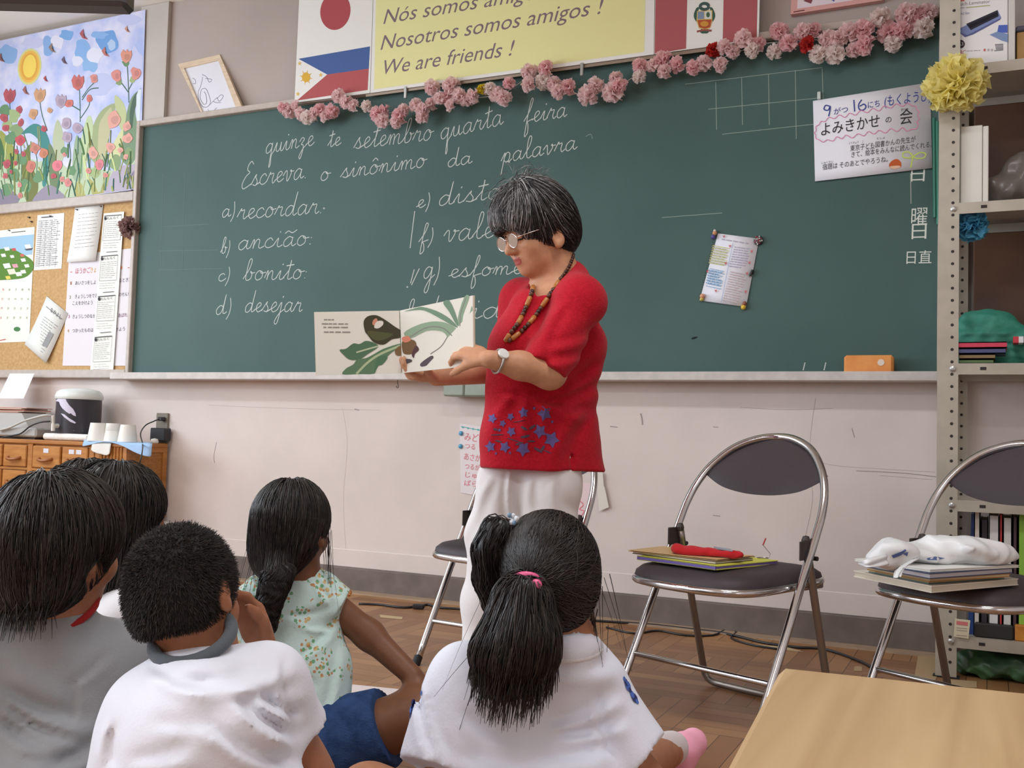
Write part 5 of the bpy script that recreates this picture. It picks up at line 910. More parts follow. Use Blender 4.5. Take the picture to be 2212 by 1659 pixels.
bookbox('book', (xa - .01, YS + .005, z_ + .0315), (xb, -.15, z_ + .049), (72, 78, 120), 'dark blue book under the pink one on the third shelf board'); bookbox('book', (xa - .012, YS + .004, z_ + .0495), (xb + .004, -.15, z_ + .069), (204, 60, 88), 'pink-red book on top of the stack on the third shelf board')
# standing books and a blue file on board D, orange box and tag on board E
rr = np.random.default_rng(9); x = fx(2104, 1190, -.33)[0]; zD = SZ['E']
cols = [((226, 222, 214), .018, .30), ((60, 56, 66), .022, .27), ((226, 226, 226), .03, .285), ((190, 60, 60), .008, .29), ((216, 216, 212), .026, .28), ((74, 52, 60), .014, .285), ((140, 190, 70), .026, .30), ((96, 150, 96), .014, .26), ((220, 200, 150), .02, .27), ((70, 90, 140), .018, .29), ((200, 196, 190), .024, .28), ((120, 70, 60), .02, .27)]
nmz = ['white book at the left end of the row on the bottom shelf', 'charcoal book second from the left in the row on the bottom shelf', 'thick white book third from the left in the row on the bottom shelf', 'thin red book between two white ones on the bottom shelf', 'pale grey book right of the thin red one on the bottom shelf', 'dark plum book left of the lime green one on the bottom shelf', 'lime green file in the row on the bottom shelf', 'sage green book right of the lime file on the bottom shelf', 'cream book on the bottom shelf beyond the sage green one', 'dark blue book on the bottom shelf beyond the cream one', 'light grey book on the bottom shelf beyond the dark blue one', 'brown book at the far right of the row on the bottom shelf']
for (c_, t_, h_), l in zip(cols, nmz): bookbox('book', (x, -.34 - rr.uniform(-.01, .01), zD), (x + t_, -.12, zD + h_ + .10), c_, l, 'books standing on the bottom shelf'); x += t_ + .0015
w = MB(); b0, b1 = fx(2098, 1160, -.3), fx(2118, 1110, -.3); w.add([(b0[0] - .008, -.33, zD), (b0[0] + .014, -.33, zD), (b0[0] + .014, -.12, zD), (b0[0] - .008, -.12, zD), (b0[0] + .0, -.33, .52), (b0[0] + .02, -.33, .52), (b0[0] + .02, -.12, .52), (b0[0], -.12, .52)], [(3, 2, 1, 0), (4, 5, 6, 7), (0, 1, 5, 4), (1, 2, 6, 5), (2, 3, 7, 6), (3, 0, 4, 7)]); tag(w.out('blue_file', mat('blue_file', (52, 84, 150), .4)), 'tall blue file leaning left of the books on the bottom shelf', 'file')
tg = thing('paper_tag', fx(2078, 1378, YS - .01), 'small white tag with a red heading hanging on the lowest shelf board', 'tag')
w = MB(); w.prism([fx(x, y, YS - .012) for x, y in ((2060, 1375), (2092, 1380), (2096, 1340), (2063, 1336))], (0, .0008, 0)); w.out('card', mat('tag_paper', (218, 208, 180), .8), tg); a = Art((0, YS - .0125, 0), (0, -1, 0)); a.poly([(2066, 1341), (2091, 1344), (2090, 1352), (2066, 1349)], (206, 120, 120)); [a.line([(2066, y), (2089, y + 2)], .0016, (150, 146, 140)) for y in (1356, 1361, 1372)]; a.out('tag_print', tg)
bx0 = fx(2192, 1390, -.35)[0]; w = MB(); w.b2((bx0, -.372, SZ['E']), (bx0 + .2, -.344, SZ['E'] + .05), bev=.004); tag(w.out('orange_box', mat('orange_box', (206, 140, 50), .6, noise=(20, (180, 110, 40)))), 'orange box on the lowest board at the right edge, in front of the books', 'box')
w = MB(); w.b2((bx0 - .115, -.372, SZ['E']), (bx0 - .004, -.344, SZ['E'] + .045), bev=.004); tag(w.out('black_case', mat('black_case', (40, 40, 40), .6)), 'flat black case on the lowest board between the white tag and the orange box', 'case')

# ---- floor: cables, scraps of tape, cardboard, pale mat
for P, r__, l in [([(775, 1304), (820, 1306), (870, 1312), (905, 1309), (925, 1306), (945, 1312), (1000, 1316), (1100, 1326), (1250, 1338), (1390, 1348), (1440, 1353), (1500, 1360), (1560, 1367), (1600, 1376), (1650, 1388), (1720, 1398), (1780, 1402), (1850, 1425), (1900, 1450)], .005, 'black cable running along the floor at the foot of the wall'), ([(1310, 1355), (1370, 1368), (1420, 1362), (1480, 1372), (1540, 1372), (1570, 1360), (1590, 1366), (1580, 1378), (1620, 1392), (1680, 1402)], .004, 'thinner looped black cable on the floor under the middle chair')]:
    w = MB(); w.tube(crom([fz(x, y, r__) for x, y in P], 4), r__, 7); tag(w.out('floor_cable', mat('black_plastic'), smooth=True), l, 'cable')
w = MB(); c_ = fz(912, 1308, .012); w.box(c_ + (0, -.03, 0), (.05, .022, .02), Matrix.Rotation(.3, 3, 'Z'), bev=.005); tag(w.out('cable_plug', mat('black_plastic')), 'black plug on the floor cable left of the woman', 'plug')
for i, (P, l) in enumerate([([(1628, 1392), (1700, 1398), (1735, 1408), (1668, 1402)], 'strip of old pale tape on the floor behind the middle chair'), ([(1985, 1408), (2018, 1402), (2030, 1450), (2020, 1470), (1975, 1462)], 'patch of old pale tape on the floor near the shelf post'), ([(2050, 1468), (2110, 1472), (2110, 1486), (2045, 1482)], 'flat scrap of cardboard on the floor in front of the shelf'), ([(1845, 1440), (1862, 1440), (1862, 1450), (1845, 1450)], 'small worn scrap on the floor left of the right-hand chair'), ([(820, 1328), (870, 1333), (868, 1338), (822, 1334)], 'short strip of pale tape on the floor left of the woman')]):
    w = MB(); w.prism([fz(x, y, .0006) for x, y in P], (0, 0, .0008)); tag(w.out('floor_tape', mat('old_tape_%d' % (i % 2), [(190, 166, 128), (176, 150, 112)][i % 2], .7)), l, 'tape')
w = MB(); _q = [fz(722, 1479), fz(930, 1500)]; e_ = (_q[1] - _q[0]); e_ /= np.linalg.norm(e_); n_ = np.array([e_[1], -e_[0], 0]); s0 = _q[0] - e_ * .75; s1_ = _q[0] + e_ * .33
w.prism([s0 + (0, 0, .001), s1_ + (0, 0, .001), s1_ + n_ * 1.0 + (0, 0, .001), s0 + n_ * 1.0 + (0, 0, .001)], (0, 0, .005)); tag(w.out('floor_mat', mat('pale_mat', (214, 202, 200), .85, bump=(90, .1))), 'pale floor mat under the seated children', 'mat')
bloom('paper_scrap', fz(757, 1281, .03) + (0, -.02, 0), .022, (226, 176, 120), (0, -1, .6), 'small crumpled peach paper scrap on the floor by the baseboard', 20, 77, .6)
# ================================================================== soft shapes: blended distance fields turned into one skin
def _ax(lo, hi, h): return [np.arange(lo[i], hi[i] + h, h, dtype=np.float32) for i in range(3)]
class Sdf:
    """blend of round cones and ellipsoids (metres, world axes)"""
    def __init__(s): s.P = []
    def cone(s, a, b, ra, rb, k=.02, sub=False): s.P.append(('c', np.asarray(a, float), np.asarray(b, float), ra, rb, k, sub)); return s
    def cut(s, a, b, ra, rb, k=.02): s.P.append(('q', np.asarray(a, float), np.asarray(b, float), ra, rb, k, False)); return s      # cone ending flat at b (a sleeve)
    def chain(s, pts, rad, k=.02, sub=False):
        for i in range(len(pts) - 1): s.cone(pts[i], pts[i + 1], rad[i], rad[i + 1], k, sub)
        return s
    def ell(s, c, r, R=None, k=.02, sub=False): s.P.append(('e', np.asarray(c, float), np.asarray(r, float), None if R is None else np.asarray(R, float), 0, k, sub)); return s
    def plane(s, p, n, k=.004): s.P.append(('p', np.asarray(p, float), np.asarray(n, float) / np.linalg.norm(n), 0, 0, k, True)); return s      # keep the side the normal points away from
    def bounds(s, m=.02):
        lo = np.full(3, 9e9); hi = -lo
        for t, a, b, c, d, k, sub in s.P:
            if sub: continue
            if t in 'cq': r = max(c, d); l, h = np.minimum(a, b) - r, np.maximum(a, b) + r
            else: r = np.full(3, b.max()) if c is not None else b; l, h = a - r, a + r
            lo = np.minimum(lo, l); hi = np.maximum(hi, h)
        return lo - m, hi + m
    def ev(s, X, Y, Z):
        F = np.full(np.broadcast(X, Y, Z).shape, .3, np.float32)
        for t, a, b, c, d, k, sub in s.P:
            if t in 'cq':
                ab = b - a; L2 = ab @ ab + 1e-12; px_, py_, pz_ = X - a[0], Y - a[1], Z - a[2]; h = np.clip((px_ * ab[0] + py_ * ab[1] + pz_ * ab[2]) / L2, 0, 1)
                D = np.sqrt((px_ - h * ab[0]) ** 2 + (py_ - h * ab[1]) ** 2 + (pz_ - h * ab[2]) ** 2) - (c + h * (d - c))
                if t == 'q': D = np.maximum(D, ((X - b[0]) * ab[0] + (Y - b[1]) * ab[1] + (Z - b[2]) * ab[2]) / math.sqrt(L2))
            elif t == 'e':
                q = [X - a[0], Y - a[1], Z - a[2]]
                if c is not None: q = [q[0] * c[0, i] + q[1] * c[1, i] + q[2] * c[2, i] for i in range(3)]
                k0 = np.sqrt((q[0] / b[0]) ** 2 + (q[1] / b[1]) ** 2 + (q[2] / b[2]) ** 2); k1 = np.sqrt((q[0] / b[0] ** 2) ** 2 + (q[1] / b[1] ** 2) ** 2 + (q[2] / b[2] ** 2) ** 2); D = k0 * (k0 - 1) / (k1 + 1e-6)
            else: D = -((X - a[0]) * b[0] + (Y - a[1]) * b[1] + (Z - a[2]) * b[2])
            if sub: h = np.clip(.5 - .5 * (F + D) / k, 0, 1); F = F + (-D - F) * h + k * h * (1 - h)
            else: h = np.clip(.5 + .5 * (F - D) / k, 0, 1); F = F + (D - F) * h - k * h * (1 - h)
        return F.astype(np.float32)
def surface_nets(F, lo, h):
    S = F < 0; nx, ny, nz = F.shape
    C = np.zeros((nx - 1, ny - 1, nz - 1), np.int8)
    for i in (0, 1):
        for j in (0, 1):
            for k in (0, 1): C += S[i:nx - 1 + i, j:ny - 1 + j, k:nz - 1 + k]
    A = np.argwhere((C > 0) & (C < 8)); idx = np.full(C.shape, -1, np.int64); idx[tuple(A.T)] = np.arange(len(A))
    acc = np.zeros((len(A), 3)); cnt = np.zeros(len(A)); cor = np.array([(i, j, k) for i in (0, 1) for j in (0, 1) for k in (0, 1)])
    for a in range(8):
        for b in range(a + 1, 8):
            if np.abs(cor[a] - cor[b]).sum() != 1: continue
            fa = F[tuple((A + cor[a]).T)]; fb = F[tuple((A + cor[b]).T)]; m = (fa < 0) != (fb < 0); t = fa / (fa - fb + 1e-20); p = cor[a] + t[:, None] * (cor[b] - cor[a]); acc[m] += p[m]; cnt[m] += 1
    V = (A + acc / cnt[:, None]) * h + lo; Q = []
    for ax in range(3):
        o1, o2 = [(0, 1, 0), (1, 0, 0), (1, 0, 0)][ax], [(0, 0, 1), (0, 0, 1), (0, 1, 0)][ax]; sl = [slice(None)] * 3; s2 = [slice(None)] * 3; sl[ax] = slice(0, -1); s2[ax] = slice(1, None)
        a, b = S[tuple(sl)], S[tuple(s2)]; E = np.argwhere(a != b); E = E[(E[:, [q for q in range(3) if q != ax]] > 0).all(1)]; n_ = np.array(C.shape); E = E[(E < n_).all(1)]
        g = lambda d: idx[tuple((E - d).T)]
        o1, o2 = np.array(o1), np.array(o2); q = np.stack([g(0 * o1), g(o1), g(o1 + o2), g(o2)], 1); f = a[tuple(E.T)]
        if ax == 1: f = ~f
        q[~f] = q[~f][:, ::-1]; Q.append(q[(q >= 0).all(1)])
    return V, np.vstack(Q)
def skin(sdf, h=.006, disp=None, smooth=1, bounds=None):
    lo, hi = bounds or sdf.bounds(); ax = _ax(lo, hi, h); X, Y, Z = ax[0][:, None, None], ax[1][None, :, None], ax[2][None, None, :]
    F = sdf.ev(X, Y, Z)
    if disp is not None: F = F + disp(X, Y, Z)
    V, Q = surface_nets(F, np.array([a[0] for a in ax]), h)
    for _ in range(smooth):
        N = np.zeros_like(V); c = np.zeros(len(V))
        for a, b in ((0, 1), (1, 2), (2, 3), (3, 0)): np.add.at(N, Q[:, a], V[Q[:, b]]); np.add.at(N, Q[:, b], V[Q[:, a]]); np.add.at(c, Q[:, a], 1); np.add.at(c, Q[:, b], 1)
        V = V * .5 + .5 * N / np.maximum(c, 1)[:, None]
    return V, Q
def wob(seed, f, amp, n=5, an=(1, 1, 1)):
    """smooth cloth-like folds: a few crossing waves"""
    r = np.random.default_rng(seed); W = [(r.normal(size=3) * f * np.array(an), r.uniform(0, 6.28)) for _ in range(n)]
    def g(X, Y, Z):
        s = 0
        for k, (w_, p_) in enumerate(W): s = s + np.sin(w_[0] * X + w_[1] * Y + w_[2] * Z + p_ + 1.5 * np.sin(w_[1] * X * .5 - w_[0] * Z * .6 + k))
        return (amp / n ** .5 * s).astype(np.float32)
    return g
def creases(L):
    """folds in cloth facing the viewer, along lines read off the picture: (x0, y0, x1, y1, width px, depth m)"""
    def g(X, Y, Z):
        d = [X - CAM[0], Y - CAM[1], Z - CAM[2]]; z = CF[0] * d[0] + CF[1] * d[1] + CF[2] * d[2]; u = IW / 2 + FPX * (CR[0] * d[0] + CR[1] * d[1] + CR[2] * d[2]) / z; v = IH / 2 - FPX * (CU[0] * d[0] + CU[1] * d[1] + CU[2] * d[2]) / z; s = 0
        for a, b, c, e, wd_, dp_ in L:
            ax_, ay_ = c - a, e - b; l2 = ax_ * ax_ + ay_ * ay_; h = ((u - a) * ax_ + (v - b) * ay_) / l2; bow = .06 * math.sqrt(l2) * np.sin(np.pi * np.clip(h, 0, 1)); q = ((u - a) * -ay_ + (v - b) * ax_) / math.sqrt(l2) - bow; q = q / (wd_ * (.6 + .6 * np.clip(h, 0, 1)))
            w_ = np.clip(h * 4 + .3, 0, 1) * np.clip((1 - h) * 3 + .3, 0, 1) * (h > -.08) * (h < 1.1); s = s + dp_ * w_ * (np.exp(-q * q) - .75 * np.exp(-(q - 1.5) ** 2 / .8))
        return np.asarray(s, np.float32)
    return g
def rid(seed, f, amp, n=4):
    """sharp creases of crumpled film"""
    r = np.random.default_rng(seed); W = [(r.normal(size=3) * f, r.uniform(0, 6.28)) for _ in range(n)]
    return lambda X, Y, Z: (amp * (sum(np.abs(np.sin(w_[0] * X + w_[1] * Y + w_[2] * Z + p_)) for w_, p_ in W) / n - .6)).astype(np.float32)
def both(*G): return lambda X, Y, Z: sum(g(X, Y, Z) for g in G)
def strands(sdf, roots, flow, n=9, step=.012, lift=.002, w0=.0016, seed=0, tones=None, taper=.3, wander=.25, grav=0, follow=1.0):
    """hair strands creeping over the blended shape along flow(P)->direction; returns V,F,per-face colour"""
    r = np.random.default_rng(seed); P = np.array(roots, float); m = len(P); e = .004; pts = [P.copy()]; lf = lift * r.uniform(.3, 1.6, m); jit = r.normal(0, wander, (m, 3)); st = step * r.uniform(.7, 1.25, m)
    def grad(P):
        g = np.stack([sdf.ev(P[:, 0] + d[0], P[:, 1] + d[1], P[:, 2] + d[2]) - sdf.ev(P[:, 0] - d[0], P[:, 1] - d[1], P[:, 2] - d[2]) for d in np.eye(3) * e], 1) / (2 * e); return g / (np.linalg.norm(g, axis=1, keepdims=True) + 1e-9)
    for i in range(n):
        N = grad(P); D = flow(P) + jit; D = D - N * (D * N).sum(1, keepdims=True) * follow; D /= np.linalg.norm(D, axis=1, keepdims=True) + 1e-9; D[:, 2] -= grav * i / n; P = P + D * st[:, None]
        f = sdf.ev(P[:, 0], P[:, 1], P[:, 2]); over = np.clip(f - lf, -.012, .012); P = P - N * (np.where(over > 0, over * follow, over) * (abs(follow) > 0))[:, None]; pts.append(P.copy())
    pts = np.array(pts); ok_ = np.linalg.norm(np.diff(pts, axis=0), axis=2).max(0) < 3.2 * step + .004; pts = pts[:, ok_]; m = pts.shape[1]; nn = len(pts); T = np.gradient(pts, axis=0); T /= np.linalg.norm(T, axis=2, keepdims=True) + 1e-9
    vw = pts - CAM; B = np.cross(T, np.array([0.3, .2, 1.0])); B /= np.linalg.norm(B, axis=2, keepdims=True) + 1e-9; C2 = np.cross(T, B)
    wd_ = w0 * r.uniform(.6, 1.3, m); tp = np.linspace(1, taper, nn)
    V = np.stack([pts + (B * math.cos(a) + C2 * math.sin(a)) * (wd_[None, :, None] * tp[:, None, None]) for a in (0, 2.094, 4.189)], 2)      # nn,m,3sides,3
    V = V.reshape(-1, 3); I = lambda i, j, k: (i * m + j) * 3 + k
    i, j = np.meshgrid(np.arange(nn - 1), np.arange(m), indexing='ij'); F = np.concatenate([np.stack([I(i, j, k), I(i, j, (k + 1) % 3), I(i + 1, j, (k + 1) % 3), I(i + 1, j, k)], -1).reshape(-1, 4) for k in range(3)])
    col = None
    if callable(tones): tones = tones(pts[0]); t = tones; col = np.concatenate([np.broadcast_to(t[None], (nn - 1, m, 3)).reshape(-1, 3)] * 3)
    elif tones is not None: t = tones[r.integers(0, len(tones), m)]; col = np.concatenate([np.broadcast_to(t[None], (nn - 1, m, 3)).reshape(-1, 3)] * 3)
    return V, F, col
def on_skin(V, Q, n, seed, ok=None):
    """n points spread over a skin, only where ok(P) holds"""
    r = np.random.default_rng(seed); T = np.vstack([Q[:, [0, 1, 2]], Q[:, [0, 2, 3]]]); a, b, c = V[T[:, 0]], V[T[:, 1]], V[T[:, 2]]; A = np.linalg.norm(np.cross(b - a, c - a), axis=1)
    if ok is not None: A = A * ok((a + b + c) / 3)
    i = r.choice(len(T), n, p=A / A.sum()); u, v = r.uniform(size=(2, n)); f = u + v > 1; u[f], v[f] = 1 - u[f], 1 - v[f]
    return a[i] + (b - a)[i] * u[:, None] + (c - a)[i] * v[:, None]
def hair_mat(name, rgb, rough=.42, spec=.5):
    m = mat(name, None, rough, attr='col', spec=spec); return m
def hair_mesh(name, parts, m, parent, base_rgb):
    """cap skin(s) plus strands as ONE hair mesh with per-strand colour"""
    V = []; F = []; C = []; n = 0
    for v, f, c in parts:
        V.append(v); F += [tuple(int(q) + n for q in fc) for fc in f]; n += len(v); C.append(np.tile(lin(base_rgb), (len(f), 1)) if c is None else c)
    return mesh(name, np.vstack(V), F, m, parent, smooth=True, cols=np.vstack(C))
def person(base, label): return thing('person', base, label, 'person')
def unit(v): v = np.asarray(v, float); return v / np.linalg.norm(v)
SKIN = {}
def skin_mat(name, rgb): return mat(name, rgb, .5, spec=.35, noise=(60, tuple(int(v * .95) for v in rgb), 3), bump=(400, .04))
def cloth_mat(name, rgb, b=.25, sc=260): return mat(name, rgb, .9, spec=.15, sheen=.15, bump=(sc, b * .35))
def hand(s, wrist, dirv, palmn, L=.17, side=1, curl=(.5, .5, .5, .5), thumb=(.6, .5), k=.006, w=1.0):
    """palm, four separate fingers and a thumb added to the blend: dirv wrist->knuckles, palmn palm normal; L hand length; curl = bend of each finger (radians per joint)"""
    d = unit(dirv); n = unit(np.asarray(palmn) - d * (np.asarray(palmn) @ d)); x = np.cross(d, n) * side; wr = np.asarray(wrist, float); f = L / .17
    pc = wr + d * .045 * f; R = np.stack([x, d, n], 1)
    s.ell(pc, (.034 * f * w, .05 * f, .015 * f), R, .012)
    for i, (off, ln, r) in enumerate([(-.027, .070, .0083), (-.009, .078, .0085), (.009, .072, .0082), (.026, .058, .0072)]):
        p = wr + d * (.084 - .006 * abs(i - 1)) * f + x * off * f * w; v = unit(d + x * off * 3.0 * (1 if curl[i] < .5 else .3)); pts = [p]; a = 0
        s.cone(wr + d * .045 * f + x * off * .8 * f, p, .011 * f, r * 1.12 * f, .01)
        for sg in (.45, .31, .24): a += curl[i]; q = v * math.cos(a) + n * math.sin(a); pts.append(pts[-1] + q * ln * sg * f)
        s.chain(pts, [r * f, r * .95 * f, r * .88 * f, r * .75 * f], k)
    t0 = wr + d * .022 * f - x * .022 * f * w + n * .004 * f; a1, a2 = thumb; tv = unit(-x * math.sin(a1) + d * math.cos(a1) + n * .35); t1 = t0 + tv * .038 * f; tv2 = unit(tv + n * a2); t2 = t1 + tv2 * .03 * f; t3 = t2 + unit(tv2 + n * a2 * .6 + d * .2) * .022 * f
    s.chain([t0, t1, t2, t3], [.0135 * f, .0105 * f, .0095 * f, .0075 * f], .008)
    return pc
# ================================================================== people
RT = unit(CR * (1, 1, 0)); FW = np.array([-RT[1], RT[0], 0.0]); UP = np.array([0, 0, 1.0])
def A(x, y, D, z=None):
    p = at(x, y, D)
    if z is not None: p[2] = z
    return p
class Head:
    """skull, jaw, nose, lips and ears in the head's own frame; f = where the face points, u = crown"""
    def __init__(s, c, f, u, sc=1.0):
        s.c = np.asarray(c, float); s.f = unit(f); u = np.asarray(u, float); s.u = unit(u - s.f * (u @ s.f)); s.r = np.cross(s.f, s.u); s.sc = sc; s.R = np.stack([s.r, s.f, s.u], 1)
    def p(s, r, f, u): return s.c + (s.r * r + s.f * f + s.u * u) * s.sc
    def e(s, S, r, f, u, rad, k=.02, sub=False): S.ell(s.p(r, f, u), np.array(rad) * s.sc, s.R, k * s.sc, sub)
    def face(s, S, adult=False):
        j = 1.12 if adult else 1.0; q = s.sc
        s.e(S, 0, -.004, .012, (.074, .092, .085)); s.e(S, 0, .022, -.045 * j, (.056, .062, .058 * j), .03); s.e(S, 0, .060, -.092 * j, (.022, .022, .018), .025)
        for g in (-1, 1):
            s.e(S, g * .036, .052, -.045, (.026, .026, .026), .02); s.e(S, g * .030, .078, .004, (.022, .010, .009), .014)
            s.e(S, g * .030, .084, -.016, (.020, .014, .014), .012, True); s.e(S, g * .030, .073, -.017, (.0145, .0125, .0125), .004); s.e(S, g * .030, .0765, -.0115, (.0165, .0115, .0075), .003)
            ea = -.022 if adult else 0; s.e(S, g * .076, -.010, -.020 + ea, (.010, .020, .031), .006); s.e(S, g * .084, -.004, -.017 + ea, (.006, .010, .017), .004, True); s.e(S, g * .077, -.002, -.043 + ea, (.007, .008, .009), .006)
        S.cone(s.p(0, .083, -.008), s.p(0, .104, -.042), .0075 * q, .0115 * q, .010 * q)
        for g in (-1, 1): s.e(S, g * .0105, .093, -.046, (.0085, .010, .008), .006)
        s.e(S, 0, .081, -.0665, (.021, .012, .0075), .006); s.e(S, 0, .079, -.0795, (.018, .012, .008), .006); s.e(S, 0, .0925, -.0735, (.017, .006, .0018), .004, True)
    def mats(s, V, Q, base=0):
        """material index per face: 0 skin, 1 lips, 2 lashes and brows"""
        C = V[Q].mean(1); d = (C - s.c) @ s.R / s.sc; mi = np.full(len(Q), base)
        lip = (np.abs(d[:, 0]) < .021 - .5 * np.abs(d[:, 2] + .073)) & (d[:, 1] > .078) & (d[:, 1] < .098) & (d[:, 2] < -.064) & (d[:, 2] > -.084); mi[lip] = 1
        for g in (-1, 1):
            x = (d[:, 0] - g * .030); mi[(np.abs(x) < .017) & (np.abs(d[:, 2] + .0215 - .12 * np.abs(x)) < .0022) & (d[:, 1] > .06) & (d[:, 1] < .094)] = 2
            mi[(np.abs(x - g * .002) < .020) & (np.abs(d[:, 2] - .012 + .15 * np.abs(x)) < .0032) & (d[:, 1] > .06) & (d[:, 1] < .094)] = 2
        return mi
LIP = lambda: mat('lips', (168, 84, 76), .45, spec=.4)
LASH = lambda: mat('dark_lash', (40, 32, 30), .6)
def limb(S, pts, rad, k=.02): S.chain(pts, rad, k)
KT = np.array([lin((26, 22, 23)), lin((34, 28, 28)), lin((44, 37, 36)), lin((20, 17, 18)), lin((58, 50, 47))])
GT = np.array([lin((40, 38, 40))] * 4 + [lin((62, 60, 62))] * 4 + [lin((104, 102, 104))] * 3 + [lin((150, 148, 148))] * 3 + [lin((190, 188, 186))])
def hairdo(root, S, flow, n=2400, h=.006, ok=None, seed=1, rgb=(24, 20, 21), tones=KT, disp=None, nn=10, step=.014, lift=.003, w0=.0013, wander=.18, grav=0, extra=(), name='hair', rough=.4, follow=1.0, taper=.4):
    V, Q = skin(S, h, disp); R_ = on_skin(V, Q, n, seed, ok); v, f, c = strands(S, R_, flow, nn, step, lift, w0, seed, tones, wander=wander, grav=grav, follow=follow, taper=taper)
    return hair_mesh(name, [(V, Q, None), (v, f, c)] + list(extra), mat('hair_%s' % name, None, rough, attr='col', spec=.45), root, rgb)
def tufts(P0, D0, n, L, seed, tones, spread=.01, w0=.0013, grav=.6, jit=.2, nn=9, curve=None):
    """free hanging strands from around P0 along D0, sagging"""
    r = np.random.default_rng(seed); S = Sdf().cone(P0, P0 + UP * .001, .0001, .0001); m = n; pts = np.asarray(P0) + r.normal(0, spread, (m, 3))
    return strands(S, pts, lambda P: np.broadcast_to(unit(D0), P.shape) + (curve(P) if curve else 0), nn, L / nn, 1, w0, seed, tones, wander=jit, grav=grav, follow=0)

def seated(label, hd, neck, shl, shr, pelvis, elbows, wrists, skin_rgb, sk_name, knees, ankles, hands=True, hdir=None):
    """a child's body sitting on the floor as one skin; joints are world points"""
    root = person((pelvis[0], pelvis[1], 0), label); S = Sdf(); q = hd.sc
    hd.face(S); S.cone(hd.p(0, -.022, -.05), neck, .045 * q, .042, .02)
    mid = (shl + shr) / 2; S.cone(neck, mid - UP * .05, .043, .045, .03); S.cone(shl, shr, .032, .032, .03)
    hl, hr = pelvis - RT * .06, pelvis + RT * .06
    for a_, b_ in ((shl, hl), (shr, hr)): S.cone(a_ * .65 + mid * .35 - UP * .06, b_ + UP * .02, .042, .055, .05)
    S.cone(hl, hr, .075, .075, .03)
    for sh_, e_, w_ in zip((shl, shr), elbows, wrists): S.chain([sh_, e_, w_], [.033, .029, .021], .02)
    for h_, k_, a_ in zip((hl, hr), knees, ankles):
        S.chain([h_, k_, a_], [.07, .05, .032], .03); fd = unit((a_ - k_) * (1, 1, 0) + FW * .05); S.cone(a_, a_ + fd * .07 - UP * .005, .03, .022, .02)
    if hands:
        for i, (e_, w_, g) in enumerate(zip(elbows, wrists, (1, -1))):
            d = unit(w_ - e_) if hdir is None or hdir[i] is None else unit(hdir[i][0]); pn = -UP if hdir is None or hdir[i] is None else hdir[i][1]; cu = (.35, .4, .42, .45) if hdir is None or hdir[i] is None or len(hdir[i]) < 3 else hdir[i][2]
            hand(S, w_, d, pn, .135, g, cu)
    V, Q = skin(S, .0052); mi = hd.mats(V, Q)
    mesh('body', V, Q, [skin_mat(sk_name, skin_rgb), LIP(), LASH()], root, True, mi); return root, S
def tee(root, name, m, neck, shl, shr, pelvis, sleeves, r=(.052, .085, .098), sl=(.056, .060), disp=None, nk=.026, h=.0055, back=0.0, extra=None):
    """T-shirt skin: rounded shoulders, sleeves with flat cut hems, open neck"""
    S = Sdf(); mid = (shl + shr) / 2; hl, hr = pelvis - RT * .055, pelvis + RT * .055
    S.cone(shl, shr, r[0], r[0], .03); S.cone(neck - UP * nk, mid - UP * .03, .052, .07, .03)
    for a_, b_ in ((shl, hl), (shr, hr)): q = a_ * .72 + mid * .28 - UP * .055; m_ = (q + b_) / 2 - FW * back; S.chain([q, m_, b_ - UP * .01], [r[1] * .82, r[1], r[2]], .05)
    for sh_, e_ in zip((shl, shr), sleeves): S.cut(sh_, e_, sl[0], sl[1], .022)
    if extra: extra(S)
    S.cone(neck + UP * .022, neck + UP * .12, .042, .050, .008, True)
    V, Q = skin(S, h, disp); o = mesh(name, V, Q, m, root, True); return o, S, V, Q

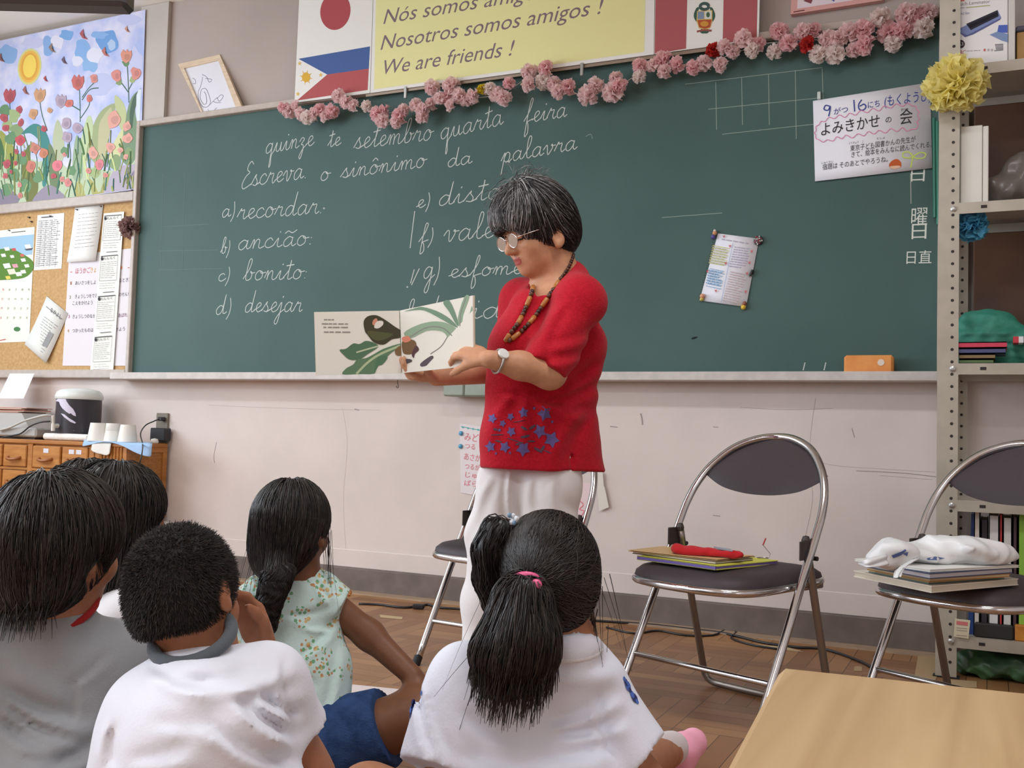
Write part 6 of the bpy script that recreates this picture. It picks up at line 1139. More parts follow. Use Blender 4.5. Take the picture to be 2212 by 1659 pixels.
# ---------------------------------------------------------------- girl with the pink hair tie
def girl_ponytail():
    hd = Head(A(1184, 1240, 1.52), FW - RT * .22 + UP * .10, UP - RT * .12, .84); neck = A(1222, 1398, 1.50); shl, shr = A(1000, 1474, 1.50), A(1262, 1482, 1.52)
    pel = A(1150, 1600, 1.47, .095); el = [A(965, 1660, 1.45), A(1392, 1690, 1.50)]; wr = [A(990, 1720, 1.62, .24), A(1400, 1745, 1.62)]
    kn = [pel - RT * .26 + FW * .20 + UP * .04, A(1345, 1672, 1.84)]; an = [pel + FW * .26 - UP * .03 + RT * .04, A(1440, 1622, 2.10)]
    lab = 'girl in a white T-shirt with a ponytail held by a pink tie'
    root, SB = seated(lab, hd, neck, shl, shr, pel, el, wr, (176, 122, 90), 'skin_tan', kn, an)
    dp_ = both(wob(3, 22, .0035), creases([(1150, 1440, 1330, 1420, 22, .005), (1180, 1560, 1330, 1490, 20, .008), (1200, 1590, 1345, 1545, 16, .008), (1150, 1640, 1320, 1600, 20, .007), (905, 1490, 945, 1640, 12, .008), (925, 1480, 985, 1650, 12, .006), (1000, 1540, 1180, 1600, 26, .004), (1000, 1630, 1160, 1645, 22, .005), (1290, 1500, 1330, 1640, 14, .006)]))
    sh, SS, V, Q = tee(root, 't_shirt', cloth_mat('white_tee', (232, 236, 250)), neck, shl, shr, pel, [A(950, 1660, 1.45), A(1376, 1640, 1.50)], (.056, .080, .095), (.056, .060), dp_, back=.012, nk=.008)
    # blue print on the sleeve edges
    bv = BVHTree.FromPolygons([tuple(v) for v in V], [tuple(int(i) for i in q) for q in Q])
    w = MB()
    for cx, cy, D_, s_ in ((1357, 1478, 1.5, 1), (896, 1512, 1.47, -1)):
        for k in range(7):
            p = A(cx + s_ * (k * 3.4 + 8), cy + k * 8 - 16, D_ - .01); hit = bv.find_nearest(Vector(p))
            if hit[0] is None: continue
            n_ = np.array(hit[1]); c = np.array(hit[0]) + n_ * .0012; x_, y_, _ = frame_of(n_); R_ = .004 + .002 * (k % 3)
            w.add([c + x_ * R_ * math.cos(t) + y_ * R_ * math.sin(t) for t in np.linspace(0, 6.28, 10)[:-1]], [tuple(range(9))], k % 2)
    w.out('sleeve_print', [mat('print_blue', (74, 110, 196), .8), mat('print_dark_blue', (44, 54, 110), .8)], sh)
    ring = [neck + np.array([math.cos(t) * .050, math.sin(t) * .050, -.002 + .006 * math.sin(t)]) for t in np.linspace(0, 6.283, 25)[:-1]]
    w = MB(); w.tube(ring, .006, 8, closed=True); w.out('collar', cloth_mat('white_collar', (230, 230, 236), .3), sh, smooth=True)
    sk_ = Sdf(); sk_.cone(pel - RT * .06, pel + RT * .06, .082, .082, .02)
    for h_, k_ in zip((pel - RT * .06, pel + RT * .06), kn): sk_.cut(h_, h_ * .35 + k_ * .65, .085, .07, .03)
    V2, Q2_ = skin(sk_, .007, wob(8, 20, .003)); mesh('shorts', V2, Q2_, cloth_mat('navy_shorts', (60, 64, 92)), root, True)
    # hair: cap, main tail, small side tail
    H = Sdf(); hd.e(H, 0, -.010, .020, (.086, .100, .092)); hd.e(H, 0, -.05, -.02, (.066, .062, .066), .03); hd.e(H, 0, .10, -.07, (.13, .085, .085), .012, True)
    for g in (-1, 1): hd.e(H, g * .086, .0, -.03, (.018, .026, .034), .008, True)
    hd.e(H, .078, .004, -.062, (.034, .050, .050), .01, True); hd.e(H, .055, -.06, -.115, (.05, .06, .045), .01, True)
    tie = A(1136, 1262, 1.425)
    fl = lambda P: (tie - P) / (np.linalg.norm(tie - P, axis=1, keepdims=True) + .02)
    T = Sdf(); T.chain([tie + FW * .02, A(1128, 1300, 1.405), A(1118, 1370, 1.395), A(1092, 1420, 1.39), A(1086, 1464, 1.39)], [.020, .034, .042, .042, .026], .02); T.chain([A(1135, 1310, 1.405), A(1142, 1380, 1.40), A(1146, 1430, 1.395), A(1150, 1462, 1.395)], [.024, .034, .030, .016], .02)
    Vt, Qt = skin(T, .006, wob(2, 60, .002)); ro = on_skin(Vt, Qt, 1500, 5, lambda P: (P[:, 2] > tie[2] - .065) * 1.0); axis = lambda P: np.stack([-(P - tie) @ RT * 0 - .12 + .9 * ((P - tie) @ RT), 0 * P[:, 0], -np.ones(len(P))], 1) @ np.stack([RT, FW, UP])
    tv, tf, tc_ = strands(T, ro, axis, 9, .0125, .004, .0011, 6, KT, wander=.10)
    ro2 = on_skin(Vt, Qt, 420, 8, lambda P: (P[:, 2] < tie[2] - .085) * 1.0); ev, ef, ec = strands(T, ro2, lambda P: np.broadcast_to(-UP, P.shape) - RT * .1, 7, .006, .01, .0012, 9, KT, wander=.12, follow=0)
    sd = A(1108, 1138, 1.52); T2 = Sdf(); T2.chain([sd, A(1076, 1148, 1.51), A(1056, 1190, 1.51), A(1056, 1250, 1.515), A(1070, 1305, 1.52), A(1088, 1340, 1.525)], [.013, .019, .020, .018, .013, .006], .015)
    V3, Q3_ = skin(T2, .005, wob(4, 60, .0015)); r3 = on_skin(V3, Q3_, 420, 3); cv = np.array([A(1076, 1148, 1.51), A(1052, 1200, 1.51), A(1060, 1280, 1.515), A(1095, 1350, 1.53)])
    def fs(P): i = np.clip(np.argmin(np.linalg.norm(P[:, None] - cv[None], axis=2), 1), 0, 2); return (cv[i + 1] - cv[i]) / np.linalg.norm(cv[i + 1] - cv[i], axis=1, keepdims=True)
    sv, sf, sc_ = strands(T2, r3, fs, 9, .010, .003, .0011, 4, KT, wander=.10)
    wl = [tufts(A(1095, 1290, 1.46), -UP - RT * .45, 9, .20, 21, KT, .012, .0007, .3, .15), tufts(A(1282, 1262, 1.50), -UP + RT * .06, 14, .12, 22, KT, .01, .0007, .2, .12), tufts(A(1272, 1330, 1.50), -UP * 1 + RT * .02, 18, .08, 23, KT, .012, .0007, .2, .14)]
    hairdo(root, H, fl, 4200, ok=None, seed=2, nn=9, step=.014, lift=.0025, w0=.0010, extra=[(Vt, Qt, None), (tv, tf, tc_), (ev, ef, ec), (V3, Q3_, None), (sv, sf, sc_)] + wl)
    w = MB(); c = tie + FW * .0; tr = [c + RT * (.021 * math.cos(t)) + (UP * .9 - FW * .4) * (.017 * math.sin(t)) - FW * .012 for t in np.linspace(0, 6.283, 25)[:-1]]; w.tube(tr, .0052, 8, closed=True)
    bc = A(1158, 1264, 1.39); w.lathe(bc, [(.0085 * math.sin(k * math.pi / 10), -.0085 * math.cos(k * math.pi / 10)) for k in range(11)], 16)
    w.out('hair_tie', mat('pink_elastic', (232, 98, 148), .35), root, smooth=True)
    w = MB(); r_ = np.random.default_rng(4)
    for k in range(26): p = A(1106, 1128, 1.51) + r_.normal(0, .006, 3); w.lathe(p, [(.004 * math.sin(q * math.pi / 4), -.004 * math.cos(q * math.pi / 4)) for q in range(5)], 6, k % 2)
    w.out('scrunchie', [mat('scrunchie_blue', (120, 150, 176), .8), mat('scrunchie_white', (216, 220, 224), .8)], root, smooth=True)
    fo = Sdf(); a0 = A(1470, 1622, 2.14); b0 = A(1498, 1604, 2.18); fo.cone(a0, b0, .032, .030, .02); fo.cone(a0, A(1474, 1640, 2.14), .032, .028, .02)
    Vf, Qf = skin(fo, .005, wob(7, 50, .0015)); mesh('sock', Vf, Qf, cloth_mat('pink_sock', (246, 172, 196)), root, True, label='pink sock')
    cu_ = Sdf(); cu_.cone(A(1412, 1624, 2.05), A(1452, 1616, 2.12), .036, .035, .02); Vf, Qf = skin(cu_, .006); mesh('sock_cuff', Vf, Qf, cloth_mat('pale_cuff', (216, 206, 208)), root, True)
girl_ponytail()

# ---------------------------------------------------------------- boy with cropped hair
def boy_cropped():
    hd = Head(A(399, 1273, 1.330), FW + RT * .26 - UP * .12, UP - RT * .24, .785); neck = A(430, 1412, 1.330); shl, shr = A(322, 1540, 1.300), A(570, 1476, 1.330)
    pel = A(478, 1640, 1.19, .10); el = [A(262, 1745, 1.300), A(672, 1680, 1.370)]; wr = [pel + FW * .30 - RT * .05 + UP * .16, A(572, 1412, 1.445)]
    kn = [pel - RT * .06 + FW * .26 + UP * .08, el[1] + FW * .03 - UP * .09]; an = [pel + FW * .26 - UP * .04 + RT * .03, pel + FW * .30 - UP * .06 - RT * .03]
    lab = 'boy with short cropped black hair in a white T-shirt, hand at his chin'
    root, SB = seated(lab, hd, neck, shl, shr, pel, el, wr, (168, 112, 82), 'skin_boy', kn, an, hdir=[None, (UP * .75 - RT * .35 + FW * .1, -RT * .5 - FW * .7, (.55, .6, .6, .6))])
    dp_ = both(wob(12, 20, .0035), creases([(330, 1445, 470, 1475, 18, .009), (400, 1480, 560, 1440, 20, .007), (500, 1500, 640, 1440, 18, -.005), (510, 1510, 650, 1585, 18, .011), (560, 1500, 650, 1545, 14, .010), (440, 1560, 640, 1650, 20, .009), (250, 1560, 245, 1659, 16, .006), (280, 1640, 420, 1600, 22, .006), (330, 1560, 500, 1540, 26, .004), (612, 1420, 640, 1570, 12, .006)]))
    def ex_(S): S.ell(A(425, 1590, 1.250), (.11, .09, .09), None, .05)
    sh, SS, V, Q = tee(root, 't_shirt', cloth_mat('white_tee_2', (234, 237, 248)), neck, shl, shr, pel, [A(264, 1725, 1.290), A(622, 1584, 1.360)], (.052, .076, .093), (.052, .053), dp_, back=.0, extra=ex_, nk=.018)
    nd = unit(unit(hd.p(0, -.02, -.05) - neck) * .6 + UP * .7 - FW * .35); x_, y_, _ = frame_of(nd); ring = [neck + UP * .027 - FW * .030 + (x_ * math.cos(t) + y_ * math.sin(t)) * .049 for t in np.linspace(0, 6.283, 29)[:-1]]
    w = MB(); w.tube(ring, .0085, 10, closed=True); w.out('collar', cloth_mat('grey_collar', (92, 98, 104), .4), sh, smooth=True)
    sk_ = Sdf(); sk_.cone(pel - RT * .06, pel + RT * .06, .086, .086, .02)
    for h_, k_ in zip((pel - RT * .06, pel + RT * .06), kn): sk_.cut(h_, h_ * .2 + k_ * .8, .09, .075, .03)
    V2, Q2_ = skin(sk_, .007, wob(18, 20, .003)); mesh('shorts', V2, Q2_, cloth_mat('green_grey_shorts', (84, 90, 82)), root, True)
    H = Sdf(); hd.e(H, 0, -.008, .014, (.0815, .098, .092)); hd.e(H, 0, -.052, -.028, (.062, .054, .058), .03); hd.e(H, 0, .098, -.045, (.13, .062, .085), .010, True); hd.e(H, 0, -.03, -.128, (.1, .1, .068), .01, True)
    for g in (-1, 1): hd.e(H, g * .09, .004, -.035, (.020, .034, .045), .008, True)
    G = hd.p(0, -.02, 0)
    hairdo(root, H, lambda P: (P - G) / (np.linalg.norm(P - G, axis=1, keepdims=True)) * .8 + hd.f * .25 - UP * .5, 16000, seed=12, nn=3, step=.0026, lift=.02, w0=.0007, wander=.22, follow=0, taper=.3, rough=.7, name='cropped_hair')
boy_cropped()

# ---------------------------------------------------------------- child in the grey T-shirt
def child_grey():
    hd = Head(A(128, 1166, 1.440), FW + RT * .50 - UP * .02, UP - RT * .04, .88); neck = A(122, 1306, 1.445); shl, shr = A(-40, 1424, 1.420), A(244, 1436, 1.480)
    pel = A(-30, 1640, 1.36, .10); el = [A(-120, 1600, 1.400), A(268, 1600, 1.530)]; wr = [pel + FW * .14 - RT * .1 + UP * .14, A(160, 1660, 1.560)]
    kn = [pel - RT * .25 + FW * .10 + UP * .06, pel + RT * .0 + FW * .08 + UP * .11]; an = [pel + FW * .08 - UP * .03 - RT * .06, pel + FW * .07 - UP * .05 - RT * .16]
    root, SB = seated('child with a dark bowl haircut in a grey T-shirt with red collar trim', hd, neck, shl, shr, pel, el, wr, (170, 116, 86), 'skin_grey_child', kn, an)
    dp_ = both(wob(32, 18, .003), creases([(0, 1480, 185, 1552, 19, 0.0084), (0, 1512, 165, 1592, 16, 0.0077), (30, 1530, 200, 1585, 12, -0.0042), (0, 1555, 130, 1612, 20, 0.0070), (100, 1655, 215, 1596, 18, 0.0084), (50, 1640, 200, 1625, 18, 0.0063), (152, 1570, 152, 1470, 11, 0.0049), (152, 1480, 235, 1405, 10, 0.0042), (40, 1420, 150, 1450, 38, 0.0028)]))
    sh, SS, V, Q = tee(root, 't_shirt', cloth_mat('grey_marl_tee', (150, 152, 155), .35, 320), neck, shl, shr, pel, [A(-120, 1590, 1.400), A(266, 1592, 1.530)], (.060, .092, .105), (.064, .066), dp_, back=.012)
    e_ = A(266, 1592, 1.530); d_ = unit(e_ - shr); x_, y_, _ = frame_of(d_); w = MB(); w.tube([e_ + (x_ * math.cos(t) + y_ * math.sin(t)) * .0645 for t in np.linspace(0, 6.283, 29)[:-1]], .004, 8, closed=True); w.out('sleeve_trim', cloth_mat('red_trim', (164, 40, 40)), sh, smooth=True)
    nd = unit(hd.p(0, -.02, -.05) - neck); x_, y_, _ = frame_of(nd); w = MB(); w.tube([neck - nd * .006 + (x_ * math.cos(t) + y_ * math.sin(t)) * .053 for t in np.linspace(0, 6.283, 29)[:-1]], .005, 8, closed=True); w.out('collar', cloth_mat('red_trim', (164, 40, 40)), sh, smooth=True)
    sk_ = Sdf(); sk_.cone(pel - RT * .06, pel + RT * .06, .086, .086, .02)
    for h_, k_ in zip((pel - RT * .06, pel + RT * .06), kn): sk_.cut(h_, h_ * .2 + k_ * .8, .09, .075, .03)
    V2, Q2_ = skin(sk_, .008); mesh('shorts', V2, Q2_, cloth_mat('dark_shorts', (60, 60, 70)), root, True)
    H = Sdf(); hd.e(H, 0, -.008, .016, (.090, .106, .096)); hd.e(H, 0, -.035, -.030, (.082, .074, .070), .03); hd.e(H, 0, -.045, -.070, (.062, .048, .040), .03); hd.e(H, 0, .12, -.075, (.13, .090, .095), .012, True); hd.e(H, .09, .012, -.060, (.04, .034, .042), .01, True)
    W_ = hd.p(0, -.03, .115)
    wl = [tufts(hd.p(x, -.078 + .2 * abs(x), -.082 + .1 * abs(x)), -UP - hd.f * .12, 70, .034, 36, KT, .010, .0010, .2, .2, 5) for x in (-.055, -.035, -.015, .005, .025, .045)]
    hairdo(root, H, lambda P: (P - W_) / (np.linalg.norm(P - W_, axis=1, keepdims=True)) * .9 - UP * .75, 5200, extra=wl, seed=31, nn=8, step=.014, lift=.004, wander=.13, w0=.0010)
child_grey()
# ---------------------------------------------------------------- girl with the braid
def girl_braid():
    hd = Head(A(632, 1134, 2.08), FW + RT * .30 + UP * .05, UP - RT * .02, .87); neck = A(640, 1240, 2.08); shl, shr = A(568, 1296, 2.06), A(694, 1292, 2.10)
    pel = A(632, 1600, 2.02, .10); hand_t = A(905, 1468, 2.02); el = [A(500, 1370, 2.10), A(798, 1372, 2.10)]; wr = [A(520, 1470, 2.25), A(893, 1462, 2.04)]
    kn = [pel - RT * .15 + FW * .26 + UP * .05, A(905, 1545, 2.0)]; an = [pel + FW * .3 - UP * .03 + RT * .05, A(760, 1590, 2.25, .06)]
    root, SB = seated('girl with a long dark braid in a mint floral blouse, leaning on one arm', hd, neck, shl, shr, pel, el, wr, (124, 82, 57), 'skin_brown', kn, an, hdir=[None, (RT * .8 - UP * .5, -UP * .8 - RT * .4, (.3, .3, .35, .4))])
    # blouse with a small floral print
    m = cloth_mat('mint_floral', (204, 228, 224), .3, 200); nt = m.node_tree; N = nt.nodes; L = nt.links; b = N['Principled BSDF']; tc = N.new('ShaderNodeTexCoord')
    prev = None
    for sc_, thr, rgb, off in [(60, .30, (206, 184, 130), 0), (90, .28, (196, 146, 104), 3.3), (80, .30, (120, 172, 132), 7.7)]:
        mp = N.new('ShaderNodeMapping'); mp.inputs['Location'].default_value = (off, off, off); L.new(tc.outputs['Object'], mp.inputs[0]); vo = N.new('ShaderNodeTexVoronoi'); vo.inputs['Scale'].default_value = sc_; L.new(mp.outputs[0], vo.inputs['Vector'])
        big = N.new('ShaderNodeTexVoronoi'); big.inputs['Scale'].default_value = 22; L.new(tc.outputs['Object'], big.inputs['Vector']); gt = N.new('ShaderNodeMath'); gt.operation = 'LESS_THAN'; gt.inputs[1].default_value = .5; L.new(big.outputs['Distance'], gt.inputs[0])
        lt = N.new('ShaderNodeMath'); lt.operation = 'LESS_THAN'; lt.inputs[1].default_value = thr; L.new(vo.outputs['Distance'], lt.inputs[0]); mu = N.new('ShaderNodeMath'); mu.operation = 'MULTIPLY'; L.new(lt.outputs[0], mu.inputs[0]); L.new(gt.outputs[0], mu.inputs[1])
        mx = N.new('ShaderNodeMix'); mx.data_type = 'RGBA'; L.new(mu.outputs[0], mx.inputs[0]); mx.inputs[7].default_value = (*lin(rgb), 1)
        if prev is None: mx.inputs[6].default_value = (*lin((204, 228, 224)), 1)
        else: L.new(prev, mx.inputs[6])
        prev = mx.outputs[2]
    L.new(prev, b.inputs['Base Color'])
    S = Sdf(); mid = (shl + shr) / 2; hl, hr = pel - RT * .055, pel + RT * .05; S.cone(shl, shr, .046, .046, .03); S.cone(neck - UP * .01, mid - UP * .03, .05, .06, .03)
    for a_, b_ in ((shl, hl), (shr, hr)): q = a_ * .72 + mid * .28 - UP * .05; S.chain([q, (q + b_) / 2 + UP * .03, b_ + UP * .03], [.056, .058, .074], .05)
    S.cut(shl, shl + unit(el[0] - shl) * .05, .050, .055, .02); S.cut(shr, shr + unit(el[1] - shr) * .040, .048, .054, .02)
    S.cone(neck - UP * .02, neck + UP * .12, .042, .048, .008, True)
    dp_ = both(wob(42, 34, .0022), creases([(618 + 10 * i, 1330 + 6 * i, 722, 1305 + 11 * i, 7, .006) for i in range(5)] + [(650, 1420, 718, 1340, 10, .006), (690, 1560, 722, 1400, 10, .006), (610, 1450, 690, 1480, 14, .005), (560, 1300, 530, 1255, 7, .005), (575, 1295, 555, 1252, 7, .005), (700, 1240, 735, 1290, 7, .005), (680, 1245, 720, 1300, 7, .005)]))
    V, Q = skin(S, .005, dp_); mesh('blouse', V, Q, m, root, True)
    sk_ = Sdf(); sk_.cone(pel - RT * .05, pel + RT * .06, .098, .098, .02); hr2 = pel + RT * .06; sk_.cut(hr2, hr2 * .32 + kn[1] * .68, .092, .078, .03); hl2 = pel - RT * .06; sk_.cut(hl2, hl2 * .4 + kn[0] * .6, .09, .075, .03)
    V, Q = skin(sk_, .006, wob(45, 36, .003)); mesh('denim_shorts', V, Q, mat('denim', (56, 82, 128), .9, spec=.15, noise=(46, (42, 64, 106), 5), bump=(300, .3)), root, True)
    # hair and braid
    H = Sdf(); hd.e(H, 0, -.010, .016, (.085, .100, .094)); hd.e(H, -.005, -.045, -.042, (.074, .060, .062), .03); hd.e(H, 0, .11, -.07, (.13, .085, .09), .012, True); hd.e(H, .086, .004, -.055, (.02, .02, .03), .008, True)
    H.cone(hd.p(-.012, -.06, -.075), A(600, 1236, 1.985), .040, .023, .03)
    P = crom([A(603, 1230, 1.985), A(594, 1262, 1.975), A(582, 1300, 1.97), A(574, 1338, 1.97), A(572, 1362, 1.975)], 8); B = Sdf(); nP = len(P)
    for i in range(nP):
        t = i / (nP - 1); r_ = .0235 * (1 - .35 * t); o = RT * r_ * .55 * math.sin(i * 1.55); B.ell(P[i] + o - FW * r_ * .25 * math.cos(i * 1.55), (r_ * .95, r_ * .8, r_ * .7), None, .006)
    Vb, Qb = skin(B, .0035); rb = on_skin(Vb, Qb, 900, 5); bv_, bf_, bc_ = strands(B, rb, lambda X: np.broadcast_to(-UP, X.shape) + RT * .75 * np.sign(np.sin((X[:, 2:3]) * 150)), 5, .006, .0015, .0009, 6, KT, wander=.15)
    W_ = hd.p(0, .0, .118)
    wl = [tufts(A(560, 1150, 2.04), -UP - RT * .12, 16, .16, 51, KT, .008, .0007, .2, .1), tufts(A(708, 1150, 2.08), -UP + RT * .05, 14, .14, 52, KT, .006, .0007, .2, .1), tufts(A(574, 1360, 1.97), -UP, 70, .035, 54, KT, .006, .0009, .2, .2)]
    tg_ = A(603, 1235, 1.985)
    hairdo(root, H, lambda X: (X - W_) / np.linalg.norm(X - W_, axis=1, keepdims=True) * .8 - UP * .9 + (tg_ - X) * 5, 3600, seed=41, nn=8, step=.0135, w0=.0010, lift=.003, wander=.12, extra=[(Vb, Qb, None), (bv_, bf_, bc_)] + wl)
girl_braid()

# ---------------------------------------------------------------- two children beyond, mostly hidden
def child_far(label, hx, hy, D, f, sc, long_, shirt, rgb, seed, skin_rgb):
    hd = Head(A(hx, hy, D), f, UP, sc); neck = hd.p(0, -.015, -.135); shl, shr = neck - unit(np.cross(f, UP)) * .115 - UP * .055, neck + unit(np.cross(f, UP)) * .115 - UP * .055
    ff = unit(f * np.array([1, 1, 0])); rr_ = np.cross(ff, UP); pel = np.array([neck[0], neck[1], .10]) - ff * .04
    el = [shl - UP * .17 - rr_ * .03 + ff * .05, shr - UP * .17 + rr_ * .03 + ff * .05]; wr = [pel + ff * .15 - rr_ * .08 + UP * .10, pel + ff * .15 + rr_ * .05 + UP * .10]
    kn = [pel - rr_ * .13 + ff * .13 + UP * .06, pel + rr_ * .05 + ff * .15 + UP * .06]; an = [pel + ff * .16 - UP * .04 - rr_ * .02, pel + ff * .17 - UP * .06 - rr_ * .09]
    root, SB = seated(label, hd, neck, shl, shr, pel, el, wr, skin_rgb, 'skin_far_%d' % seed, kn, an)
    tee(root, 't_shirt', cloth_mat(shirt, rgb), neck, shl, shr, pel, [e * .75 + s_ * .25 for e, s_ in zip(el, (shl, shr))], (.05, .08, .095), (.054, .056), wob(seed, 22, .003), h=.007)
    sk_ = Sdf(); sk_.cone(pel - rr_ * .06, pel + rr_ * .06, .084, .084, .02)
    for h_, k_ in zip((pel - rr_ * .06, pel + rr_ * .06), kn): sk_.cut(h_, h_ * .3 + k_ * .7, .085, .07, .03)
    V, Q = skin(sk_, .009); mesh('shorts', V, Q, cloth_mat('blue_grey_shorts', (78, 84, 104)), root, True)
    H = Sdf(); hd.e(H, 0, -.010, .016, (.086, .102, .094)); hd.e(H, 0, -.045, -.045, (.078, .062, .075), .03)
    if long_: hd.e(H, 0, -.05, -.115, (.075, .045, .085), .04); hd.e(H, .062, .005, -.10, (.022, .04, .095), .02); hd.e(H, -.062, .005, -.10, (.022, .04, .095), .02)
    hd.e(H, 0, .115, -.07, (.12, .085, .10), .012, True); W_ = hd.p(0, -.01, .118)
    wl = [tufts(hd.p(.07, .0, -.17), -UP + hd.f * .25 + hd.r * .1, 60, .11, seed + 5, KT, .012, .001, .2, .16)] if long_ else []
    hairdo(root, H, lambda P: (P - W_) / np.linalg.norm(P - W_, axis=1, keepdims=True) * .8 - UP * .8, 1800, seed=seed, nn=9, step=.014, lift=.003, wander=.12, extra=wl)
child_far('child with long black hair and white shirt, between the grey-shirted child and cropped boy', 256, 1110, 1.90, FW * .75 + RT * .65 - UP * .1, .90, True, 'white_tee_3', (226, 226, 230), 61, (160, 108, 80))
child_far('farthest child at the left, only the dark top of the head showing before the cabinet', 190, 1084, 2.28, FW * .9 + RT * .3, .88, False, 'pale_blue_tee', (190, 204, 214), 71, (164, 112, 84))

# ---------------------------------------------------------------- the woman reading
def woman():
    D0 = 2.82; base = A(1150, 1000, D0, 0)
    root = person(base, 'older woman in a red tunic and white trousers standing and reading a picture book aloud')
    hd = Head(A(1157, 490, D0), -RT * .80 - FW * .44 - UP * .36, UP - RT * .02, 1.02)
    neck = A(1204, 604, 2.85); shn, shf = A(1252, 652, 2.74), A(1128, 650, 2.96); eln, elf = A(1188, 806, 2.66), A(1112, 800, 2.94); wrn, wrf = A(1056, 776, 2.575), A(942, 816, 2.80)
    S = Sdf(); hd.face(S, True); hd.e(S, 0, .03, -.085, (.050, .045, .035), .03)
    S.cone(hd.p(0, -.03, -.06), neck, .055, .056, .03); S.cone(neck, A(1200, 660, 2.85), .058, .085, .04); S.cone(shn, shf, .05, .05, .04)
    S.chain([A(1190, 680, 2.84), A(1175, 820, 2.83), A(1172, 930, 2.83)], [.075, .075, .065], .05)
    S.chain([shn, eln, (eln + wrn) / 2 + UP * .002, wrn], [.050, .041, .035, .0235], .02); S.chain([shf, elf, wrf], [.048, .036, .023], .02)
    for a_, b_ in ((A(1100, 1010, 2.86), A(1050, 1480, 2.86, .09)), (A(1195, 1010, 2.80), A(1195, 1480, 2.78, .09))): S.chain([a_, (a_ + b_) / 2, b_], [.046, .042, .036], .03)
    # near hand grips the right edge of the book, far hand supports it from below
    hand(S, wrn, -RT * .70 + FW * .46 + UP * .26, -RT * .5 + FW * .7 - UP * .2, .160, -1, (.5, .55, .6, .62), (.5, .3), .007, .95)
    hand(S, wrf, -RT * .86 - FW * .5 + UP * .02, UP * .95 - FW * .1, .160, 1, (.5, .62, .66, .7), (.75, .3), .007, .95)
    V, Q = skin(S, .0045); mi = hd.mats(V, Q); mesh('body', V, Q, [skin_mat('skin_woman', (206, 152, 118)), LIP(), LASH()], root, True, mi)
    bvB = BVHTree.FromPolygons([tuple(v) for v in V], [tuple(int(i) for i in q) for q in Q])
    # tunic
    T = Sdf(); hz = A(1170, 1014, D0)[2]
    T.cone(shn, shf, .060, .060, .04); T.cone(A(1222, 612, 2.86), A(1200, 660, 2.85), .06, .09, .04)
    T.chain([A(1142, 668, 2.80), A(1128, 745, 2.78), A(1118, 850, 2.80), A(1108, 940, 2.80), A(1100, 1045, 2.80)], [.055, .080, .078, .082, .086], .05)
    T.chain([A(1228, 660, 2.86), A(1240, 745, 2.86), A(1228, 860, 2.86), A(1228, 940, 2.86), A(1240, 1045, 2.86)], [.062, .080, .074, .076, .090], .05)
    T.chain([A(1180, 700, 2.84), A(1170, 860, 2.82), A(1170, 1045, 2.81)], [.09, .09, .105], .05)
    T.cut(shn, A(1172, 800, 2.655), .066, .064, .03); T.cut(shf, A(1105, 770, 2.94), .06, .06, .03)
    T.P.append(('p', np.array([0, 0, hz]), -UP, 0, 0, .004, True))
    T.cone(A(1236, 606, 2.86), shn, .045, .060, .04); T.cone(A(1190, 560, 2.82), A(1182, 604, 2.79), .066, .052, .01, True)
    T.cone(A(1238, 1046, 2.73), A(1235, 985, 2.76), .008, .001, .004, True)
    dp_ = both(wob(81, 16, .0035), creases([(1150, 850, 1290, 880, 16, .010), (1165, 870, 1290, 830, 14, .010), (1205, 840, 1296, 770, 14, .010), (1120, 850, 1110, 930, 16, .006), (1150, 860, 1170, 970, 16, .007), (1190, 880, 1200, 960, 14, .006), (1180, 740, 1298, 700, 16, .006), (1150, 780, 1290, 740, 14, .006), (1280, 890, 1215, 1020, 18, .008), (1165, 630, 1120, 740, 12, .006), (1190, 640, 1160, 740, 12, .006), (1230, 660, 1180, 790, 14, .005), (1085, 850, 1200, 838, 12, .006), (1100, 870, 1080, 980, 16, .005)]))
    V, Q = skin(T, .005, dp_); tu = mesh('tunic', V, Q, mat('red_cotton', (190, 24, 44), .85, spec=.15, sheen=.1, noise=(120, (176, 18, 38), 4), bump=(260, .3)), root, True)
    bvT = BVHTree.FromPolygons([tuple(v) for v in V], [tuple(int(i) for i in q) for q in Q])
    def cast(bv, x, y, off):
        d = unit(ray(x, y)); h = bv.ray_cast(Vector(CAM), Vector(d)); return None if h[0] is None else np.array(h[0]) - d * off
    K8 = 3.95; Q8 = lambda x, y: (960 + x / K8, 700 + y / K8)
    w = MB(); rs = np.random.default_rng(3)
    def pat(P, mi):
        c = np.mean(P, 0); W = [cast(bvT, *p, .0018) for p in P]; cc = cast(bvT, c[0], c[1], .0022)
        if cc is None or any(q is None for q in W) or max(np.linalg.norm(q - cc) for q in W) > .06: return
        w.add([cc] + W, [(0, i + 1, (i + 1) % len(W) + 1) for i in range(len(W))], mi)
    for x, y, r_ in [(408, 805, 46), (565, 790, 36), (675, 755, 50), (855, 762, 72), (497, 848, 34), (570, 918, 46), (815, 915, 66), (915, 985, 76), (392, 1045, 52), (515, 1050, 54), (672, 1065, 70), (765, 720, 16), (920, 835, 16), (440, 1105, 14), (560, 1100, 14), (470, 905, 18)]:
        c = Q8(x, y); ro = rs.uniform(0, 1); pat([(c[0] + r_ / K8 * (1 if k % 2 == 0 else .56) * math.cos(ro + k * math.pi / 5) * .92, c[1] + r_ / K8 * (1 if k % 2 == 0 else .56) * math.sin(ro + k * math.pi / 5)) for k in range(10)], 0)
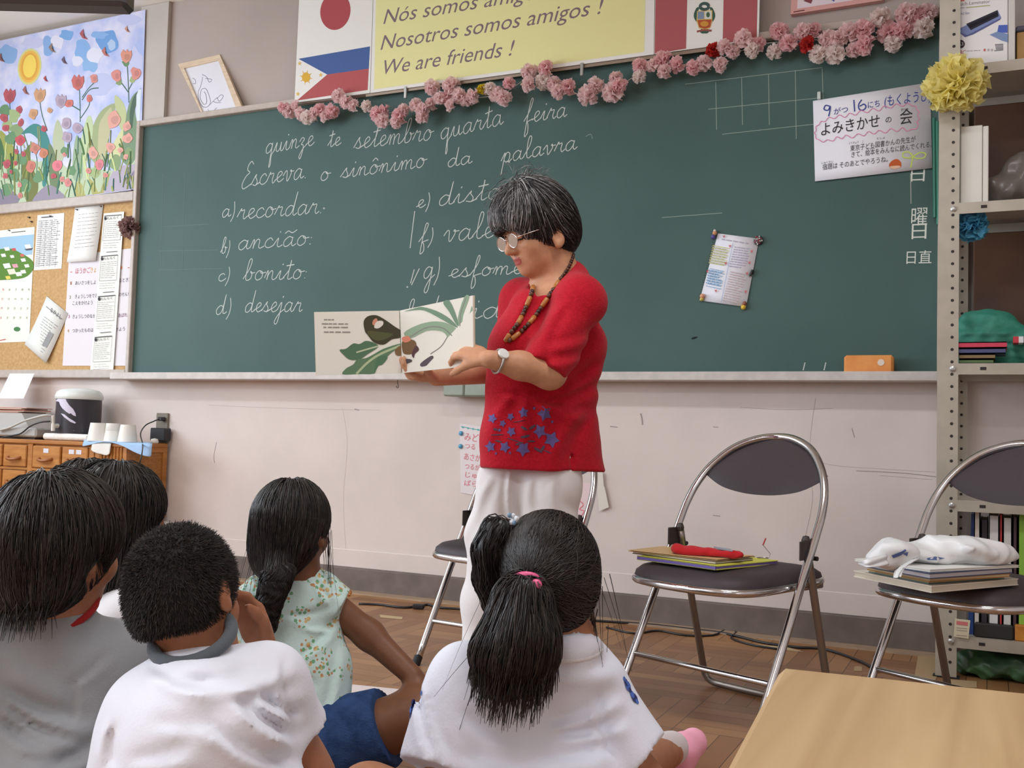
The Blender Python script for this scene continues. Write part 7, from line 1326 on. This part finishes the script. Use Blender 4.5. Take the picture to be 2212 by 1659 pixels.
    for x, y, a_, b_, t in [(680, 890, 34, 12, .5), (750, 880, 34, 12, -.6), (440, 900, 26, 10, .2), (690, 960, 44, 12, -.2), (800, 1075, 44, 12, .5), (840, 1060, 30, 12, -1.0), (640, 1020, 36, 10, -.3), (450, 945, 60, 5, -.05), (590, 990, 60, 5, .3), (460, 1000, 30, 8, .2), (740, 1000, 36, 8, 0), (640, 830, 60, 4, -.2), (880, 1090, 36, 5, .4)]:
        c = Q8(x, y); pat([(c[0] + (a_ * math.cos(q) * math.cos(t) - b_ * math.sin(q) * math.sin(t)) / K8, c[1] + (a_ * math.cos(q) * math.sin(t) + b_ * math.sin(q) * math.cos(t)) / K8) for q in np.linspace(0, 6.283, 13)[:-1]], 1)
    w.out('flower_print', [mat('print_violet_blue', (96, 84, 140), .85), mat('print_slate', (84, 64, 84), .85)], tu)
    # trousers
    R_ = Sdf(); R_.chain([A(1105, 985, 2.85), A(1088, 1040, 2.85), A(1062, 1160, 2.85), A(1052, 1300, 2.86), A(1050, 1480, 2.86, .06)], [.07, .070, .066, .068, .075], .04); R_.chain([A(1195, 985, 2.82), A(1192, 1050, 2.81), A(1190, 1160, 2.80), A(1190, 1300, 2.79), A(1190, 1480, 2.78, .06)], [.07, .074, .072, .078, .085], .04); R_.ell(A(1222, 1045, 2.87), (.04, .04, .035), None, .03)
    R_.P.append(('p', np.array([0, 0, .045]), -UP, 0, 0, .004, True))
    V, Q = skin(R_, .006, both(wob(91, 12, .003), creases([(1102, 1015, 1110, 1150, 8, -.008), (1160, 1030, 1168, 1120, 14, .007), (1075, 1035, 1040, 1160, 14, .006), (1205, 1035, 1230, 1110, 14, .007), (1030, 1120, 1010, 1300, 18, .005)]))); mesh('trousers', V, Q, cloth_mat('white_trousers', (226, 222, 222), .2), root, True)
    for a_, g in ((A(1050, 1480, 2.86, 0), 0), (A(1190, 1480, 2.78, 0), 1)):
        F_ = Sdf(); F_.cone(a_ + UP * .04, a_ - RT * .13 - FW * .05 + UP * .03, .04, .034, .02); F_.P.append(('p', np.array([0, 0, .002]), -UP, 0, 0, .003, True)); V, Q = skin(F_, .006); mesh('slipper', V, Q, mat('white_slipper', (220, 218, 212), .6), root, True)
    # hair, salt and pepper
    H = Sdf(); hd.e(H, 0, -.012, .022, (.090, .106, .098)); hd.e(H, 0, .012, .056, (.078, .090, .074), .03); hd.e(H, 0, -.055, -.030, (.074, .058, .066), .03); hd.e(H, 0, .060, .038, (.07, .05, .046), .03)
    hd.e(H, 0, .122, -.052, (.13, .068, .074), .012, True); hd.e(H, 0, .045, -.128, (.13, .080, .068), .012, True)
    for g in (-1, 1): hd.e(H, g * .09, -.006, -.052, (.022, .024, .036), .006, True)
    W_ = hd.p(-.01, .022, .135)
    def fl(P): d = P - W_; d = d / np.linalg.norm(d, axis=1, keepdims=True); q = (P - hd.c) @ hd.f / hd.sc; return d - UP * .40 - hd.f * np.clip(.35 - q * 6, -.2, .6)[:, None]
    def gtone(P):
        q = (P - hd.c) @ hd.R / hd.sc; t = np.clip((q[:, 2] - .01) * 9 + q[:, 1] * 4 + .15, .06, 1); r = np.random.default_rng(8); k = r.uniform(size=len(P)) < t * .8; a = GT[r.integers(5, len(GT), len(P))]; b = np.array(lin((40, 38, 40))) * r.uniform(.6, 1.3, (len(P), 1)); return np.where(k[:, None], a, b)
    hairdo(root, H, fl, 5200, seed=82, rgb=(44, 42, 44), tones=gtone, nn=9, step=.0125, lift=.006, w0=.0011, wander=.16, disp=wob(5, 70, .002), extra=[tufts(hd.p(0, -.01, .120), UP * .5 - hd.f * .4, 260, .05, 84, GT, .022, .0008, 1.2, .4), tufts(hd.p(-.03, .05, .11), hd.f * .6 - UP * .1, 160, .06, 85, GT, .016, .0008, 1.0, .3)], rough=.5)
    # glasses
    w = MB()
    for g in (-1, 1):
        c = hd.p(g * .031, .1, -.018); w.tube([c + (hd.r * math.cos(t) * .024 + hd.u * math.sin(t) * .019) * hd.sc for t in np.linspace(0, 6.283, 21)[:-1]], .0013, 6, closed=True)
        w.tube([hd.p(g * .055, .099, -.012), hd.p(g * .074, .085, -.012), hd.p(g * .083, .0, -.010), hd.p(g * .082, -.015, -.022)], .0013, 6)
    w.tube([hd.p(-.008, .1, -.014), hd.p(0, .104, -.011), hd.p(.008, .1, -.014)], .0012, 6); gl = w.out('glasses', mat('steel_rim', (206, 200, 196), .2, 1.0), root, smooth=True)
    w = MB()
    for g in (-1, 1): c = hd.p(g * .031, .1, -.018); w.add([c + (hd.r * math.cos(t) * .0235 + hd.u * math.sin(t) * .0185) * hd.sc for t in np.linspace(0, 6.283, 21)[:-1]], [tuple(range(20))])
    w.out('lens', mat('glass_lens', (255, 255, 255), .02, trans=1.0), gl)
    # bead necklace lying on neck and tunic
    w = MB(); both_ = lambda x, y, off: next((q for q in sorted([q for q in (cast(bvT, x, y, off), cast(bvB, x, y, off)) if q is not None], key=lambda q: (q - CAM) @ CF)), None)
    for path in ([(1240, 545), (1236, 560), (1228, 578), (1215, 597), (1202, 616), (1188, 636), (1172, 660), (1152, 688), (1130, 712), (1108, 731), (1094, 738)], [(1152, 618), (1148, 634), (1140, 655), (1130, 678), (1118, 700), (1104, 718), (1093, 730), (1091, 738)]):
        pts = [q for q in (both_(x, y, .006) for x, y in crom(path, 12)) if q is not None]; pts = np.array(pts); L_ = np.concatenate([[0], np.cumsum(np.linalg.norm(np.diff(pts, axis=0), axis=1))]); s_ = 0.0; k = 0; thin = len(path) > 8
        def pt(s): return np.array([np.interp(s, L_, pts[:, i]) for i in range(3)])
        while s_ < L_[-1] - .004:
            small = (thin and s_ < .095) or k % 4 != 0
            if small: c = pt(s_ + .004); r_ = .0052 if thin and s_ < .095 else .0068; w.lathe(c, [(r_ * math.sin(q * math.pi / 6), -r_ * math.cos(q * math.pi / 6)) for q in range(7)], 10, k % 2); s_ += r_ * 1.75
            else: a_, b_ = pt(s_), pt(min(L_[-1], s_ + .030)); w.tube([a_, a_ * .9 + b_ * .1, a_ * .1 + b_ * .9, b_], [.004, .0068, .0068, .004], 10, 2); s_ += .031
            k += 1
    w.out('necklace', [mat('bead_dark_brown', (58, 34, 28), .3), mat('bead_brown', (92, 56, 38), .35), mat('bead_amber_wood', (178, 116, 56), .35)], root, smooth=True)
    # wristwatch
    c = wrn * .86 + eln * .14; d = unit(wrn - eln); x_, y_, _ = frame_of(d); wt = MB(); wt.tube([c + (x_ * math.cos(t) + y_ * math.sin(t)) * .0305 for t in np.linspace(0, 6.283, 33)[:-1]], .0035, 8, closed=True); wo = wt.out('wristwatch', mat('steel_strap', (190, 188, 184), .3, .9), root, smooth=True)
    n_ = unit(-FW * .75 + UP * .5 - d * ((-FW * .75 + UP * .5) @ d)); w = MB(); w.lathe(c + n_ * .028, [(.014, 0), (.0155, .003), (.0145, .007), (.012, .0075), (0, .0076)], 24, axis=n_); w.out('watch_face', mat('watch_dial', (226, 226, 222), .25), wo, smooth=True, sharp=40)
    return hd
woman()

# ---------------------------------------------------------------- the picture book she holds
def picture_book():
    DL, DM, DR = 2.70, 2.73, 2.60
    L0, L1, M0, M1, R0, R1 = A(678, 674, DL), A(682, 811, DL), A(863, 671, DM), A(868, 806, DM), A(1022, 638, DR), A(1023, 790, DR)
    t = thing('picture_book', (M0 + M1) / 2, 'open picture book with a green leafy illustration, held up by the woman in red', 'book'); cov = mat('book_cover_cream', (222, 210, 184), .6); pap = mat('book_page', (238, 236, 226), .7, spec=.2)
    for nm, a, b, c, d in (('left', L0, M0, M1, L1), ('right', M0, R0, R1, M1)):
        n = unit(np.cross(b - a, d - a)); n = n if n @ CF < 0 else -n
        w = MB(); w.prism([a - n * .0055, b - n * .0055, c - n * .0055, d - n * .0055], -n * .0025); w.out('cover', cov, t)
        w = MB(); w.prism([a * .995 + b * .005, a * .005 + b * .995, d * .005 + c * .995, d * .995 + c * .005], -n * .005); w.out('page', pap, t)
        ar = Art(a, n, lift=.0006); KB = 4.424; B = lambda P: [(650 + x / KB, 620 + y / KB) for x, y in P]
        if nm == 'left':
            for y, x0, x1 in ((312, 220, 330), (352, 200, 450), (385, 215, 470), (430, 220, 490)): P0, P1 = B([(x0, y), (x1, y + 1)]); lines(ar, *P0, *P1, 1, 0, 0, (150, 146, 140), .003, .1)
            ar.poly(B([(370, 600), (430, 590), (500, 540), (560, 545), (620, 515), (690, 530), (740, 570), (640, 640), (560, 690), (470, 695), (410, 650)]), (92, 124, 98), 4); ar.poly(B([(400, 835), (430, 780), (500, 740), (540, 690), (620, 680), (700, 640), (790, 590), (950, 540), (960, 560), (850, 640), (780, 720), (720, 760), (700, 828), (560, 833)]), (104, 136, 106), 4)
            ar.line(B([(530, 625), (650, 590), (740, 565)]), .004, (196, 206, 176)); ar.line(B([(530, 830), (640, 720), (760, 640), (950, 560)]), .006, (186, 202, 164)); ar.poly(B([(700, 828), (720, 700), (760, 660), (830, 670), (780, 740), (740, 755)]), (92, 128, 100), 3)
            ar.poly(B([(600, 330), (640, 280), (720, 270), (800, 310), (900, 380), (958, 420), (955, 480), (870, 500), (790, 550), (700, 530), (640, 460), (612, 420)]), (74, 72, 56), 4); ar.poly(B([(640, 420), (760, 430), (880, 450), (800, 500), (720, 510), (660, 470)]), (92, 96, 66), 4); ar.poly(B([(690, 318), (722, 300), (735, 335), (715, 362), (685, 360)]), (214, 150, 124), 4); ar.poly(B([(700, 385), (725, 330), (780, 325), (785, 360), (740, 395)]), (232, 228, 218), 4)
            ar.poly(B([(900, 600), (958, 560), (958, 650), (910, 650)]), (132, 108, 76), 3); ar.poly(B([(945, 690), (958, 688), (958, 730), (945, 725)]), (70, 66, 66))
        else:
            G1, G2 = (150, 176, 150), (122, 152, 128)
            ar.poly(B([(985, 440), (1100, 370), (1250, 330), (1380, 340), (1480, 390), (1520, 430), (1500, 300), (1560, 100), (1610, 95), (1550, 280), (1550, 420), (1600, 300), (1635, 180), (1640, 260), (1600, 400), (1590, 470), (1550, 540), (1470, 560), (1410, 540), (1390, 460), (1330, 420), (1200, 420), (1050, 490)]), G1, 3)
            ar.poly(B([(985, 235), (1080, 205), (1160, 190), (1300, 230), (1420, 300), (1500, 380), (1470, 380), (1330, 300), (1180, 225), (1060, 225)]), G2, 3); ar.poly(B([(1360, 150), (1420, 130), (1480, 260), (1510, 370), (1480, 350), (1420, 240)]), G2, 3)
            for P in ([(1040, 480), (1200, 390), (1350, 390), (1450, 470)], [(1520, 400), (1530, 250), (1580, 100)], [(1400, 560), (1480, 575), (1560, 550), (1620, 480)], [(1350, 600), (1450, 640), (1560, 610)], [(1240, 640), (1340, 570), (1400, 480)]): ar.line(B(P), .003, (140, 142, 136))
            ar.poly(B([(970, 520), (1040, 500), (1095, 520), (1105, 590), (1060, 640), (990, 640), (970, 600)]), (124, 98, 70), 3); ar.poly(B([(1100, 560), (1130, 600), (1090, 640), (1080, 680), (1060, 640)]), (92, 68, 72), 3); ar.poly(B([(972, 480), (1030, 470), (1050, 510), (1000, 530), (972, 515)]), (222, 140, 116), 3); ar.poly(B([(1145, 730), (1240, 660), (1270, 670), (1250, 730), (1160, 762)]), (96, 88, 96), 3); ar.poly(B([(972, 690), (1050, 690), (1060, 715), (1000, 735), (972, 732)]), (86, 82, 84), 3); ar.line(B([(1260, 720), (1310, 750)]), .002, (150, 140, 130))
        ar.out('illustration', t)
picture_book()
# ================================================================== things left on the chairs
def flatbook(name, A_, B_, C_, z, th, rgb, label, cat='book', edge=None, grp='things stacked on the middle chair', front=None):
    """book lying flat: picture corners A (nearest), B (left), C (right) read at height z"""
    a, b, c = fz(*A_, z), fz(*B_, z), fz(*C_, z); u = b - a; v = c - a; v = v - u * (u @ v) / (u @ u) * .6; d = a + u + v
    t = thing(name, ((b + c) / 2) * (1, 1, 0) + (0, 0, z), label, cat, grp); k = min(.0022, th * .25); m_ = mat('cover_%d_%d_%d' % tuple(rgb), rgb, .5); ctr = (a + d) / 2; ins = lambda P: [p + (ctr - p) * .012 for p in P]
    w = MB(); w.prism([a, c, d, b], (0, 0, k)); w.prism([p + (0, 0, th - k) for p in (a, c, d, b)], (0, 0, k))
    if front: w.prism([a, b, b + (c - a) * .012, a + (c - a) * .012], (0, 0, th), 1)
    w.out('cover', [m_, mat('cover_%d_%d_%d' % tuple(front or rgb), front or rgb, .5)], t)
    if th > .004: w = MB(); w.prism([p + (0, 0, k) for p in ins([a, c, d, b])], (0, 0, th - 2 * k)); w.out('pages', mat('page_block_%d_%d_%d' % tuple(edge or (214, 206, 190)), edge or (214, 206, 190), .8), t)
    return z + th
G2_ = 'stack on the middle chair'
z = SEATZ; z = flatbook('picture_book', (1545, 1232), (1376, 1209), (1681, 1219), z, .011, (214, 216, 80), 'picture book with lime green cover and purple spine, lowest on the middle chair', edge=(120, 100, 170), front=(104, 88, 168), grp=G2_)
z = flatbook('picture_book', (1546, 1219), (1366, 1196), (1626, 1211), z + .0005, .007, (96, 84, 76), 'thin dark picture book under the tan folder on the middle chair', grp=G2_)
z = flatbook('folder', (1550, 1212), (1357, 1191), (1629, 1203), z + .0005, .004, (206, 170, 120), 'tan paper folder lying under the red pouch on the middle chair', 'folder', grp=G2_)
P_ = Sdf(); a_, b_ = fz(1462, 1186, z + .014), fz(1600, 1196, z + .014); P_.cone(a_ - UP * .004, b_ - UP * .004, .011, .010, .01); P_.cone(a_ + FW * .02 - UP * .004, b_ + FW * .02 - UP * .004, .011, .009, .01); P_.cone(a_ + UP * .002 + FW * .01, (a_ + b_) / 2 + UP * .001 + FW * .01, .010, .008, .01); P_.P.append(('p', np.array([0, 0, z + .0008]), -UP, 0, 0, .003, True))
po = thing('red_pouch', (a_ + b_) / 2 * (1, 1, 0) + (0, 0, z), 'rolled red cloth pouch with a grey flap on top of the tan folder', 'pouch'); V, Q = skin(P_, .004, wob(6, 90, .0015)); mesh('body', V, Q, cloth_mat('red_felt', (190, 38, 44), .3), po, True)
w = MB(); f0 = fz(1545, 1185, z + .020); f1 = fz(1580, 1190, z + .0195); w.prism([f0 - FW * .012, f1 - FW * .014, f1 + FW * .02, f0 + FW * .02], (0, 0, .004)); w.out('flap', cloth_mat('grey_felt', (150, 156, 166), .3), po)
ez_ = SEATZ + .012; gs = thing('reading_glasses', fz(1650, 1205, ez_), 'thin reading glasses with red temple tips lying on the lime green book', 'glasses')
w = MB(); q = [fz(x, y, ez_ + .002) for x, y in ((1618, 1202), (1632, 1204), (1648, 1205), (1656, 1206))]
for c in (q[0], q[2]): w.tube([c + (RT * math.cos(t) * .016 + FW * math.sin(t) * .012) + UP * .0 for t in np.linspace(0, 6.283, 15)[:-1]], .0009, 5, closed=True)
w.tube([q[2] + RT * .016, q[2] + RT * .02 + UP * .012, q[2] + RT * .012 + UP * .03 + FW * .05], .0009, 5); w.out('rim', mat('thin_rim', (150, 140, 136), .3, .9), gs)
w = MB(); w.tube([q[2] + RT * .012 + UP * .03 + FW * .05, q[2] + RT * .022 + UP * .048 + FW * .06], .0022, 6); w.out('temple_tip', mat('red_tip', (170, 60, 60), .4), gs)
G3_ = 'stack on the right-hand chair'
z = SEATZ
for A_, B_, C_, th, rgb, ed, l in [((2012, 1281), (1844, 1246), (2200, 1264), .016, (226, 220, 206), (206, 198, 180), 'cream picture book, lowest in the stack on the right-hand chair'), ((2006, 1262), (1876, 1236), (2170, 1250), .008, (70, 110, 116), (196, 170, 120), 'teal picture book second from the bottom on the right-hand chair'), ((2008, 1257), (1873, 1231), (2182, 1246), .008, (170, 120, 66), (206, 190, 150), 'ochre picture book in the middle of the stack on the right-hand chair'), ((2008, 1251), (1874, 1226), (2188, 1238), .013, (56, 66, 98), (180, 178, 184), 'navy blue picture book second from the top on the right-hand chair'), ((2009, 1236), (1846, 1212), (2202, 1226), .006, (230, 230, 226), (222, 220, 212), 'white picture book on top of the stack, under the plastic bag')]:
    z = flatbook('picture_book', A_, B_, C_, z + .0004, th, rgb, l, edge=ed, grp=G3_)
# white carrier bag
bg = Sdf(); zb = z + .001
for x, y, dz, r_ in [(1930, 1192, .026, (.045, .05, .036)), (1985, 1196, .020, (.06, .05, .024)), (2050, 1188, .030, (.075, .06, .034)), (2110, 1192, .027, (.065, .06, .031)), (2150, 1200, .018, (.045, .05, .022)), (1905, 1206, .010, (.035, .04, .014))]: bg.ell(fz(x, y, zb + dz), r_, None, .03)
tb = thing('plastic_bag', fz(2030, 1215, zb), 'crumpled white plastic carrier bag on the picture books on the right-hand chair', 'bag'); V, Q = skin(bg, .0045, both(wob(9, 40, .004), rid(19, 34, .014), rid(23, 70, .006)), 0); mb_ = mat('thin_white_plastic', (236, 238, 240), .35, spec=.5, alpha=.9); mesh('film', V, Q, mb_, tb, True)
for P_, wd_ in (([(1975, 1206), (1955, 1218), (1942, 1230), (1936, 1246)], (.020, .026, .022, .014)), ([(1915, 1208), (1890, 1213), (1868, 1217), (1852, 1215)], (.022, .020, .014, .006))):
    c_ = crom([fz(x, y, zb + (.020, .014, .008, -.004)[i] * (1 if wd_[0] < .021 else .6) + .004) for i, (x, y) in enumerate(P_)], 5); w_ = np.interp(np.linspace(0, 3, len(c_)), range(4), wd_); w = MB(); n_ = len(c_)
    w.grid(lambda u, v: c_[int(round(u * (n_ - 1)))] + (RT * .8 + UP * .2 if wd_[0] < .021 else FW * .5 + UP * .85) * (v - .5) * 2 * w_[int(round(u * (n_ - 1)))] * .6 - FW * (.006 + .005 * math.sin(v * 9 + u * 4)), n_ - 1, 8, .0012); w.out('handle', mb_, tb, smooth=True)
bvG = BVHTree.FromPolygons([tuple(v) for v in V], [tuple(int(i) for i in q) for q in Q]); w = MB()
for P, mi in [([(1926, 1200), (1946, 1192), (1956, 1186), (1958, 1190), (1946, 1200), (1930, 1206)], 0), ([(2002, 1206), (2020, 1202), (2042, 1206), (2022, 1210), (2004, 1210)], 0), ([(1950, 1196), (1962, 1192), (1960, 1202)], 0), ([(1858, 1216), (1888, 1214), (1884, 1219), (1862, 1221)], 1), ([(2006, 1226), (2030, 1222), (2026, 1230), (2010, 1232)], 1)]:
    W = []
    for p in P: d = unit(ray(*p)); h = bvG.ray_cast(Vector(CAM), Vector(d)); W.append(None if h[0] is None else np.array(h[0]) - d * .002)
    if all(q is not None for q in W): w.add(W, [tuple(range(len(W)))], mi)
if w.V: w.out('bag_print', [mat('bag_print_blue', (84, 104, 156), .5), mat('bag_print_red', (226, 136, 126), .5)], tb)
# green bag and a clear bag on the shelf
gc = fx(2125, 760, -.2)
gb = Sdf()
for dx, dz, r_ in [(0, .11, (.10, .06, .085)), (.05, .09, (.09, .06, .08)), (-.05, .08, (.07, .055, .07)), (.115, .045, (.045, .055, .045)), (.02, .04, (.13, .06, .04))]: gb.ell((gc[0] + dx, -.215, SZ['C'] + dz), r_, None, .03)
gb.P.append(('p', np.array([0, 0, SZ['C'] + .001]), -UP, 0, 0, .003, True))
V, Q = skin(gb, .006, both(wob(33, 50, .004), rid(34, 45, .016)), 0); o = mesh('green_bag', V, Q, mat('green_net', (42, 128, 108), .6, noise=(30, (64, 150, 130), 4)), smooth=True); tag(o, 'crumpled teal green bag behind the stacked books on the third shelf board', 'bag')
w = MB(); p0 = fx(2196, 745, -.33)
for k, (m_, dx) in enumerate([(mat('stripe_red', (196, 50, 66), .5), 0), (mat('stripe_white', (226, 226, 230), .5), .016), (mat('stripe_blue', (60, 70, 150), .5), .03)]): w.b2((p0[0] - .01 + dx, -.335, SZ['C'] + .07), (p0[0] + .006 + dx, -.25, SZ['C'] + .09), k)
tag(w.out('striped_band', [mat('stripe_red'), mat('stripe_white'), mat('stripe_blue')]), 'red, white and blue striped band at the right edge of the third shelf board', 'band')
pbg = Sdf(); pc = fx(2185, 400, -.28)
for dx, dz, r_ in [(0, .06, (.09, .07, .06)), (.08, .09, (.08, .06, .08)), (.03, .13, (.06, .05, .05))]: pbg.ell((pc[0] + dx, -.27, SZ['B'] + dz), r_, None, .03)
pbg.P.append(('p', np.array([0, 0, SZ['B'] + .001]), -UP, 0, 0, .003, True)); V, Q = skin(pbg, .006, both(wob(43, 50, .004), rid(44, 45, .02)), 0)
o = mesh('plastic_bag', V, Q, mat('smoky_film', (120, 112, 106), .3, spec=.6, alpha=.75), smooth=True); tag(o, 'crumpled smoky plastic bag on the second shelf board, right of the white binder', 'bag')
fb = Sdf(); fc = fz(2130, 1450, .05)
for dx, dy, dz, r_ in [(0, -.02, .035, (.10, .08, .05)), (.09, 0, .04, (.09, .09, .05)), (-.06, .0, .03, (.06, .06, .035)), (.18, 0, .045, (.1, .09, .05))]: fb.ell((SX0 + .17 + dx, -.27 + dy, dz), r_, None, .03)
fb.P.append(('p', np.array([0, 0, .001]), -UP, 0, 0, .003, True)); V, Q = skin(fb, .006, both(wob(53, 50, .005), rid(54, 45, .02)), 0); o = mesh('green_bag', V, Q, mat('dark_green_film', (62, 104, 62), .45, noise=(20, (50, 78, 56), 4)), smooth=True); tag(o, 'crumpled dark green plastic bag on the floor under the steel shelf', 'bag')
